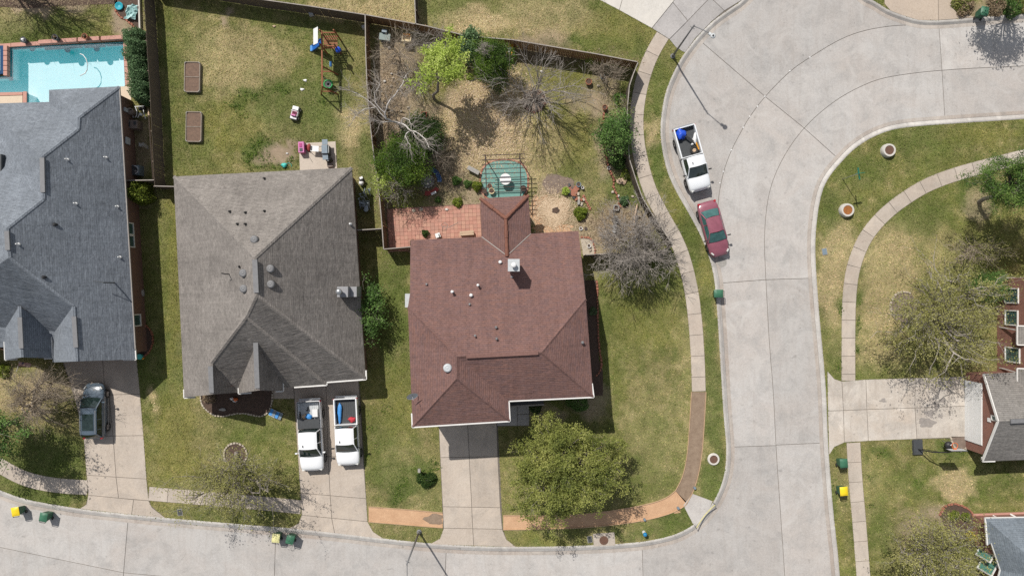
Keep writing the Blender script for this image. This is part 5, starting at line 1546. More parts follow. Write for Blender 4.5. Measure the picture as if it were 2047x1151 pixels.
m_carglass = glassmat('car_glass', (0.010, 0.020, 0.019), .04)
m_tealglass = glassmat('teal_car_glass', (0.03, 0.085, 0.08), .05)
m_lampglass = glassmat('headlamp', (0.45, 0.45, 0.43), .1)
m_redlamp = glassmat('tail_lamp', (0.28, 0.01, 0.015), .15)
m_rim = M('wheel_rim', (0.30, 0.30, 0.31), .35, (0.2, 0.2, 0.21), 6, metal=.6)

def cabin(t, paint_m, glass, base, top, zb, zt, wb, wt, pillars=(.0,), hood_w=None, rear_glass=True):
    """greenhouse: base = (x rear, x front) at the belt, top = same at the roof"""
    xr, xf = base; tr_, tf = top
    core = MB()
    loft(core, [(xr + .02, [(0, zb - .12), (wb * .94, zb - .12), (wb * .94, zb), (wb * .8, zb + .01), (0, zb + .01)]),
                (tr_ + .04, [(0, zb - .12), (wb * .95, zb - .12), (wb * .95, zb), (wt * .95, zt - .05), (0, zt - .03)]),
                (tf - .04, [(0, zb - .12), (wb * .95, zb - .12), (wb * .95, zb), (wt * .95, zt - .05), (0, zt - .03)]),
                (xf - .02, [(0, zb - .12), (wb * .94, zb - .12), (wb * .94, zb), (wb * .8, zb + .01), (0, zb + .01)])])
    core.build('cabin_lining', m_black, t, world=False)
    # roof skin
    vs = []; nx, ny = 7, 9
    for i in range(nx):
        u = i / (nx - 1)
        for j in range(ny):
            v = -1 + 2 * j / (ny - 1)
            x = tr_ + (tf - tr_) * u + .05 * (1 - v * v) * (1 if u > .5 else -1) * abs(2 * u - 1)
            vs.append((x, v * (wt + .02), zt + .05 * (1 - v ** 4) + .025 * math.sin(math.pi * u) - (.05 if abs(v) > .99 else 0)))
    rf = MB().add(vs, [(i * ny + j, (i + 1) * ny + j, (i + 1) * ny + j + 1, i * ny + j + 1) for i in range(nx - 1) for j in range(ny - 1)]).build('roof_panel', paint_m, t, world=False, smooth=True)
    pane(t, 'windshield', ((xf, -wb * .92, zb + .02), (xf, wb * .92, zb + .02), (tf + .03, wt * .93, zt), (tf + .03, -wt * .93, zt)), glass, (.10, 0, .02))
    if rear_glass:
        pane(t, 'rear_window', ((xr, -wb * .88, zb + .02), (xr, wb * .88, zb + .02), (tr_ - .03, wt * .88, zt - .01), (tr_ - .03, -wt * .88, zt - .01)), glass, (-.07, 0, .02))
    xs = [(xr + .12, tr_ + .03)] + [(p, p) for p in pillars] + [(xf - .08, tf - .03)]
    for s in (-1, 1):
        for (b0, t0), (b1, t1) in zip(xs[:-1], xs[1:]):
            c = [(b0 + .04, s * wb * .975, zb + .04), (b1 - .04, s * wb * .975, zb + .04), (t1 - .04, s * (wt + .005), zt - .05), (t0 + .04, s * (wt + .005), zt - .05)]
            pane(t, 'side_window', c, glass, (0, s * .015, 0), 3)
        pl = MB()
        for b0, t0 in ((xr, tr_), (xf, tf)) + tuple((p, p) for p in pillars):
            pl.bar((b0, s * wb * .965, zb), (t0, s * wt, zt), .07, .055)
        pl.bar((xr + .05, s * wb * .985, zb + .015), (xf - .05, s * wb * .985, zb + .015), .05, .05)
        pl.build('pillar', paint_m, t, world=False)
    return rf

def mirrors(t, x, w, z, mat):
    for s in (-1, 1):
        mb = MB().bar((x, s * w, z), (x + .03, s * (w + .14), z + .03), .05); mb.box((x + .02, s * (w + .21), z + .05), (.11, .20, .15), 0, 0, .9)
        mb.build('mirror', mat, t, world=False)

def pickup(label, px, py, rz, pm, L_=5.85, W_=1.98, dbl=True, mir=None, group='white pickup trucks'):
    t = thing('pickup_truck', label, 'pickup', P(px, py), rz, group)
    hw = W_ / 2
    k = L_ / 5.85
    zb = .42
    fr = L_ / 2; bedx = (-.62 if dbl else -.20) * k
    b = MB()
    loft(b, [(bedx + .05, prof(hw * .97, zb, 1.08, 0, .95, .97)), (bedx + .3, prof(hw * .98, zb, 1.12, .0)), (.6 * k, prof(hw, zb, 1.13, .0)), (1.55 * k, prof(hw, zb, 1.14, .03)), (2.0 * k, prof(hw, zb + .02, 1.13, .06, .93, .86)),
             (2.5 * k, prof(hw * .97, zb + .02, 1.07, .06, .92, .82)), (2.72 * k, prof(hw * .92, zb + .03, .98, .05, .92, .80)), (fr - .10, prof(hw * .84, zb + .05, .80, .04, .92, .8)), (fr - .02, prof(hw * .74, zb + .1, .68, .03, .92, .8))])
    subsurf(b.build('body', pm, t, world=False, smooth=True))
    # bed: outer sides, rails, floor
    x0, x1 = -fr + .06, bedx - .02
    for s in (-1, 1):
        sd = MB(); loft(sd, [(x, [(s * hw * a, z) for a, z in ((.80, zb + .05), (.97, zb), (.99, .75), (.975, 1.12), (.93, 1.16), (.86, 1.15), (.84, .80))]) for x in (x0, x0 + .4, (x0 + x1) / 2, x1)]) if False else None
        pts = [(.80, zb + .05), (.95, zb), (.995, .78), (.98, 1.10), (.955, 1.16), (.865, 1.16), (.85, 1.12), (.85, .74)]
        vs = [(x, s * hw * a, z) for x in (x0, x0 + .25, x1) for a, z in pts]
        n = len(pts)
        fs = [(i * n + q, i * n + (q + 1) % n, (i + 1) * n + (q + 1) % n, (i + 1) * n + q) for i in range(2) for q in range(n)] + [tuple(range(n)), tuple(2 * n + q for q in range(n))]
        sd.add(vs, fs).build('bed_side', pm, t, world=False)
    MB().box(((x0 + x1) / 2, 0, .70), (x1 - x0, W_ * .86, .08)).build('bed_floor', m_darkgrey, t, world=False)
    rb = MB()
    for i in range(9): rb.box(((x0 + x1) / 2, -hw * .72 + i * hw * .18, .748), (x1 - x0 - .1, .05, .016))
    rb.build('bed_ribs', m_darkgrey, t, world=False)
    MB().box((x1 - .03, 0, .95), (.06, W_ * .86, .42)).build('bed_front', pm, t, world=False)
    tg = MB().box((x0 + .01, 0, .90), (.07, W_ * .88, .50)).build('tailgate', pm, t, world=False)
    MB().box((x0 - .10, 0, .58), (.18, W_ * .9, .18)).build('rear_bumper', m_steel, t, world=False)
    for s in (-1, 1):
        MB().box((x0 + .03, s * hw * .93, .93), (.09, .14, .38)).build('tail_lamp', m_redlamp, t, world=False)
        MB().box((fr - .19, s * hw * .70, .86), (.16, .30, .14), s * R(-22), 0, .85).build('headlight', m_lampglass, t, world=False)
        for xx in (-1.72 * k, 1.92 * k): wheel(t, xx, s * (hw - .10), .39, .27, m_rim)
    MB().box((fr - .05, 0, .62), (.12, W_ * .62, .22)).build('grille', m_black, t, world=False)
    rf = (.20, 1.55) if not dbl else (-.56, 1.55)
    cabin(t, pm, m_carglass, ((bedx + .06), 1.60 * k), (bedx + .16, (.86 if dbl else .80) * k), 1.14, 1.82, hw * .93, hw * .74, (.45 * k,) if dbl else (), rear_glass=True)
    MB().box((bedx + .18, 0, 1.83), (.06, .34, .05)).build('brake_lamp', m_redlamp, t, world=False)
    MB().box(((.62 if dbl else .5) * k, -hw * .38, 1.92), (.16, .05, .05)).build('roof_antenna', m_black, t, world=False)
    mirrors(t, 1.28 * k, hw * .93, 1.17, mir or m_black)
    return t, x0, x1

m_pwhite = paint('white_paint', (0.80, 0.81, 0.82), .28, .03)
m_psilverwhite = paint('dull_white_paint', (0.74, 0.76, 0.78), .35, .05)
m_maroon = paint('faded_maroon_paint', (0.265, 0.085, 0.118), .38, .30)
m_navy = paint('blue_grey_paint', (0.085, 0.115, 0.148), .25, .15)

head = lambda dx, dy: math.atan2(-dy, dx)
T1, x0, x1 = pickup('white crew cab pickup with folded bed cover on the left of the driveway', 627, 866.5, head(7, 140), m_pwhite, mir=m_pwhite)
def in_truck(t, x, y, z):
    return ORG[t.name] @ Vector((x, y, z))
cov = MB().box((x1 - .40, 0, 1.185), (.78, 1.80, .05)); cov.box((x1 - .40, 0, 1.235), (.74, 1.80, .04)); cov.build('bed_cover', m_darkgrey, T1, world=False)
fm = MB()
for s in (-1, 1): fm.bar((x0 + .05, s * .88, 1.18), (x1, s * .88, 1.18), .06, .04)
fm.bar((x0 + .05, -.88, 1.18), (x0 + .05, .88, 1.18), .06, .04); fm.build('cover_rail', m_black, T1, world=False)
bpy.data.objects[[c.name for c in T1.children if c.name.startswith('bed_floor')][0]].data.materials[0] = m_paleplastic
bpy.data.objects[[c.name for c in T1.children if c.name.startswith('bed_ribs')][0]].data.materials[0] = m_paleplastic
def load(name, label, cat, t, x, y, build, mat, smooth=True):
    mb = MB(); build(mb, in_truck(t, x, y, .79)); return tag(mb.build(name, mat, smooth=smooth), label, cat)
load('blue_bag', 'crumpled blue bag in the bed of the left pickup', 'bag', T1, x1 - .95, -.05, lambda mb, q: mb.blob(q + Vector((0, 0, .16)), (.30, .24, .18), 3, 14, 8, rough=.25), m_skyblue)
load('beige_sack', 'beige sack in the bed of the left pickup', 'sack', T1, x1 - .95, -.42, lambda mb, q: mb.blob(q + Vector((0, 0, .14)), (.20, .24, .16), 6, 14, 8, rough=.2), m_palewood)
load('white_board', 'white box against the bed side of the left pickup', 'box', T1, x1 - 1.25, .50, lambda mb, q: mb.box(q + Vector((0, 0, .16)), (.62, .42, .3), T1.rotation_euler.z), m_white, False)
load('black_tool', 'small black tool lying in the bed of the left pickup', 'tool', T1, x0 + .75, -.15, lambda mb, q: mb.box(q + Vector((0, 0, .06)), (.22, .10, .12), .3).box(q + Vector((.05, .12, .06)), (.08, .3, .1), .3), m_black, False)
T2, x0, x1 = pickup('white crew cab pickup with open bed on the right of the driveway', 698.5, 858.5, head(6, 136), m_pwhite, 5.62, 1.98, True)
load('blue_blanket', 'long light blue blanket lying in the right pickup bed', 'blanket', T2, (x0 + x1) / 2 + .1, -.52, lambda mb, q: mb.blob(q + Vector((0, 0, .10)), (.17, .85, .12), 9, 14, 10, rough=.16), m_skyblue)
load('red_cloth', 'crumpled red cloth in the right pickup bed', 'cloth', T2, x1 - .38, .45, lambda mb, q: mb.blob(q + Vector((0, 0, .09)), (.30, .20, .12), 2, 14, 8, rough=.35), m_redcloth)
T3, x0, x1 = pickup('white single cab pickup with loaded open bed parked on the bend', 1378.5, 321.5, head(36, 128), m_psilverwhite, 5.45, 1.90, False)
load('blue_tarp', 'crumpled bright blue tarp in the bed of the pickup on the bend', 'tarp', T3, x0 + .48, -.38, lambda mb, q: mb.blob(q + Vector((0, 0, .22)), (.40, .44, .26), 8, 16, 9, rough=.28), m_bluesheet)
load('spare_tyre', 'spare tyre lying in the bed of the pickup on the bend', 'tyre', T3, x1 - .42, .34, lambda mb, q: mb.lathe([(.17, 0), (.30, .0), (.34, .05), (.34, .15), (.30, .20), (.18, .19), (.17, .05)], q, 20), m_rubber)
load('wheel_hub', 'pale hub of the spare tyre in the pickup bed', 'hub', T3, x1 - .42, .34, lambda mb, q: mb.lathe([(.17, .02), (.17, .14), (.10, .17), (.05, .12)], q, 16), m_palewood)
load('white_jug', 'small white jug beside the spare tyre in the pickup bed', 'jug', T3, x1 - .92, .30, lambda mb, q: mb.lathe([(.10, 0), (.11, .2), (.05, .27), (.05, .31)], q, 14), m_white)
load('orange_plank', 'short orange-brown plank in the bed of the pickup on the bend', 'plank', T3, x1 - .68, .66, lambda mb, q: mb.box(q + Vector((0, 0, .12)), (.62, .10, .22), T3.rotation_euler.z + .1), m_gold, False)
load('white_sacks', 'pile of white sheeting along the bed side of the pickup on the bend', 'sheeting', T3, x0 + 1.15, .62, lambda mb, q: mb.blob(q + Vector((0, 0, .12)), (.16, .48, .18), 5, 14, 9, rough=.3), m_white)
load('dark_plank', 'dark plank lying across the bed of the pickup on the bend', 'plank', T3, x0 + .98, .1, lambda mb, q: mb.box(q + Vector((0, 0, .30)), (.16, .95, .06), T3.rotation_euler.z - .9), m_black, False)

def sedan(name, label, cat, px, py, rz, pm, glass, L_, W_, suv=False):
    t = thing(name, label, cat, P(px, py), rz)
    hw = W_ / 2; h = L_ / 2; zb = .28 if not suv else .34
    bt = .93 if not suv else 1.08
    b = MB()
    loft(b, [(-h + .02, prof(hw * .74, zb + .14, bt - .30, .02, .92, .82)), (-h + .10, prof(hw * .86, zb + .08, bt - .10, .03, .92, .84)), (-h + .35, prof(hw * .95, zb, bt - .01, .03)), (-h + 1.0, prof(hw, zb, bt + .01, .02)), (-.3, prof(hw, zb, bt, .0)), (.8, prof(hw, zb, bt - .02, .02)),
             (1.15, prof(hw * .99, zb, bt - .05, .04, .93, .86)), (h - .60, prof(hw * .97, zb, bt - .14, .05, .93, .80)), (h - .25, prof(hw * .88, zb + .05, bt - .24, .04, .92, .78)), (h - .05, prof(hw * .72, zb + .08, bt - .38, .03, .92, .8)), (h, prof(hw * .60, zb + .12, bt - .46, .02, .92, .8))])
    subsurf(b.build('body', pm, t, world=False, smooth=True))
    if suv:
        cabin(t, pm, glass, (-h + .22, 1.12), (-h + .55, .38), bt, 1.58, hw * .93, hw * .70, (-.55, -1.35))
    else:
        cabin(t, pm, glass, (-h + .78, 1.02), (-h + 1.42, .28), bt, 1.37, hw * .92, hw * .67, (-.42,))
    for s in (-1, 1):
        MB().box((h - .32, s * hw * .72, bt - .20), (.30, .12, .12), s * R(-35), 0, .8).build('headlight', m_lampglass, t, world=False)
        MB().box((-h + .14, s * hw * .76, bt - .14), (.18, .22, .16), s * R(20), 0, .8).build('tail_lamp', m_redlamp, t, world=False)
        for xx in (-h + .90, h - .92): wheel(t, xx, s * (hw - .09), .325 if not suv else .37, .22, m_rim)
    mirrors(t, .80, hw * .93, bt + .06, m_black if not suv else pm)
    return t
SC = sedan('parked_sedan', 'faded maroon sedan parked at the kerb below the pickup', 'car', 1421.5, 458.5, head(30, 108), m_maroon, m_tealglass, 4.65, 1.78)
for s in (-1, 1):
    pass
SV = sedan('parked_suv', 'dark blue-grey car with dark sunroof parked nose to the slate house', 'car', 199, 818.5, head(-1, -110), m_navy, m_carglass, 4.55, 1.84, True)
MB().box((-.75, 0, 1.645), (1.35, .92, .02)).build('sunroof', m_carglass, SV, world=False)
for s in (-1, 1):
    MB().tube([(-1.65, s * .60, 1.66), (-1.4, s * .62, 1.70), (0, s * .62, 1.70), (.2, s * .61, 1.66)], .025, 6).build('roof_rail', m_steel, SV, world=False)
    MB().bar((-1.2, s * .93, .38), (1.0, s * .93, .38), .05).build('side_trim', m_steel, SV, world=False)

# ------------------------------------------------------------------ wheeled bins
def make_bin(label, px, py, rz, lid):
    t = thing('wheeled_bin', label, 'bin', P(px, py, ROADZ), rz, 'wheeled bins')
    MB().add([(-.24, -.22, .08), (.22, -.22, .08), (.22, .22, .08), (-.24, .22, .08), (-.33, -.29, .98), (.33, -.29, .98), (.33, .29, .98), (-.33, .29, .98)],
             [(3, 2, 1, 0), (0, 1, 5, 4), (1, 2, 6, 5), (2, 3, 7, 6), (3, 0, 4, 7)]).build('body', m_bin_green, t, world=False)
    ld = MB(); vs = []
    for i in range(7):
        u = -1 + 2 * i / 6
        for j in range(5):
            v = -1 + 2 * j / 4
            vs.append((u * .37 + .01, v * .32, 1.0 + .075 * (1 - u ** 4) * (1 - v ** 4) + (.0 if abs(v) < 1 and abs(u) < 1 else -.03)))
    ld.add(vs, [(i * 5 + j, (i + 1) * 5 + j, (i + 1) * 5 + j + 1, i * 5 + j + 1) for i in range(6) for j in range(4)]).build('lid', lid, t, world=False, smooth=True)
    MB().bar((-.43, -.24, .97), (-.43, .24, .97), .035).bar((-.43, -.24, .97), (-.32, -.24, .95), .03).bar((-.43, .24, .97), (-.32, .24, .95), .03).build('handle', m_black, t, world=False)
    for s in (-1, 1):
        w = MB(); n = 16
        vs = [(-.30 + r_ * math.cos(2 * math.pi * k / n), s * (.27 + yy), .13 + r_ * math.sin(2 * math.pi * k / n)) for r_, yy in ((.13, -.03), (.13, .03), (.03, .04)) for k in range(n)]
        w.add(vs, [(i * n + k, i * n + (k + 1) % n, (i + 1) * n + (k + 1) % n, (i + 1) * n + k) for i in range(2) for k in range(n)]).build('wheel', m_rubber, t, world=False)
    return t
b0 = make_bin('green bin standing alone in the street below the maroon sedan', 1430, 586.5, R(180), m_bin_lid)
b0.location.z = ROADZ
yb = make_bin('yellow-lidded bin in the street at the far left', 47, 1015, R(100), m_bin_yellow)
place_copy(b0, P(102, 1026, ROADZ), R(80), 'green bin in the street beside the yellow one at the left')
pb = make_bin('pale yellow-lidded bin below the two pickups driveway', 559, 1067, R(85), m_bin_paleyellow)
place_copy(b0, P(587, 1070, ROADZ), R(75), 'green bin beside the pale yellow-lidded bin')
place_copy(b0, P(1676, 920, 0), R(95), 'green bin on the grass verge above the yellow one')
place_copy(yb, P(1676, 975, 0), R(95), 'yellow-lidded bin on the grass verge by the straight sidewalk')
place_copy(b0, P(1953, 32, 0), R(80), 'green bin at the kerb in the top right corner')

# ------------------------------------------------------------------ street furniture
def street_lamp(label, px, py, h, arm):
    b = P(px, py)
    t = thing('street_lamp', label, 'street lamp', b, 0, 'street lamps')
    MB().lathe([(.20, 0), (.20, .10), (.13, .14), (.12, .5), (.10, .55)], (0, 0, 0), 14).build('base', m_grey, t, world=False)
    MB().tube([(0, 0, .1), (0, 0, h * .5), (0, 0, h)], [.085, .07, .055], 10).build('pole', m_grey, t, world=False, smooth=True)
    a = Vector(arm)
    pts = [(0, 0, h - .15)] + [(a.x * k, a.y * k, h - .15 + .45 * math.sin(k * 1.5)) for k in (.3, .6, .85, 1.0)]
    MB().tube(pts, .035, 8).build('arm', m_grey, t, world=False, smooth=True)
    MB().bar((-.16, .08, h * .93), (.16, -.08, h * .93), .04).build('bracket', m_grey, t, world=False)
    d = a.normalized()
    hd = MB(); c = Vector(pts[-1]) + Vector((d.x * .30, d.y * .30, .0))
    hd.blob(c, (.20, .20, .10), 1, 16, 8, rough=0)
    hd.box(c - Vector((d.x * .15, d.y * .15, -.0)), (.5, .22, .12), math.atan2(d.y, d.x), 0, .8)
    ho = hd.build('lamp_head', m_paleplastic, t, world=False, smooth=True)
    MB().lathe([(.07, 0), (.06, .08), (.02, .09)], c + Vector((-.02, 0, .06)), 10).build('photocell', m_black, ho, world=False)
    return t
street_lamp('grey street lamp leaning its arm over the street bend', 1344.5, 113, 6.9, (1.05, -.72, 0))
street_lamp('grey street lamp beside the lower street', 838, 1062, 6.9, (.10, -1.35, 0))
q = P(1684, 358)
t = thing('street_sign', 'green street name sign on a pole near the white concrete ring', 'street sign', q)
MB().tube([(0, 0, 0), (0, 0, 2.9)], .03, 8).build('pole', m_steel, t, world=False)
MB().box((0, 0, 2.75), (.03, .95, .2), R(8)).build('sign_blade', m_signgreen, t, world=False)
MB().box((0, 0, 2.98), (.70, .03, .2), R(8)).build('sign_blade', m_signgreen, t, world=False)
def sewer_ring(label, px, py, r, h, inner):
    t = thing('manhole_riser', label, 'manhole', P(px, py), 0, 'concrete manhole risers')
    MB().lathe([(r * 1.02, -.02), (r, h * .6), (r * .92, h), (r * .68, h), (r * .66, h - .10)], (0, 0, 0), 30).build('concrete_ring', m_white_conc, t, world=False)
    c = MB().lathe([(r * .68, h - .12), (r * .68, h - .05), (r * .62, h - .035), (r * .3, h - .04)], (0, 0, 0), 26).build('iron_cover', inner, t, world=False)
    pave([(q.x + r * math.cos(a), q.y + r * math.sin(a)) for q in [P(px, py)] for a in np.linspace(0, 6.28, 16)])
sewer_ring('white concrete ring with brown iron cover near the bend', 1773, 302, .56, .42, m_rust)
sewer_ring('white concrete ring filled with orange rust', 1690, 421, .57, .45, m_rustorange)
sewer_ring('low grey concrete ring with brown cover by the street corner', 1426, 917, .50, .14, m_rust)
t = thing('storm_inlet', 'square concrete inlet slab with round brown manhole cover by the kerb', 'manhole', P(1207, 1078))
w = [tuple(P(*p).xy) for p in ((1185, 1066), (1228, 1063), (1230, 1089), (1187, 1091))]; pave(offset_poly(w, -.02))
MB().prism(w, -.05, .04).build('inlet_slab', m_walk, t)
MB().lathe([(.37, .0), (.37, .055), (.33, .06), (.1, .058)], P(1207, 1079), 26).build('iron_cover', m_rust, t)
for i in range(5): MB().box(P(1207, 1079, .063) + Vector((0, -.2 + i * .1, 0)), (.4, .03, .012)).build('cover_rib', m_rust, t)
t = tag(MB().lathe([(.40, -.01), (.40, .008), (.36, .012), (.1, .011)], P(1443, 524, ROADZ), 28).build('manhole_cover', m_greystone), 'round dark manhole cover in the street in front of the maroon sedan', 'manhole')
for x, y, lb in ((1648, 503, 'small blue-grey meter lid in the east verge'), (360, 1023, 'dark meter lid in the verge under the sparse oak'), (1179, 1077, 'dark meter lid beside the storm inlet slab')):
    t = thing('meter_box', lb, 'meter box', P(x, y), R(10), 'meter box lids')
    MB().box((0, 0, .02), (.42, .56, .05)).build('rim', m_greystone, t, world=False); MB().box((0, 0, .05), (.34, .48, .02)).build('lid', m_slateplastic if x > 1600 else m_darkgrey, t, world=False)
t = thing('marker_post', 'blue and white utility marker post on the corner verge', 'marker post', P(1287, 1063))
MB().lathe([(.15, 0), (.15, .5), (.12, .55)], (0, 0, 0), 14).build('post', m_white, t, world=False); MB().lathe([(.17, .50), (.17, .62), (.10, .72), (.03, .74)], (0, 0, 0), 14).build('cap', m_blue_cap, t, world=False, smooth=True)

# basketball hoop
q = P(1833, 893)
t = thing('basketball_hoop', 'portable basketball hoop with black base beside the pale driveway', 'basketball hoop', q)
MB().box((0, 0, .10), (.82, 1.30, .22), R(2), 0, .9).build('base', m_darkgrey, t, world=False)
MB().tube([(0, -.15, .2), (.35, -.05, 1.6), (.9, .18, 2.7)], .05, 8).build('pole', m_black, t, world=False)
MB().bar((.3, -.1, .2), (.62, .05, 1.9), .035).build('brace', m_black, t, world=False)
MB().bar((.9, .14, 2.55), (1.3, .38, 2.9), .05).bar((.9, .2, 2.75), (1.3, .42, 3.1), .05).build('lift_arm', m_black, t, world=False)
bb = MB().box((1.35, .45, 3.05), (1.25, .035, .80), R(2)).build('backboard', m_paleplastic, t, world=False)
bf = MB()
for s in (-1, 1): bf.bar((1.35 + s * .63, .44, 2.65), (1.35 + s * .63, .44, 3.46), .05); bf.bar((.72, .44, 3.05 + s * .41), (1.98, .46, 3.05 + s * .41), .05)
bf.build('frame', m_black, bb, world=False)
MB().tube([(1.35 + .23 * math.cos(a), .75 + .23 * math.sin(a), 2.85) for a in np.linspace(0, 6.283, 20)], .025, 6).build('rim', m_orange, t, world=False)
MB().box((1.35, .50, 2.87), (.22, .10, .12)).build('rim_mount', m_orange, t, world=False)
t = thing('kettle_grill', 'black kettle grill beside the basketball hoop', 'grill', P(1887, 886))
MB().lathe([(.02, .35), (.22, .40), (.31, .56), (.32, .62)], (0, 0, 0), 22).build('bowl', m_black, t, world=False, smooth=True)
MB().lathe([(.33, .62), (.31, .72), (.22, .82), (.08, .87), (.02, .88)], (0, 0, 0), 22).build('lid', m_black, t, world=False, smooth=True)
MB().box((.05, .08, .87), (.16, .05, .04), .4).build('vent', m_white, t, world=False)
for k in range(3): MB().tube([(.2 * math.cos(2.1 * k), .2 * math.sin(2.1 * k), .45), (.3 * math.cos(2.1 * k), .3 * math.sin(2.1 * k), 0)], .015, 6).build('leg', m_steel, t, world=False)

# ------------------------------------------------------------------ yard things
# swing set with slide
q = P(651, 96)
t = thing('swing_set', 'redwood swing set with blue slide and green disc swing', 'swing set', q)
def W_(x, y, z): return P(x, y, z)
zb_ = 2.25
def g2(x, y): v = P(x, y); return Vector((v.x, v.y, 0))
bm0, bm1 = g2(661, 92), g2(661, 190)      # feet line of the beam
up = lambda v, z: Vector((v.x, v.y, z))
MB().bar(up(g2(658, 82), zb_), up(g2(659, 189), zb_), .10, .14).build('beam', m_redwood, t)
for base_y in (150, 189):
    for s in (-1, 1):
        MB().bar(up(g2(659 + s * 17, base_y), 0), up(g2(659, base_y), zb_), .09).build('leg', m_redwood, t)
    MB().bar(up(g2(659 - 10, base_y), .9), up(g2(659 + 10, base_y), .9), .07).build('cross_brace', m_redwood, t)
tx0, tx1, ty0, ty1 = 655, 682, 82, 108
for x in (tx0, tx1):
    for y in (ty0, ty1): MB().bar(up(g2(x, y), 0), up(g2(x, y), 2.5), .09).build('tower_post', m_redwood, t)
for i in range(6):
    MB().bar(up(g2(tx0, ty0 + 2 + i * 4.4), 1.2), up(g2(tx1, ty0 + 2 + i * 4.4), 1.2), .13, .03).build('deck_board', m_redwood, t)
for i in range(7):
    x = tx0 + i * (tx1 - tx0) / 6
    for y in (ty0, ty1): MB().bar(up(g2(x, y), 1.25), up(g2(x, y), 1.85), .05).build('railing_slat', m_redwood, t)
for y in (ty0, ty1): MB().bar(up(g2(tx0, y), 1.88), up(g2(tx1, y), 1.88), .07).build('railing', m_redwood, t)
rf = MB(); a, b, c_, d_ = up(g2(655, 80), 2.95), up(g2(655, 111), 2.95), up(g2(672, 111), 2.4), up(g2(672, 80), 2.4)
a2, b2 = up(g2(643, 80), 2.45), up(g2(643, 111), 2.45)
rf.add([a, b, b2, a2], [(0, 1, 2, 3)]); rf.build('canopy', m_white, t)
sl_ = MB(); s0, s1 = g2(650, 96), g2(626, 98)
for k in range(6):
    u, v = k / 6, (k + 1) / 6
    f = lambda w: up(s0.lerp(s1, w), 1.2 * (1 - w) ** 1.3 + .16)
    sl_.bar(f(u), f(v), .44, .05)
    for s in (-.22, .22): sl_.bar(f(u) + Vector((0, s, .07)), f(v) + Vector((0, s, .07)), .04, .16)
sl_.build('slide', m_slideblue, t)
MB().box(up(g2(624, 98), .12), (.24, .46, .06)).build('slide_end', m_skyblue, t)
sw = g2(664, 132)
MB().box(up(sw, .45), (.18, .42, .04)).build('swing_seat', m_skyblue, t)
for s in (-.2, .2): MB().bar(up(sw, .45) + Vector((0, s, 0)), up(g2(659, 132), zb_) + Vector((0, s, 0)), .02).build('swing_chain', m_steel, t)
ds = g2(659, 172)
MB().tube([(ds.x + .34 * math.cos(a), ds.y + .34 * math.sin(a), .5) for a in np.linspace(0, 6.283, 22)], .065, 8).build('disc_swing', m_green_ring, t, smooth=True)
MB().lathe([(.27, .47), (.26, .49), (.1, .47)], (ds.x, ds.y, 0), 18).build('disc_seat', m_darkgrey, t)
MB().tube([(ds.x, ds.y + .3, .5), up(g2(659, 170), zb_)], .015, 5).build('disc_rope', m_white, t); MB().tube([(ds.x, ds.y - .3, .5), up(g2(659, 174), zb_)], .015, 5).build('disc_rope', m_white, t)
tag(MB().blob(P(676, 100, 1.45), (.25, .25, .22), 3, rough=.15).build('blue_tunnel_toy', m_bluesheet, smooth=True), 'blue toy on the swing set platform', 'toy')

# toy ride-on jeep
t = thing('toy_jeep', 'white and pink ride-on toy jeep on the grass', 'toy car', P(592, 228), R(-105))
MB().box((0, 0, .28), (1.1, .58, .26), 0, 0, .92).build('body', m_white, t, world=False)
MB().box((.36, 0, .45), (.34, .52, .14), 0, 0, .85).build('hood', m_white, t, world=False) if False else MB().box((-.38, 0, .44), (.32, .54, .14), 0, 0, .9).build('hood', m_white, t, world=False)
MB().box((.08, 0, .42), (.50, .42, .04)).build('cockpit', M('dark_pink', (0.30, 0.05, 0.11), .6), t, world=False)
MB().box((.24, 0, .52), (.10, .38, .22)).build('seat', m_pink, t, world=False)
MB().bar((-.18, -.25, .42), (-.10, -.25, .68), .03).bar((-.18, .25, .42), (-.10, .25, .68), .03).bar((-.10, -.25, .68), (-.10, .25, .68), .03).build('windshield_frame', m_white, t, world=False)
MB().tube([(-.02 + .02 * math.cos(a), .12 * math.sin(a), .55 + .1 * math.cos(a)) for a in np.linspace(0, 6.283, 12)], .015, 5).build('steering_wheel', m_black, t, world=False)
for x in (-.36, .36):
    for s in (-1, 1): wheel(t, x, s * .29, .16, .12, m_white)
MB().box((.52, 0, .34), (.08, .56, .12)).build('bumper', m_darkgrey, t, world=False)

# grill station, table and toys on the patio slab
t = thing('gas_grill', 'grey gas grill with side shelves on the patio slab', 'grill', P(655, 303, .05), R(92))
MB().box((0, 0, .42), (.75, .52, .74)).build('cabinet', m_darkgrey, t, world=False)
MB().box((0, 0, .90), (.78, .55, .22), 0, 0, .85).build('hood', m_slateplastic, t, world=False)
for s in (-1, 1): MB().box((s * .62, 0, .80), (.42, .45, .05)).build('side_shelf', m_slateplastic, t, world=False)
MB().bar((-.3, -.32, .92), (.3, -.32, .92), .03).build('handle', m_steel, t, world=False)
t = thing('play_table', 'white play table with grey legs on the patio slab', 'table', P(633, 300, .05), R(-4))
MB().box((0, 0, .55), (.66, .46, .06)).build('table_top', m_white, t, world=False)
MB().box((-.27, .02, .60), (.10, .34, .06)).build('tray', m_darkgrey, t, world=False)
for x in (-.3, .3):
    for y in (-.2, .2): MB().bar((x, y, .54), (x * 1.35, y * 1.4, 0), .03).build('leg', m_grey, t, world=False)
t = thing('toy_kitchen', 'pink toy play kitchen on the patio slab', 'toy', P(606, 297, .05), R(2))
MB().box((0, 0, .3), (.46, .88, .60)).build('cabinet', m_pink, t, world=False); MB().box((-.02, .16, .62), (.22, .3, .05)).build('sink', M('magenta', (0.45, 0.03, 0.2), .5), t, world=False); MB().box((0, -.22, .62), (.24, .26, .04)).build('stove', m_darkgrey, t, world=False)
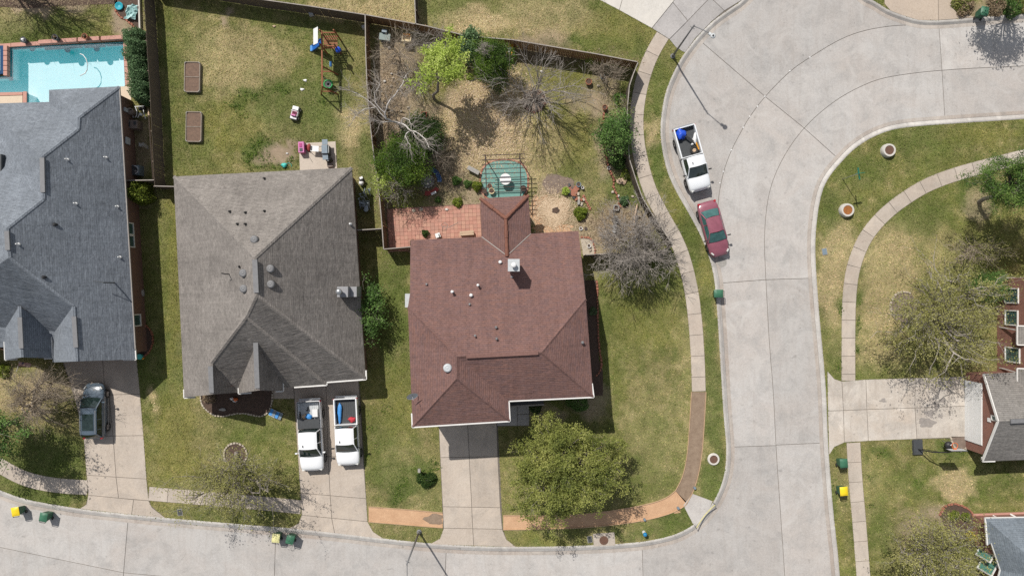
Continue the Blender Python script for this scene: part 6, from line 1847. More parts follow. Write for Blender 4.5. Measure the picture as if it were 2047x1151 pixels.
tag(MB().blob(P(616, 295, .15), (.22, .3, .12), 6, rough=.3).build('toy_bundle', m_redbench, smooth=True), 'bundle of dark red toys beside the pink toy kitchen', 'toys')
t = thing('fire_pit', 'small round black smoker near the taupe roof edge', 'smoker', P(660, 321, .05))
MB().lathe([(.24, 0), (.26, .4), (.22, .6), (.1, .68)], (0, 0, 0), 18).build('barrel', m_black, t, world=False, smooth=True); MB().box((0, -.06, .70), (.14, .2, .05)).build('handle', m_paleplastic, t, world=False)
tag(MB().prism([tuple(P(*p).xy) for p in ((655, 322), (664, 321), (667, 334), (656, 335))], .06, .30).build('storage_box', m_tanplastic), 'low brown storage box at the taupe roof edge', 'box')
tag(MB().tube([P(617 + 8 * k, 312 + 13 * k, .06) for k in (0, .3, .7, 1)], .012, 5).build('loose_cable', m_black), 'thin dark cable lying on the patio slab', 'cable')
t = thing('hose_reel', 'aqua green sprinkler toy near the taupe roof edge', 'sprinkler', P(569, 331))
MB().blob((0, 0, .12), (.24, .2, .14), 2, rough=.3).build('sprinkler_body', m_aqua, t, world=False, smooth=True); MB().tube([(0.1, .1, .05), (.35, .22, .03), (.55, .1, .03), (.6, -.1, .02)], .02, 6).build('hose', m_aqua, t, world=False)
for i, (x, y, s, m) in enumerate(((610, 161, .16, m_white), (604, 179, .17, m_white), (548, 53, .14, m_palewood), (574, 307, .1, m_white))):
    tag(MB().blob(P(x, y, .04), (s, s * .6, .06), i, rough=.3).build('lawn_litter', m), ['small white toy lying left of the swing set', 'white scrap on the grass below the small white toy', 'pale scrap on the grass near the top fence', 'white scrap in the bare earth patch'][i], 'litter')
for i, (x, y) in enumerate(((622, 28), (728, 55))):
    tag(MB().box(P(x, y, .25), (.4, .35, .3), .2, 0, .8).build('utility_pedestal', m_paleplastic), ['small grey utility box at the fence above the swing set', 'small grey utility box in the corner of the swing set yard'][i], 'utility box')

# things stored beside the taupe house
m_chairblue = M('pale_blue_metal', (0.44, 0.52, 0.60), .5, (0.36, 0.43, 0.50), 6)
t = thing('folded_chair_stack', 'heap of blue-grey metal chair frames beside the taupe house', 'chair frames', P(731, 397))
rd = random.Random(4)
for k in range(9):
    c = Vector((rd.uniform(-.22, .22), rd.uniform(-.75, .75), .1)); a = rd.uniform(-.5, .5); hgt = rd.uniform(.45, .95)
    u = Vector((math.cos(a) * .22, math.sin(a) * .22, 0)); v = Vector((-math.sin(a) * .3, math.cos(a) * .3, 0))
    f = MB().tube([c - u - v, c - u + v * .4 + Vector((0, 0, hgt)), c + u + v * .4 + Vector((0, 0, hgt)), c + u - v], .032, 6)
    f.tube([c - u + v, c - u - v * .3 + Vector((0, 0, hgt * .6)), c + u - v * .3 + Vector((0, 0, hgt * .6)), c + u + v], .022, 6)
    f.build('chair_frame', m_chairblue, t, world=False)
for k, (y, r_) in enumerate(((-.95, .2), (-.75, .19))): MB().lathe([(r_, .4), (r_ * .9, .45), (r_ * .3, .46)], (.12, y, 0), 16).build('round_seat', m_chairblue, t, world=False)
t = thing('pool_pump_cart', 'white and black spherical machine beside the taupe house', 'machine', P(724, 367))
MB().blob((0, 0, .3), (.22, .22, .25), 1, 16, 9, rough=.02).build('drum', m_white, t, world=False, smooth=True); MB().box((0, .3, .35), (.36, .3, .5), .4, 0, .8).build('housing', m_black, t, world=False); MB().box((.05, .38, .62), (.26, .18, .06), .4).build('cover', m_white, t, world=False)

# slate house side yard: pool equipment and air conditioner
t = thing('pool_filter', 'tan round pool filter tank beside the slate house', 'pool filter', P(268, 227))
MB().lathe([(.27, 0), (.30, .1), (.30, .75), (.24, .9), (.08, .97), (.06, 1.05)], (0, 0, 0), 22).build('tank', m_tanplastic, t, world=False, smooth=True); MB().tube([(.1, 0, 1.0), (.35, .1, 1.0)], .03, 6).build('valve', m_black, t, world=False)
t = thing('pool_heater', 'square brown pool heater beside the slate house', 'heater', P(276, 253))
MB().box((0, 0, .42), (.78, .68, .84)).build('cabinet', m_tanplastic, t, world=False); MB().box((.18, .08, .85), (.2, .28, .03)).build('vent_grille', m_darkgrey, t, world=False); MB().box((-.25, 0, .85), (.1, .4, .03)).build('vent_grille', m_darkgrey, t, world=False)
t = thing('pool_pipework', 'tangle of white plastic pool pipes and black pumps', 'pipework', P(283, 225))
for pth in ([(-.3, .35, .5), (.5, .4, .5)], [(-.25, .35, .5), (-.15, 0, .45), (-.2, -.35, .4), (-.3, -.5, .4)], [(.1, -.1, .4), (0, -.3, .4), (-.1, -.55, .4)], [(.35, .3, .4), (.4, -.2, .4), (.5, -.6, .3)], [(-.55, -.35, .35), (-.5, -.5, .35), (-.35, -.45, .35)]):
    MB().tube(pth, .035, 7).build('pipe', m_white, t, world=False)
for x, y in ((.05, .22), (.35, .25)): MB().blob((x, y, .3), (.16, .18, .22), 2, rough=.05).build('pump', m_black, t, world=False, smooth=True)
MB().lathe([(.1, .3), (.1, .5), (.05, .52)], (.2, -.28, 0), 12).build('strainer_lid', m_white, t, world=False)
t = thing('air_conditioner', 'round-topped grey air conditioner beside the slate house', 'air conditioner', P(278, 343))
MB().prism([(-.42, -.42), (.42, -.42), (.42, .42), (-.42, .42)], 0, .72, inset_top=.02).build('casing', m_slateplastic, t, world=False)
MB().lathe([(.38, .72), (.38, .75), (.33, .76), (.1, .74)], (0, 0, 0), 24).build('fan_guard', m_darkgrey, t, world=False); MB().tube([(.33 * math.cos(a), .33 * math.sin(a), .77) for a in np.linspace(-1.3, 1.6, 14)], .05, 6).build('guard_rim', m_paleplastic, t, world=False); MB().lathe([(.10, .76), (.08, .80)], (.12, -.1, 0), 14).build('fan_motor', m_steel, t, world=False)
t = thing('pipe_rack', 'white bent pipes leaning near the air conditioner', 'pipes', P(287, 291))
for k in range(3): MB().tube([(-.35, .25 - k * .1, .05), (-.1, .05 - k * .1, .5), (.3, .08 - k * .12, .5), (.42, -.1 - k * .1, .05)], .025, 6).build('pipe', m_white, t, world=False)
t = thing('wall_fountain', 'dark round ornament on the wall strip of the slate house', 'ornament', P(284, 584))
MB().lathe([(.26, .0), (.3, .3), (.2, .42), (.08, .5)], (0, 0, 0), 16).build('urn', m_greystone, t, world=False, smooth=True); MB().blob((.12, -.18, .2), (.2, .15, .2), 4, rough=.3).build('statue', m_greystone, t, world=False)
tag(MB().lathe([(.2, 0), (.24, .3), (.22, .4)], P(283, 712), 16).build('planter_pot', m_aqua), 'small green pot at the front corner of the slate house', 'pot')
tag(MB().blob(P(286, 716, .2), (.1, .1, .12), 3, rough=.3).build('gold_ornament', m_gold), 'small amber ornament beside the green pot', 'ornament')
# pool planters
for i, (x, y, m) in enumerate(((54, 84, m_darkgrey), (117, 79, m_darkgrey), (176, 77, m_terra))):
    t = thing('planter_pot', ['dark pot with pale plant leftmost on the pool coping', 'dark pot in the middle of the pool coping', 'terracotta pot on the pool coping nearest the hedge'][i], 'pot', P(x, y, .1 if i == 0 else .4), 0, 'pots on the pool coping')
    MB().lathe([(.16, 0), (.24, .42), (.25, .5), (.21, .5), (.2, .42)], (0, 0, 0), 16).build('pot', m, t, world=False); MB().blob((0, 0, .5), (.13, .13, .14), i, rough=.3).build('plant', m_white if i == 0 else m_leaf_dry, t, world=False)
tag(MB().lathe([(.28, 0), (.34, .18), (.30, .2), (.1, .12)], P(240, 14, .02), 20).build('kiddie_bucket', M('turquoise', (0.02, 0.38, 0.48), .4)), 'turquoise round tub in the corner bed', 'tub')
mb = MB(); rdv = random.Random(2)
qc = P(265, 25, .1)
n = 9; vs = []
for i in range(n):
    for j in range(n):
        u, v = i / (n - 1) - .5, j / (n - 1) - .5
        vs.append((qc.x + (u * .9 + v * .25) * 1.0, qc.y + v * 1.15 - abs(u) * .2, qc.z + .18 + rdv.uniform(-.13, .16)))
mb.add(vs, [(i * n + j, (i + 1) * n + j, (i + 1) * n + j + 1, i * n + j + 1) for i in range(n - 1) for j in range(n - 1)])
tag(mb.build('crumpled_sheet', M('pale_aqua_sheet', (0.42, 0.62, 0.60), .5, (0.34, 0.55, 0.54), 6)), 'crumpled pale aqua sheet in the corner bed', 'sheet')
# flag by the slate house (US flag)
q = P(32, 742, 2.2)
t = thing('flag', 'striped flag on a short pole at the front of the slate house', 'flag', P(36, 735), R(0))
pole0, pole1 = P(33, 742, 1.6), P(39, 722, 2.3)
MB().tube([pole0, pole1], .018, 6).build('pole', m_white, t)
dv = (pole0 - pole1).normalized(); fv = Vector((.86, -.22, -.35)).normalized()
m_fr, m_fw, m_fb = M('flag_red', (0.42, 0.10, 0.10), .8), M('flag_white', (0.62, 0.55, 0.52), .8), M('flag_blue', (0.09, 0.07, 0.14), .8)
for i in range(13):
    vs = []
    for k in range(7):
        for e_ in (i, i + 1):
            w = pole1 + dv * (.03 + e_ * .042) + fv * (k / 6 * .85); w.z += .05 * math.sin(k * 1.3 + i * .1); vs.append(w)
    MB().add(vs, [(2 * k, 2 * k + 1, 2 * k + 3, 2 * k + 2) for k in range(6)]).build('stripe', m_fr if i % 2 == 0 else m_fw, t)
vs = [pole1 + dv * .03 + Vector((0, 0, .02)), pole1 + dv * .30 + Vector((0, 0, .02)), pole1 + dv * .30 + fv * .34 + Vector((0, 0, .05)), pole1 + dv * .03 + fv * .34 + Vector((0, 0, .05))]
MB().add(vs, [(0, 1, 2, 3)]).build('canton', m_fb, t)
# front bed of the taupe house
tag(MB().blob(P(445, 818, .1), (.3, .14, .12), 5, rough=.15).build('garden_rock', m_greystone), 'flat grey rock in the dark mulch bed', 'rock')
t = thing('garden_gnome_group', 'orange and white ornament group in the dark mulch bed', 'ornament', P(470, 797))
MB().blob((.12, 0, .2), (.18, .16, .2), 1, rough=.2).build('orange_figure', m_orange, t, world=False); MB().blob((-.2, .05, .16), (.16, .12, .16), 2, rough=.2).build('white_figure', m_white, t, world=False); MB().blob((.02, -.16, .12), (.18, .08, .12), 3, rough=.2).build('white_base', m_white, t, world=False)
t = thing('folding_lounge_chair', 'blue folding lounge chair lying at the edge of the mulch bed', 'chair', P(553, 827), R(-25))
for k in range(4): MB().box((-.42 + k * .27, 0, .18 + .05 * math.sin(k * 1.4)), (.26, .55, .03), 0).build('sling_panel', m_slateplastic if k % 2 else m_skyblue, t, world=False)
for s in (-1, 1): MB().tube([(-.55, s * .29, .2), (0, s * .29, .26), (.52, s * .29, .15)], .018, 6).build('frame', m_steel, t, world=False); MB().tube([(.3, s * .29, .2), (.45, s * .29, 0)], .018, 6).build('leg', m_black, t, world=False)
# small post with shrub on the front lawn of the red house
tag(MB().bar(P(838, 940), P(838, 940, .9), .09).box(P(838, 940, .95) + Vector((0, 0, .0)), (.2, .3, .2)).build('lawn_post', m_greystone), 'small grey post box on the lawn beside the driveway', 'post')

# ------------------------------------------------------------------ garden of the red house
q = P(1008, 356)
t = thing('round_table', 'round white table on the teal patio', 'table', P(1010.5, 361))
MB().lathe([(.46, .70), (.47, .72), (.46, .745), (.1, .75)], (0, 0, 0), 32).build('table_top', m_white, t, world=False); MB().tube([(0, 0, .7), (0, 0, .1)], .05, 8).build('column', m_white, t, world=False); MB().lathe([(.28, .03), (.26, .08), (.06, .12)], (0, 0, 0), 18).build('foot', m_white, t, world=False)
t = thing('iron_trellis', 'dark iron trellis with thin bars over the teal patio', 'trellis', P(1010, 350))
zt = 2.35
def tp(x, y, z): return P(x, y, z)
for x0, y0, x1, y1 in ((970, 308, 973, 392), (1039, 306, 1042, 388)): MB().bar(tp(x0, y0, zt), tp(x1, y1, zt), .07).build('beam', m_iron, t)
for i in range(9):
    y = 310 + i * 9.2
    MB().bar(tp(963, y + 1, zt + .05), tp(1050, y - 2, zt + .05), .052).build('cross_bar', m_iron, t)
for x, y in ((970, 309), (1039, 307), (1041, 384)): MB().bar(tp(x, y, zt), Vector((*tp(x, y, zt).xy, 0)), .06).build('post', m_iron, t)
def pot(label, x, y, r, h, m, plant=None, soil=True, group='garden pots'):
    t = thing('garden_pot', label, 'pot', P(x, y), 0, group)
    MB().lathe([(r * .72, 0), (r * .95, h * .85), (r * 1.05, h * .87), (r * 1.05, h), (r * .9, h), (r * .86, h * .82), (r * .1, h * .8)], (0, 0, 0), 18).build('pot', m, t, world=False)
    MB().lathe([(r * .86, h * .80), (r * .5, h * .86)], (0, 0, 0), 14).build('soil', m_soil, t, world=False)
    return t
pot('brown pot nearest the trellis post on the teal patio', 969, 383, .2, .35, m_rust); pot('terracotta pot behind the cream pot on the teal patio', 979, 373, .19, .35, m_terra); pot('cream rimmed pot on the teal patio', 983, 383, .24, .4, m_cream)
pot('black pot on the right side of the teal patio', 1046, 378, .25, .45, m_black)
pot('large terracotta pot on the grass near the top fence', 1176, 166, .26, .4, m_terra); pot('grey ring pot in the corner near the top fence', 1204, 155, .2, .25, m_slateplastic)
pot('grey round pot on the grass above the brick heap', 1156, 370, .20, .35, m_slateplastic); pot('small white pot beside the grey round pot', 1164, 376, .12, .3, m_white)
pot('terracotta jar in the brick border', 1208, 217, .2, .4, m_terra); pot('white ring pot in the brick border', 1216, 337, .13, .3, m_white)
pot('white stone pot in the little gravel bed', 1177, 492, .15, .25, m_white); pot('white lid pot beside the red roof corner', 1161, 457, .14, .12, m_white); pot('dark round drain pot beside the red roof corner', 1171, 457, .13, .08, m_darkgrey)
pot('potted green plant on the pink patio', 851, 468, .2, .3, m_rust)
# fire ring with curved benches
q = P(855, 363)
t = thing('fire_ring', 'round stone fire ring with ash in the garden', 'fire ring', q)
for k in range(14):
    a = 2 * math.pi * k / 14
    MB().box((.50 * math.cos(a), .50 * math.sin(a), .1), (.14, .20, .2), a, 0, .9).build('ring_stone', m_greystone, t, world=False)
MB().lathe([(.44, .02), (.40, .07), (.1, .09)], (0, 0, 0), 20).build('ash', m_greystone, t, world=False)
pave([(q.x + 1.0 * math.cos(a), q.y + 1.0 * math.sin(a)) for a in np.linspace(0, 6.28, 20)])
def arc_bench(name, label, m, a0, a1, r):
    b = thing(name, label, 'bench', q)
    n = 8; vs = []
    for k in range(n + 1):
        a = a0 + (a1 - a0) * k / n
        for rr, z in ((r, .40), (r + .36, .40), (r + .36, .44), (r, .44)): vs.append((rr * math.cos(a), rr * math.sin(a), z))
    MB().add(vs, [(4 * k + i, 4 * k + (i + 1) % 4, 4 * k + 4 + (i + 1) % 4, 4 * k + 4 + i) for k in range(n) for i in range(4)] + [(0, 1, 2, 3), (4 * n, 4 * n + 1, 4 * n + 2, 4 * n + 3)]).build('seat', m, b, world=False)
    for k in (.15, .85):
        a = a0 + (a1 - a0) * k; MB().box(((r + .18) * math.cos(a), (r + .18) * math.sin(a), .2), (.3, .08, .4), a).build('leg', m, b, world=False)
arc_bench('curved_bench', 'curved navy blue bench right of the fire ring', m_navybench, R(-5), R(70), .85)
arc_bench('curved_bench', 'curved red bench below the fire ring', m_redbench, R(-100), R(-35), .85)
arc_bench('curved_bench', 'faded blue curved bench left of the fire ring', m_slateplastic, R(110), R(170), .85)
tag(MB().box(P(867, 386, .46), (.45, .18, .04), .45).build('white_plank', m_white), 'white plank lying on the red curved bench', 'plank')
t = thing('stone_bench', 'pale stone bench beside the teal patio', 'bench', P(947, 342), R(-28))
MB().box((0, 0, .42), (1.05, .34, .08)).build('seat', m_greystone, t, world=False)
for s in (-1, 1): MB().box((s * .38, 0, .19), (.12, .28, .38)).build('leg', m_greystone, t, world=False)
t = thing('wooden_bench', 'pale wooden bench on the pink patio at the roof edge', 'bench', P(934, 469), R(4))
MB().box((0, 0, .42), (1.15, .16, .05)).box((0, .19, .42), (1.15, .16, .05)).build('seat', m_palewood, t, world=False)
for s in (-1, 1): MB().box((s * .5, .1, .2), (.08, .34, .4)).build('leg', m_wood, t, world=False)
tag(MB().tube([P(*p, .05) for p in ((885, 455), (882, 449), (889, 445), (895, 450), (892, 460), (884, 462), (886, 452), (896, 455), (906, 450), (916, 445))], .018, 5).build('garden_hose', m_greystone, smooth=True), 'coiled grey garden hose on the pink patio', 'hose')
t = thing('patio_cart', 'white and black small cart on the pink patio at the roof edge', 'cart', P(876, 471))
MB().box((0, 0, .3), (.4, .36, .2), .3).build('tray', m_white, t, world=False); MB().box((.12, -.03, .42), (.06, .25, .1), .3).build('handle', m_black, t, world=False)
for s in (-1, 1): MB().lathe([(.08, 0), (.08, .08)], (s * .15, -.12, 0), 10).build('wheel', m_black, t, world=False)
# sheds / boxes by the top fence
t = thing('storage_bench', 'grey-green storage bench under the top fence of the garden', 'storage bench', P(772, 77), R(-8))
MB().box((0, -.1, .3), (.85, .5, .6)).build('box', m_slateplastic, t, world=False); MB().box((0, -.1, .62), (.9, .55, .05)).build('lid', M('grey_green', (0.25, 0.31, 0.30), .6), t, world=False); MB().box((-.05, .32, .6), (.5, .3, .5), 0, 0, .8).build('backrest', m_slateplastic, t, world=False)
t = thing('yellow_chair', 'cream yellow plastic armchair under the top fence', 'chair', P(815, 82), R(-4))
MB().box((0, 0, .40), (.66, .56, .06)).build('seat', m_cream, t, world=False); MB().box((0, -.3, .62), (.70, .10, .5)).build('front_panel', m_cream, t, world=False)
for s in (-1, 1): MB().box((s * .34, 0, .52), (.08, .62, .26)).build('armrest', m_cream, t, world=False)
MB().box((0, .3, .6), (.6, .06, .45)).build('backrest', m_gold, t, world=False)
t = thing('toy_house', 'small amber and white play box behind the juniper', 'play box', P(1019, 106), R(-6))
MB().box((0, 0, .45), (.5, .85, .9)).build('body', m_gold, t, world=False); MB().box((0, -.05, .92), (.26, .4, .06)).build('panel', m_white, t, world=False)
# brick heap
t = thing('brick_heap', 'heap of loose bricks and broken blocks in the garden', 'brick heap', P(1151, 389))
rd = random.Random(12)
for k in range(30):
    u = rd.random(); x = -.45 + u * .9 + rd.gauss(0, .16); y = .5 - u * 1.15 + rd.gauss(0, .18)
    MB().box((x, y, .06 + rd.random() * .14), (rd.uniform(.2, .3), rd.uniform(.12, .2), .12), rd.uniform(0, 3)).build('brick', rd.choice([m_redbrickpiece, m_redbrickpiece, m_terra, m_darkgrey, m_greystone, m_stone]), t, world=False)
for k in range(7): MB().box((.62 + .09 * k, -.15 - .17 * k, .06), (.24, .16, .12), rd.uniform(0, 3)).build('brick', m_redbrickpiece, t, world=False)
MB().box((-.15, .28, .2), (.85, .42, .06), R(48)).build('slab_piece', m_redbrickpiece, t, world=False)
# stumps and rocks in the bare strip
for i, (x, y, s) in enumerate(((769, 163, .13), (782, 173, .12), (786, 157, .1), (783, 148, .1), (829, 166, .14), (802, 223, .12), (778, 96, .14), (816, 215, .12), (1196, 172, .14), (1082, 143, .12), (1180, 500, .12), (1188, 514, .1), (893, 419, .16), (842, 419, .18), (827, 421, .16), (1236, 392, .13), (1265, 393, .13), (1225, 384, .14))):
    lb = ['round cut stump in the bare strip by the brown fence', 'rock right of the round cut stump', 'pale rock above the round cut stump', 'small rock highest in the cluster by the stump', 'rock among the bare branches', 'white stone block beside the white tree', 'rock below the storage bench', 'upright white stone beside the white tree', 'pale stump near the sidewalk fence', 'yellowish rock beside the bare garden tree',
          'pale stone on the brick rim by the roof corner', 'stone at the end of the brick rim', 'pink stone near the patio edge', 'flat white stone at the patio edge', 'flat grey stone at the patio edge', 'white block in the green strip by the sidewalk fence', 'white rock in the green strip by the sidewalk fence', 'brown block in the brick border'][i]
    tag(MB().blob(P(x, y, .06), (s, s * rd.uniform(.7, 1), .10), i, 12, 7, rough=.12).build('garden_stone', m_stone if i % 3 else m_white_conc, smooth=True), lb, 'stone', 'loose garden stones')
t = thing('wooden_crate', 'open reddish wooden crate beside the evergreen', 'crate', P(848, 230), R(-5))
for s in (-1, 1): MB().box((s * .22, 0, .14), (.05, .40, .28)).build('side', m_redbench, t, world=False); MB().box((0, s * .18, .14), (.44, .05, .28)).build('end', m_redwood, t, world=False)
MB().box((0, 0, .02), (.42, .36, .04)).build('bottom', m_soil, t, world=False)
t = thing('block_planter', 'square grey block planter at the end of the brick border', 'planter', P(1231, 416), R(-8))
for s in (-1, 1): MB().box((s * .2, 0, .15), (.07, .46, .3)).build('side', m_greystone, t, world=False); MB().box((0, s * .2, .15), (.36, .07, .3)).build('end', m_greystone, t, world=False)
MB().box((0, 0, .08), (.36, .36, .14)).build('soil', m_soil, t, world=False)
t = thing('statue', 'grey stone garden statue below the block planter', 'statue', P(1230, 436))
MB().lathe([(.2, 0), (.18, .2), (.1, .28), (.14, .5), (.10, .72), (.07, .78), (.09, .9), (.03, .98)], (0, 0, 0), 14).build('figure', m_greystone, t, world=False, smooth=True); MB().box((.05, -.3, .1), (.3, .35, .2), .3).build('plinth', m_greystone, t, world=False)
for i, (x, y) in enumerate(((1228, 453), (1227, 462))):
    tag(MB().lathe([(.16, .0), (.14, .3), (.18, .42), (.15, .42), (.12, .36)], P(x, y), 12).build('birdbath', m_paleplastic), ['pale small birdbath under the statue', 'pale low birdbath bowl at the bare tree'][i], 'birdbath')
t = thing('driftwood', 'pale weathered log standing among the bare branches', 'log', P(1268, 430))
MB().tube([(-.1, -1.2, .1), (0, -.4, .2), (.1, .3, .15), (.2, .9, .3)], [.12, .1, .09, .05], 8).build('log', m_palewood, t, world=False, smooth=True); MB().tube([(0, -.2, .2), (.35, -.1, .25), (.6, -.15, .2)], [.08, .06, .04], 7).build('side_branch', m_wood, t, world=False)
tag(MB().blob(P(1243, 362, .08), (.45, .28, .14), 4, 16, 8, rough=.2).build('brush_pile', m_palewood), 'low pile of dry brush in the brick border', 'brush pile')

# ------------------------------------------------------------------ trees and shrubs
def unit(v):
    v = np.asarray(v, float); return v / (np.linalg.norm(v) + 1e-9)

def curved(a, b, r, n=5, jit=.12, sag=.0):
    a, b = np.asarray(a, float), np.asarray(b, float)
    Ld = np.linalg.norm(b - a)
    pts = [a + (b - a) * k for k in np.linspace(0, 1, n)]
    off = np.zeros(3)
    for i in range(1, n - 1):
        off = r.normal(size=3) * jit * Ld * .5
        pts[i] = pts[i] + off
        pts[i][2] += sag * Ld * math.sin(math.pi * i / (n - 1))
    return pts

def taper(r0, r1, n): return list(np.linspace(r0, r1, n))

def make_tree(name, label, cat, base_px, crown_px, h_c, rad, trunk_r, n_limb, n_tip, bark, leaf=None, leaf_n=0, leaf_s=.12, sig=.35, seed=1, twigs=0, twig_l=.6, stems=1, group=None, fork=.35, top_bias=.35, tone_h=.5, twig_mat=None, twig_r=.008, leaf_asp=.5, lo=.55, up=.35, irregular=.25):
    """base_px: foot of the trunk; crown_px: where the crown's middle appears at height h_c; rad: crown radii in metres"""
    r = np.random.default_rng(seed)
    b = P(*base_px); c = P(*crown_px, h_c)
    t = thing(name, label, cat, b, group=group)
    b = np.array(b); c = np.array(c); rad = np.array(rad, float)
    br = []
    ph = r.uniform(0, 6.28, 4)
    def shell(n, k0, k1):
        out = []
        while len(out) < n:
            d = unit(r.normal(size=3) + np.array([0, 0, top_bias]))
            az = math.atan2(d[1], d[0])
            irr = 1 + irregular * (math.sin(2 * az + ph[0]) * .4 + math.sin(3 * az + ph[1] + 2 * d[2]) * .4 + math.sin(5 * az + ph[2]) * .3)
            p = c + d * rad * r.uniform(k0, k1) * irr
            if p[2] > .35: out.append(p)
        return out
    limbs = shell(n_limb, .30, .62)
    forks = []
    for s in range(stems):
        f = b + (c - b) * fork
        if stems > 1:
            f = f + np.array([r.normal() * rad[0] * .16, r.normal() * rad[1] * .16, 0])
        bb = b + np.array([r.normal() * .06, r.normal() * .06, 0]) * (stems > 1)
        forks.append(f)
        br.append((curved(bb, f, r, 5, .05), taper(trunk_r, trunk_r * .72, 5), 8))
    lp = []
    for i, l in enumerate(limbs):
        f = forks[i % stems]
        pts = curved(f, l, r, 6, .10, .05)
        br.append((pts, taper(trunk_r * .60, trunk_r * .24, 6), 6)); lp.append((pts, l))
    L_arr = np.array(limbs)
    tips = shell(n_tip, lo, 1.03)
    tw = []
    leaves = []
    for tp_ in tips:
        i = int(np.argmin(((L_arr - tp_) ** 2).sum(1) + r.uniform(0, .6, len(L_arr))))
        pts = lp[i][0]
        st = pts[r.integers(2, len(pts))]
        p2 = curved(st, tp_, r, 5, .14, .04)
        br.append((p2, taper(trunk_r * .17, max(twig_r * 1.3, trunk_r * .05), 5), 4))
        for k in range(twigs):
            s0 = p2[r.integers(1, 5)]
            d = unit(unit(p2[-1] - p2[0]) + r.normal(size=3) * .55 + np.array([0, 0, .15]))
            e_ = s0 + d * twig_l * r.uniform(.4, 1.2)
            pt = curved(s0, e_, r, 3, .12)
            tw.append((pt, taper(twig_r * 1.2, twig_r * .5, 3), 3))
            if twigs and r.random() < .7:
                d2 = unit(d + r.normal(size=3) * .6)
                tw.append(([pt[1], pt[1] + d2 * twig_l * r.uniform(.3, .7)], taper(twig_r, twig_r * .5, 2), 3))
            if leaf is not None and leaf_n:
                leaves.append(e_)
        leaves.append(tp_); leaves.append(p2[3])
    tubes_mesh('trunk', br, bark, t)
    if tw: tubes_mesh('twigs', tw, twig_mat or bark, t)['kind'] = 'stuff'
    if leaf is not None and leaf_n:
        lv = np.array(leaves)
        pick = lv[r.integers(0, len(lv), leaf_n)]
        pts = pick + r.normal(size=(leaf_n, 3)) * np.array([sig, sig, sig * .7])
        pts = pts[pts[:, 2] > .15]
        clump = (np.sin(pts[:, 0] * 2.1 + seed) + np.sin(pts[:, 1] * 2.3) + np.sin(pts[:, 2] * 2.7)) / 3
        tone = .48 + .34 * clump + r.normal(size=len(pts)) * .18
        leaf_mesh('crown', pts, leaf_s, leaf, t, seed=seed, tone=tone, asp=leaf_asp, up=up)
    return t

def crape(name, label, cat, base_px, height, seed, mat, stems=7, levels=4, lean=.5, ratio=.74, spread=.42, r0=.055, twig_r=.007, group=None, kids=(2, 4)):
    """bare many-stemmed tree grown by branching, straight shoots fanning out from the foot"""
    r = np.random.default_rng(seed)
    b = P(*base_px); t = thing(name, label, cat, b, group=group)
    main, tw = [], []
    def grow(p, d, l, rad, lev):
        n = 4 if lev < 2 else 3
        pts = [p]; dd = d
        for i in range(n - 1):
            dd = unit(dd + r.normal(size=3) * .07 + np.array([0, 0, .03])); pts.append(pts[-1] + dd * l / (n - 1))
        (main if lev < 3 else tw).append((pts, taper(rad, rad * .62, n), 6 if lev == 0 else 4 if lev < 3 else 3))
        if lev >= levels: return
        for k in range(r.integers(kids[0], kids[1])):
            s = pts[-1] if k < 2 else pts[r.integers(1, n)]
            nd = unit(dd + r.normal(size=3) * spread)
            if nd[2] < -.05: nd[2] = .05
            grow(s, unit(nd), l * ratio * r.uniform(.75, 1.15), max(rad * .56, twig_r), lev + 1)
    l0 = height * .34
    for s in range(stems):
        a = 6.283 * s / stems + r.uniform(-.3, .3); th = r.uniform(.12, lean)
        d = np.array([math.cos(a) * math.sin(th), math.sin(a) * math.sin(th), math.cos(th)])
        grow(np.array(b) + np.array([math.cos(a), math.sin(a), 0]) * .08, d, l0 * r.uniform(.85, 1.15), r0 * r.uniform(.8, 1.2), 0)
    tubes_mesh('trunk', main, mat, t); tubes_mesh('twigs', tw, mat, t)['kind'] = 'stuff'
    return t

# live oak in front of the red house
make_tree('live_oak', 'dense olive green live oak in front of the red roofed house', 'tree', (1122, 908), (1131, 940), 4.1, (4.15, 4.0, 2.4), .24, 16, 190, m_bark, m_leaf_oak, 60000, .15, .17, 3, twigs=5, twig_l=.85, fork=.32, lo=.6, irregular=.22, up=.9, leaf_asp=.42)
# sparse oak in front of the taupe house
make_tree('sparse_oak', 'sparse yellow-green oak growing from the stone ring', 'tree', (473, 905), (462, 972), 3.9, (4.4, 3.4, 2.0), .20, 12, 90, m_bark, m_leaf_sparse, 9000, .12, .20, 11, up=.8, twigs=9, twig_l=.9, twig_r=.007, twig_mat=m_twig, lo=.4, irregular=.4)
# east trees
make_tree('sparse_oak', 'wide sparse olive tree beside the red brick house', 'tree', (1838, 632), (1884, 642), 4.2, (5.9, 5.0, 2.4), .26, 18, 150, m_twig, m_leaf_sparse, 17000, .13, .20, 21, up=.8, twigs=7, twig_l=1.0, twig_r=.007, twig_mat=m_twig, lo=.35, irregular=.35)
make_tree('bare_shrub_tree', 'bare grey twiggy tree above the sparse olive tree', 'tree', (1925, 508), (1945, 505), 2.6, (2.6, 1.9, 1.5), .08, 10, 55, m_tantwig, m_leaf_sparse, 1500, .10, .25, 22, twigs=6, twig_l=.7, stems=3, twig_r=.006)
make_tree('sparse_oak', 'thin olive tree at the bottom right beside the blue-grey roof', 'tree', (1838, 1075), (1862, 1105), 3.9, (4.2, 3.6, 2.2), .2, 14, 120, m_twig, m_leaf_sparse, 12500, .13, .20, 31, up=.8, twigs=7, twig_l=.9, twig_r=.007, twig_mat=m_twig, lo=.4, irregular=.35)
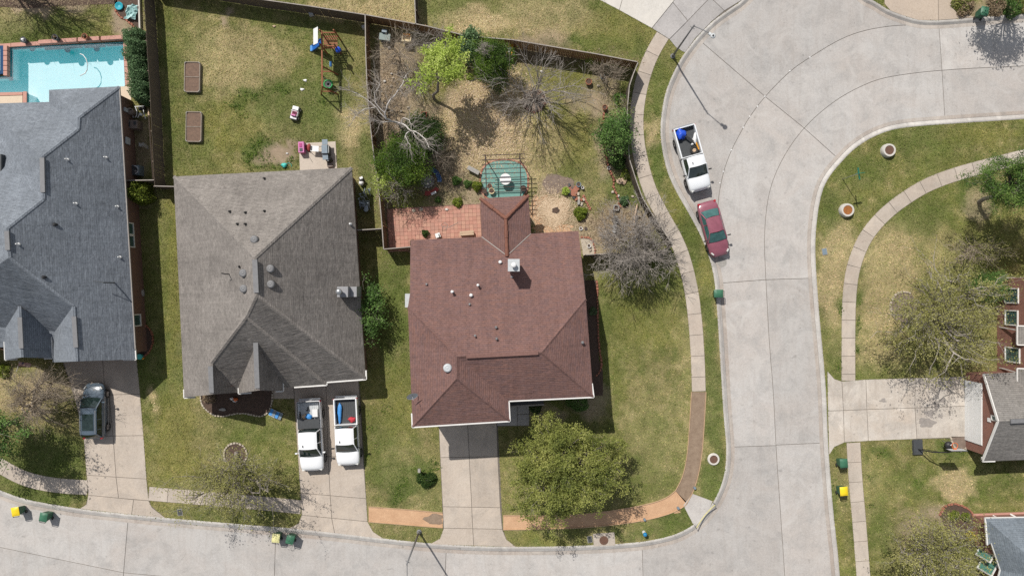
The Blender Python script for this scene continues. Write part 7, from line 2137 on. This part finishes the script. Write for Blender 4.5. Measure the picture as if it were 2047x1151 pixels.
make_tree('evergreen_shrub', 'dark green shrub half hidden at the brick wall corner', 'shrub', (1962, 572), (1972, 575), 1.4, (1.7, 1.3, 1.2), .08, 8, 60, m_bark, m_leaf_mid, 8000, .12, .25, 32, stems=2)
# bare crape myrtles
crape('bare_tree', 'large bare grey tree beside the curved sidewalk', 'tree', (1259, 503), 5.3, 41, m_twig, 26, 4, 1.0, .74, .50, .045, .0135, kids=(3, 5))
crape('bare_tree', 'bare grey tree radiating from the dark mulch ring', 'tree', (1067, 198), 6.0, 42, m_twig, 11, 4, .85, .74, .36, .07, .011, kids=(2, 5))
make_tree('bare_tree', 'bare tan shrub in the corner by the sidewalk fence', 'tree', (1212, 158), (1216, 144), 1.5, (1.7, 1.2, 1.1), .05, 10, 70, m_tantwig, None, 0, seed=43, twigs=7, twig_l=.6, stems=5, twig_r=.007, fork=.2)
def white_tree():
    r = np.random.default_rng(44)
    b = P(806, 262)
    t = thing('white_tree', 'bare tree with white branches reaching over the brown fence', 'tree', b)
    w = lambda l: [np.array(P(x, y, z)) for x, y, z in l]
    limbs = [(w([(806, 262, 0), (803, 257, 1.2), (797, 246, 2.6)]), .14, .11),
             (w([(797, 246, 2.6), (783, 243, 3.2), (772, 238, 3.6), (769, 226, 4.0), (774, 210, 4.4), (790, 190, 4.8), (805, 168, 5.2), (812, 150, 5.4)]), .10, .03),
             (w([(797, 246, 2.6), (812, 252, 3.2), (822, 262, 3.6), (838, 268, 4.0), (850, 278, 4.2), (858, 296, 4.4)]), .095, .03),
             (w([(822, 262, 3.6), (812, 268, 3.9), (812, 276, 4.0), (820, 290, 4.2)]), .06, .025), (w([(826, 264, 3.7), (834, 276, 4.0), (846, 284, 4.1)]), .05, .02),
             (w([(803, 247, 2.9), (806, 236, 3.4), (818, 240, 3.8), (822, 248, 3.9)]), .05, .02), (w([(772, 238, 3.6), (752, 215, 4.2), (730, 197, 4.6), (700, 182, 4.8)]), .06, .02),
             (w([(769, 226, 4.0), (750, 205, 4.5), (748, 186, 4.8), (760, 168, 5.0)]), .05, .02), (w([(752, 215, 4.2), (728, 218, 4.6), (712, 232, 4.7)]), .04, .015), (w([(783, 243, 3.2), (760, 245, 3.8), (742, 236, 4.2)]), .045, .018)]
    br = []; tw = []
    for pts, r0, r1 in limbs:
        # refine with a little wander
        q = [pts[0]]
        for a_, c_ in zip(pts[:-1], pts[1:]):
            for k in (.5, 1.0): q.append(a_ + (c_ - a_) * k + r.normal(size=3) * (.04 if k < 1 else 0))
        br.append((q, taper(r0 * .8, r1 * .8, len(q)), 8))
        for k in range(14):
            s = q[r.integers(len(q) // 3, len(q))]
            d = unit(unit(q[-1] - q[0]) + r.normal(size=3) * .7); l = r.uniform(.5, 1.3)
            p2 = curved(s, s + d * l, r, 4, .15); tw.append((p2, taper(.022, .008, 4), 4))
            for m in range(5):
                s2 = p2[r.integers(1, 4)]; d2 = unit(d + r.normal(size=3) * .6); tw.append((curved(s2, s2 + d2 * r.uniform(.3, .8), r, 3, .12), taper(.010, .005, 3), 3))
    tubes_mesh('trunk', br, m_whitebark, t); tubes_mesh('twigs', tw, m_twig, t)['kind'] = 'stuff'
white_tree()
make_tree('bare_tree', 'thin bare branches at the upper left garden corner', 'tree', (800, 130), (800, 110), 2.4, (2.3, 2.4, 1.5), .06, 10, 90, m_tantwig, None, 0, seed=45, twigs=7, twig_l=.7, stems=4, twig_r=.006)
make_tree('bare_tree', 'thin bare branches behind the lime tree', 'tree', (858, 105), (855, 85), 2.2, (2.4, 1.3, 1.4), .06, 10, 80, m_twig, None, 0, seed=46, twigs=6, twig_l=.7, stems=4, twig_r=.006)
make_tree('bare_tree', 'thin bare saplings left of the fire ring', 'tree', (806, 372), (796, 372), 2.2, (1.6, 1.7, 1.5), .05, 8, 45, m_twig, m_leaf_bush, 900, .10, .22, 47, twigs=5, twig_l=.7, stems=4, twig_r=.007)
make_tree('bare_tree', 'low bare branches along the brown fence', 'tree', (768, 215), (758, 205), 2.0, (2.4, 2.6, 1.2), .06, 10, 70, m_tantwig, None, 0, seed=50, twigs=7, twig_l=.7, stems=4, twig_r=.006)
make_tree('bare_tree', 'thin grey saplings between the white tree and the lime tree', 'tree', (838, 175), (830, 165), 2.2, (1.6, 1.6, 1.2), .04, 8, 45, m_twig, None, 0, seed=52, twigs=6, twig_l=.7, stems=4, twig_r=.007)
make_tree('bare_tree', 'thin tan brush along the lower right garden fence', 'tree', (1255, 232), (1240, 225), 1.4, (1.0, 1.6, .9), .04, 7, 40, m_tantwig, m_leaf_oak, 500, .10, .2, seed=53, twigs=5, twig_l=.6, stems=4, twig_r=.007)
make_tree('bare_tree', 'thin brush below the evergreen beside the fire ring', 'tree', (885, 322), (880, 318), 1.5, (1.3, 1.5, 1.0), .04, 7, 40, m_tantwig, None, 0, seed=54, twigs=6, twig_l=.6, stems=4, twig_r=.007)
# lime tree
make_tree('lime_tree', 'bright lime green tree in the garden', 'tree', (868, 198), (886, 128), 5.0, (2.0, 1.9, 1.5), .13, 9, 58, m_bark, m_leaf_bright, 5600, .18, .18, 51, up=.9, irregular=.45, twigs=3, twig_l=.5, fork=.55, lo=.45)
# evergreens
make_tree('evergreen_tree', 'dark evergreen tree under the white branches', 'tree', (822, 322), (806, 325), 2.3, (2.1, 2.3, 1.7), .12, 10, 110, m_bark, m_leaf_juniper, 24000, .11, .22, 61, twigs=2, twig_l=.4, lo=.6)
make_tree('evergreen_tree', 'dark evergreen right of the white branches', 'tree', (858, 280), (850, 272), 1.9, (1.9, 1.7, 1.4), .10, 9, 90, m_bark, m_leaf_dark, 17000, .11, .22, 62, twigs=2, twig_l=.4, lo=.6)
make_tree('juniper', 'dark rounded juniper with a dead grey patch by the top fence', 'tree', (990, 146), (985, 124), 2.6, (1.85, 1.8, 2.0), .11, 10, 110, m_bark, m_leaf_juniper, 22000, .10, .2, 63, lo=.6)
make_tree('bare_tree', 'dead grey branch patch on the juniper', 'branches', (985, 128), (970, 98), 4.4, (.65, .5, .5), .03, 6, 50, m_twig, None, 0, seed=64, twigs=6, twig_l=.4, stems=3, twig_r=.007)
make_tree('evergreen_shrub', 'blue-green shrub between lime tree and juniper', 'shrub', (941, 100), (938, 92), 1.5, (.95, 1.2, 1.2), .05, 6, 40, m_bark, m_leaf_hedge, 4200, .14, .2, 65)
make_tree('leafy_tree', 'bushy green leafy tree against the sidewalk fence', 'tree', (1222, 286), (1228, 268), 2.2, (1.55, 1.8, 1.5), .10, 9, 60, m_bark, m_leaf_mid, 6500, .15, .22, 66, twigs=2, lo=.55)
make_tree('leafy_tree', 'small leafy tree between the two houses', 'tree', (738, 618), (746, 622), 1.9, (.95, 2.5, 1.2), .06, 9, 55, m_bark, m_leaf_mid, 3600, .15, .22, 67, twigs=2, lo=.5, stems=2, irregular=.5)
make_tree('lime_shrub', 'thin lime green climber on the brown fence', 'shrub', (772, 368), (762, 372), 1.9, (.7, .9, .8), .03, 6, 26, m_twig, m_leaf_bright, 750, .13, .15, 68, twigs=2, stems=2)
# pine leaning out of the frame
make_tree('pine_tree', 'tall pine leaning out at the right edge', 'tree', (1957, 404), (2046, 366), 6.2, (4.0, 2.5, 2.2), .18, 14, 130, m_bark, m_leaf_pine, 24000, .20, .22, 71, twigs=2, leaf_asp=.22, fork=.75, lo=.4)
# left edge group
make_tree('bare_tree', 'tan twiggy tree below the slate roof', 'tree', (62, 812), (78, 790), 3.0, (3.1, 2.7, 1.8), .13, 14, 170, m_tantwig, m_leaf_dry, 1500, .09, .3, 72, twigs=9, twig_l=.8, stems=4, twig_r=.007)
make_tree('evergreen_tree', 'green evergreen tree at the left edge', 'tree', (32, 842), (-50, 868), 5.0, (3.5, 3.4, 2.4), .20, 14, 95, m_bark, m_leaf_mid, 15000, .16, .24, 73, twigs=2, lo=.45, irregular=.4)
make_tree('bare_tree', 'bare tree beyond the top left corner', 'tree', (10, -40), (0, -72), 4.2, (4.2, 1.9, 1.9), .16, 14, 130, m_twig, None, 0, .12, .35, 75, twigs=5, twig_l=.9, stems=3, twig_r=.008)
make_tree('leafy_tree', 'tree beyond the top right corner shading the street', 'tree', (2018, -8), (2035, -40), 4.6, (2.6, 1.6, 1.5), .14, 10, 75, m_bark, m_leaf_mid, 5200, .17, .3, 76, lo=.5)

def shrub(label, x, y, r, h, mat, n, s=.10, seed=1, name='shrub', cat='shrub', group=None, sph=.9):
    b = P(x, y); t = thing(name, label, cat, b, group=group)
    rr = np.random.default_rng(seed + 500)
    d = rr.normal(size=(n, 3)); d[:, 2] = np.abs(d[:, 2]) * sph; d /= np.linalg.norm(d, axis=1)[:, None]
    ph = rr.uniform(0, 6, 3)
    az = np.arctan2(d[:, 1], d[:, 0])
    k = 1 + .12 * np.sin(3 * az + ph[0]) + .09 * np.sin(5 * az + ph[1] + 4 * d[:, 2])
    rx, ry = (r if isinstance(r, tuple) else (r, r))
    p = d * rr.uniform(.72, 1.04, n)[:, None] * k[:, None] * np.array([rx, ry, h]) + np.array(b) + np.array([0, 0, .05])
    leaf_mesh('foliage', p, s, mat, t, seed=seed, tone=.45 + .25 * d[:, 2] * 0 + rr.normal(size=n) * .22)
    br = []
    for q in range(7):
        a = q * .9; e_ = np.array(b) + np.array([rx * .55 * math.cos(a), ry * .55 * math.sin(a), h * .7]); br.append((curved(np.array(b), e_, rr, 4, .1), taper(.025, .01, 4), 5))
    tubes_mesh('stems', br, m_bark, t)
    return t
shrub('round yellow-green bush between slate house and fence', 290, 388, 1.0, 2.1, m_leaf_bush, 5200, .11, 1)
# tall hedge by the pool
for i in range(7):
    shrub(['dense hedge shrub nearest the top beside the pool', 'second hedge shrub from the top beside the pool', 'third hedge shrub from the top beside the pool', 'middle hedge shrub beside the pool', 'third hedge shrub from the bottom beside the pool', 'second hedge shrub from the bottom beside the pool', 'lowest hedge shrub beside the pool'][i],
          281 + i * 2.4 + (i % 2), 82 + i * 18.5, (.84 + .05 * (i % 3), .80), 2.0 + .12 * ((i * 2) % 3), m_leaf_hedge, 4200, .13, 10 + i, 'hedge_shrub', 'hedge', 'tall hedge along the pool', .6)
for i, (x, y) in enumerate(((1906, 1027), (1927, 1031), (1899, 1030))):
    shrub(['clipped yellow-green ball shrub upper left in the dark bed', 'clipped yellow-green ball shrub right in the dark bed', 'small clipped shrub leftmost in the dark bed'][i], x, y, .34 if i < 2 else .25, .55, m_leaf_bush, 900, .08, 20 + i, 'clipped_shrub', 'shrub', 'clipped shrubs in the dark bed')
shrub('yellow flowering shrub at the brick wall', 1937, 1071, (.35, .5), .7, m_leaf_yellow, 700, .10, 24)
shrub('green shrub below the yellow flowering one', 1926, 1120, (.5, .45), .7, m_leaf_bush, 700, .10, 25)
for i, (x, y, r, h, m, n, s) in enumerate(((1131, 383, .34, .5, m_leaf_bright, 520, .13), (1160, 427, .55, .6, m_leaf_bush, 1500, .12), (1247, 402, .42, .5, m_leaf_hedge, 900, .11), (913, 362, .38, .5, m_leaf_mid, 800, .11), (935, 368, .32, .5, m_leaf_mid, 600, .10), (954, 373, .42, .7, m_leaf_bush, 900, .11),
                                    (876, 400, .26, .45, m_leaf_mid, 450, .10), (915, 405, .42, .4, m_leaf_bush, 700, .11), (851, 467, .30, .55, m_leaf_dark, 500, .12), (826, 486, .25, .5, m_leaf_dark, 350, .12), (1238, 200, .55, .8, m_leaf_mid, 1200, .12), (1180, 118, .5, .5, m_leaf_bright, 500, .12), (1235, 325, .65, .6, m_leaf_mid, 1200, .12), (1252, 350, .5, .35, m_leaf_bush, 500, .10),
                                    (1160, 735, .45, .8, m_leaf_dark, 1100, .11), (1166, 690, .4, .7, m_leaf_dark, 900, .11), (1170, 770, .55, .9, m_leaf_mid, 1500, .11), (1155, 800, .9, .8, m_leaf_mid, 2600, .11), (1185, 622, .35, .5, m_leaf_hedge, 900, .06), (853, 957, (.85, .6), .6, m_leaf_dark, 2600, .10), (720, 665, .4, .8, m_leaf_mid, 700, .13), (1070, 815, .5, .7, m_leaf_dark, 900, .11),
                                    (420, 792, .55, .6, m_leaf_dry, 700, .10), (990, 108, .4, .4, m_leaf_bush, 300, .12), (940, 155, .3, .3, m_leaf_bright, 260, .12), (10, 740, .6, .7, m_leaf_bush, 900, .12))):
    lb = ['bright green shrub on the grey earth mound', 'spiky yellow-green clump beside the straw mulch', 'blue-green shrub at the end of the brick border', 'green shrub right of the fire ring', 'small green shrub between fire ring and teal patio', 'yellow-green shrub at the edge of the teal patio',
          'small green shrub below the red bench', 'low yellow-green plants above the pink patio', 'potted green plant in the middle of the pink patio', 'dark plant at the roof corner of the pink patio', 'fresh green shrub below the corner of the sidewalk fence', 'bright green tuft under the top fence', 'leafy shrub under the bushy tree', 'low lime plants in the brick border',
          'dark shrub at the east wall of the red roofed house', 'shaded shrub higher along the east wall', 'green shrub at the southeast corner', 'wide green shrub below the southeast corner', 'pale silvery shrub at the east eave', 'low dark weeping shrub beside the driveway', 'shrub at the foot of the small leafy tree', 'dark shrub beside the porch',
          'dry brown shrub in the corner of the mulch bed', 'low green growth under the juniper', 'lime sprouts below the juniper', 'green shrub at the far left below the slate eave'][i]
    shrub(lb, x, y, r, h, m, n, s, 30 + i)
for i, (x, y) in enumerate(((1895, 10), (1925, 15), (1990, 14), (2020, 20), (2042, 8))):
    shrub(['olive shrub left of the green bin in the top right corner', 'dry shrub touching the green bin in the top right corner', 'dry shrub right of the green bin in the top right corner', 'green shrub near the top right corner', 'rightmost green shrub in the top right corner'][i], x + (25 if i == 0 else 0), y, .8, .5, (m_leaf_oak, m_leaf_dry, m_leaf_dry, m_leaf_mid, m_leaf_oak)[i], 1400, .13, 70 + i)

# scattered leaf litter
m_strawbits = foliage('straw_bits', (0.42, 0.30, 0.18), (0.62, 0.48, 0.33), (0.80, 0.66, 0.48))
def litter(label, x, y, rx, ry, n, mat, seed):
    r = np.random.default_rng(seed); c = P(x, y)
    p = np.stack([c.x + r.normal(size=n) * rx * MPP * .6, c.y + r.normal(size=n) * ry * MPP * .6, r.uniform(.02, .06, n)], 1)
    o = leaf_mesh('leaf_litter', p, .11, mat, None, up=2.5, seed=seed); tag(o, label, 'leaf litter', kind='stuff')
litter('dry leaves along the brown fence', 780, 230, 26, 170, 5000, m_leaf_dry, 1)
litter('dry leaves around the fire ring', 870, 340, 70, 60, 3500, m_leaf_dry, 2)
litter('dry leaves under the bare tree by the sidewalk', 1230, 450, 60, 40, 3500, m_leaf_dry, 3)
litter('dry leaves along the top fence of the garden', 1100, 120, 120, 18, 2500, m_leaf_dry, 4)
litter('straw strewn across the middle of the garden', 975, 235, 70, 90, 9000, m_strawbits, 5)
litter('loose straw spilling around the mulch ring', 1108, 421, 38, 36, 6000, m_strawbits, 7)
litter('dry leaves in the top left planting strip', 90, 2, 120, 14, 2500, m_leaf_dry, 6)

def weeds(label, spots, mat, seed, size=.085, dens=95, name='lawn_weeds', cat='weeds'):
    r = np.random.default_rng(seed); out = []
    for x, y, rx, ry in spots:
        n = int(dens * rx * ry * MPP * MPP * 3.1) + 12
        a = r.uniform(0, 6.283, n); q = np.sqrt(r.uniform(0, 1, n)) * (1 + .35 * np.sin(3 * a + x) + .2 * np.sin(7 * a + y))
        px, py = x + rx * q * np.cos(a), y + ry * q * np.sin(a)
        X, Y = (px - 1023.5) * MPP, -(py - 575.5) * MPP
        k = vnoise(X, Y, .28, 21) + r.uniform(-.15, .15, n) > .42
        out.append(np.stack([X[k], Y[k], r.uniform(.02, .10, k.sum())], 1))
    o = leaf_mesh(name, np.concatenate(out), size, mat, None, up=1.0, seed=seed); tag(o, label, cat, kind='stuff')
weeds('dark green weed clumps in the swing set yard', [(500, 190, 26, 13), (475, 210, 20, 10), (488, 228, 12, 8), (560, 180, 18, 6), (515, 300, 26, 26), (530, 282, 24, 12), (500, 320, 14, 18), (547, 332, 36, 7), (580, 318, 16, 8), (575, 185, 8, 6), (640, 205, 14, 8)], m_leaf_juniper, 81, .10, 170)
weeds('dark green weed clumps on the front lawns', [(795, 985, 17, 24), (806, 962, 12, 12), (845, 945, 22, 14), (868, 930, 12, 14), (750, 890, 8, 8), (740, 855, 8, 6), (735, 910, 6, 9), (770, 820, 14, 10), (1716, 598, 5, 12), (1716, 650, 5, 20), (1714, 702, 5, 8), (1680, 622, 6, 12), (1678, 730, 6, 12), (1736, 955, 9, 7), (1757, 906, 12, 8), (1830, 960, 8, 6), (1892, 890, 14, 7), (1920, 900, 12, 8), (1668, 962, 8, 7), (1740, 1010, 8, 6), (2020, 950, 10, 6)], m_leaf_juniper, 82, .10, 150)
weeds('low green weeds and sprouts through the garden', [(1238, 330, 16, 40), (1260, 385, 16, 30), (1245, 300, 14, 24), (1215, 190, 20, 14), (1240, 205, 20, 20), (1180, 120, 20, 8), (1130, 345, 20, 12), (1085, 330, 24, 12), (890, 400, 34, 12), (930, 395, 26, 10), (830, 395, 26, 14), (790, 420, 12, 16), (820, 350, 18, 18), (955, 155, 12, 10), (865, 160, 30, 14), (820, 140, 22, 22), (815, 230, 22, 10), (1010, 320, 30, 8), (1170, 330, 16, 14), (1200, 300, 8, 30), (1040, 215, 20, 12), (1010, 140, 18, 8)], m_leaf_oak, 83, .085, 42)

# ------------------------------------------------------------------ grass blades
def grass(n, seed):
    r = np.random.default_rng(seed)
    X = r.uniform(-44.5, 44.5, n); Y = r.uniform(-25.2, 25.2, n)
    ok = np.zeros(n, bool)
    for w, hs in LAWNS:
        i = inside(w, X, Y)
        for h in hs: i &= ~inside(h, X, Y)
        ok |= i
    for p in PAVED:
        ok &= ~inside(p, X, Y)
    X, Y = X[ok], Y[ok]
    rgb, soil = cover(X, Y)
    k = r.uniform(0, 1, len(X)) > soil * 1.15
    X, Y, rgb = X[k], Y[k], rgb[k]
    m = len(X)
    a = r.uniform(0, 6.283, m); le = r.uniform(.05, .12, m); wd = r.uniform(.018, .04, m)
    tilt = r.uniform(.5, 1.3, m)
    d = np.stack([np.cos(a) * np.sin(tilt), np.sin(a) * np.sin(tilt), np.cos(tilt)], 1)
    s = np.stack([-np.sin(a), np.cos(a), np.zeros(m)], 1)
    b = np.stack([X, Y, np.full(m, .002)], 1)
    v = np.empty((m, 3, 3))
    v[:, 0] = b - s * wd[:, None]; v[:, 1] = b + s * wd[:, None]; v[:, 2] = b + d * le[:, None]
    tone = r.choice([0, 1, 2], m, p=[.46, .22, .32])
    mul = np.array([[.80, .92, .74], [1.62, 1.48, 1.62], [1.05, 1.06, .90]])[tone]
    col = np.clip(rgb * mul * r.uniform(.75, 1.3, m)[:, None], 0, .8)
    me = bpy.data.meshes.new('grass')
    me.vertices.add(m * 3); me.loops.add(m * 3); me.polygons.add(m)
    me.vertices.foreach_set('co', v.reshape(-1)); me.loops.foreach_set('vertex_index', np.arange(m * 3, dtype=np.int32)); me.polygons.foreach_set('loop_start', np.arange(0, m * 3, 3, dtype=np.int32))
    at = me.attributes.new('tint', 'FLOAT_COLOR', 'POINT')
    at.data.foreach_set('color', np.repeat(np.concatenate([col, np.ones((m, 1))], 1), 3, axis=0).astype(np.float32).ravel())
    me.update()
    o = mesh_obj('grass', me, m_blade)
    tag(o, 'short patchy lawn grass around the houses', 'grass', kind='stuff')
grass(900000, 3)
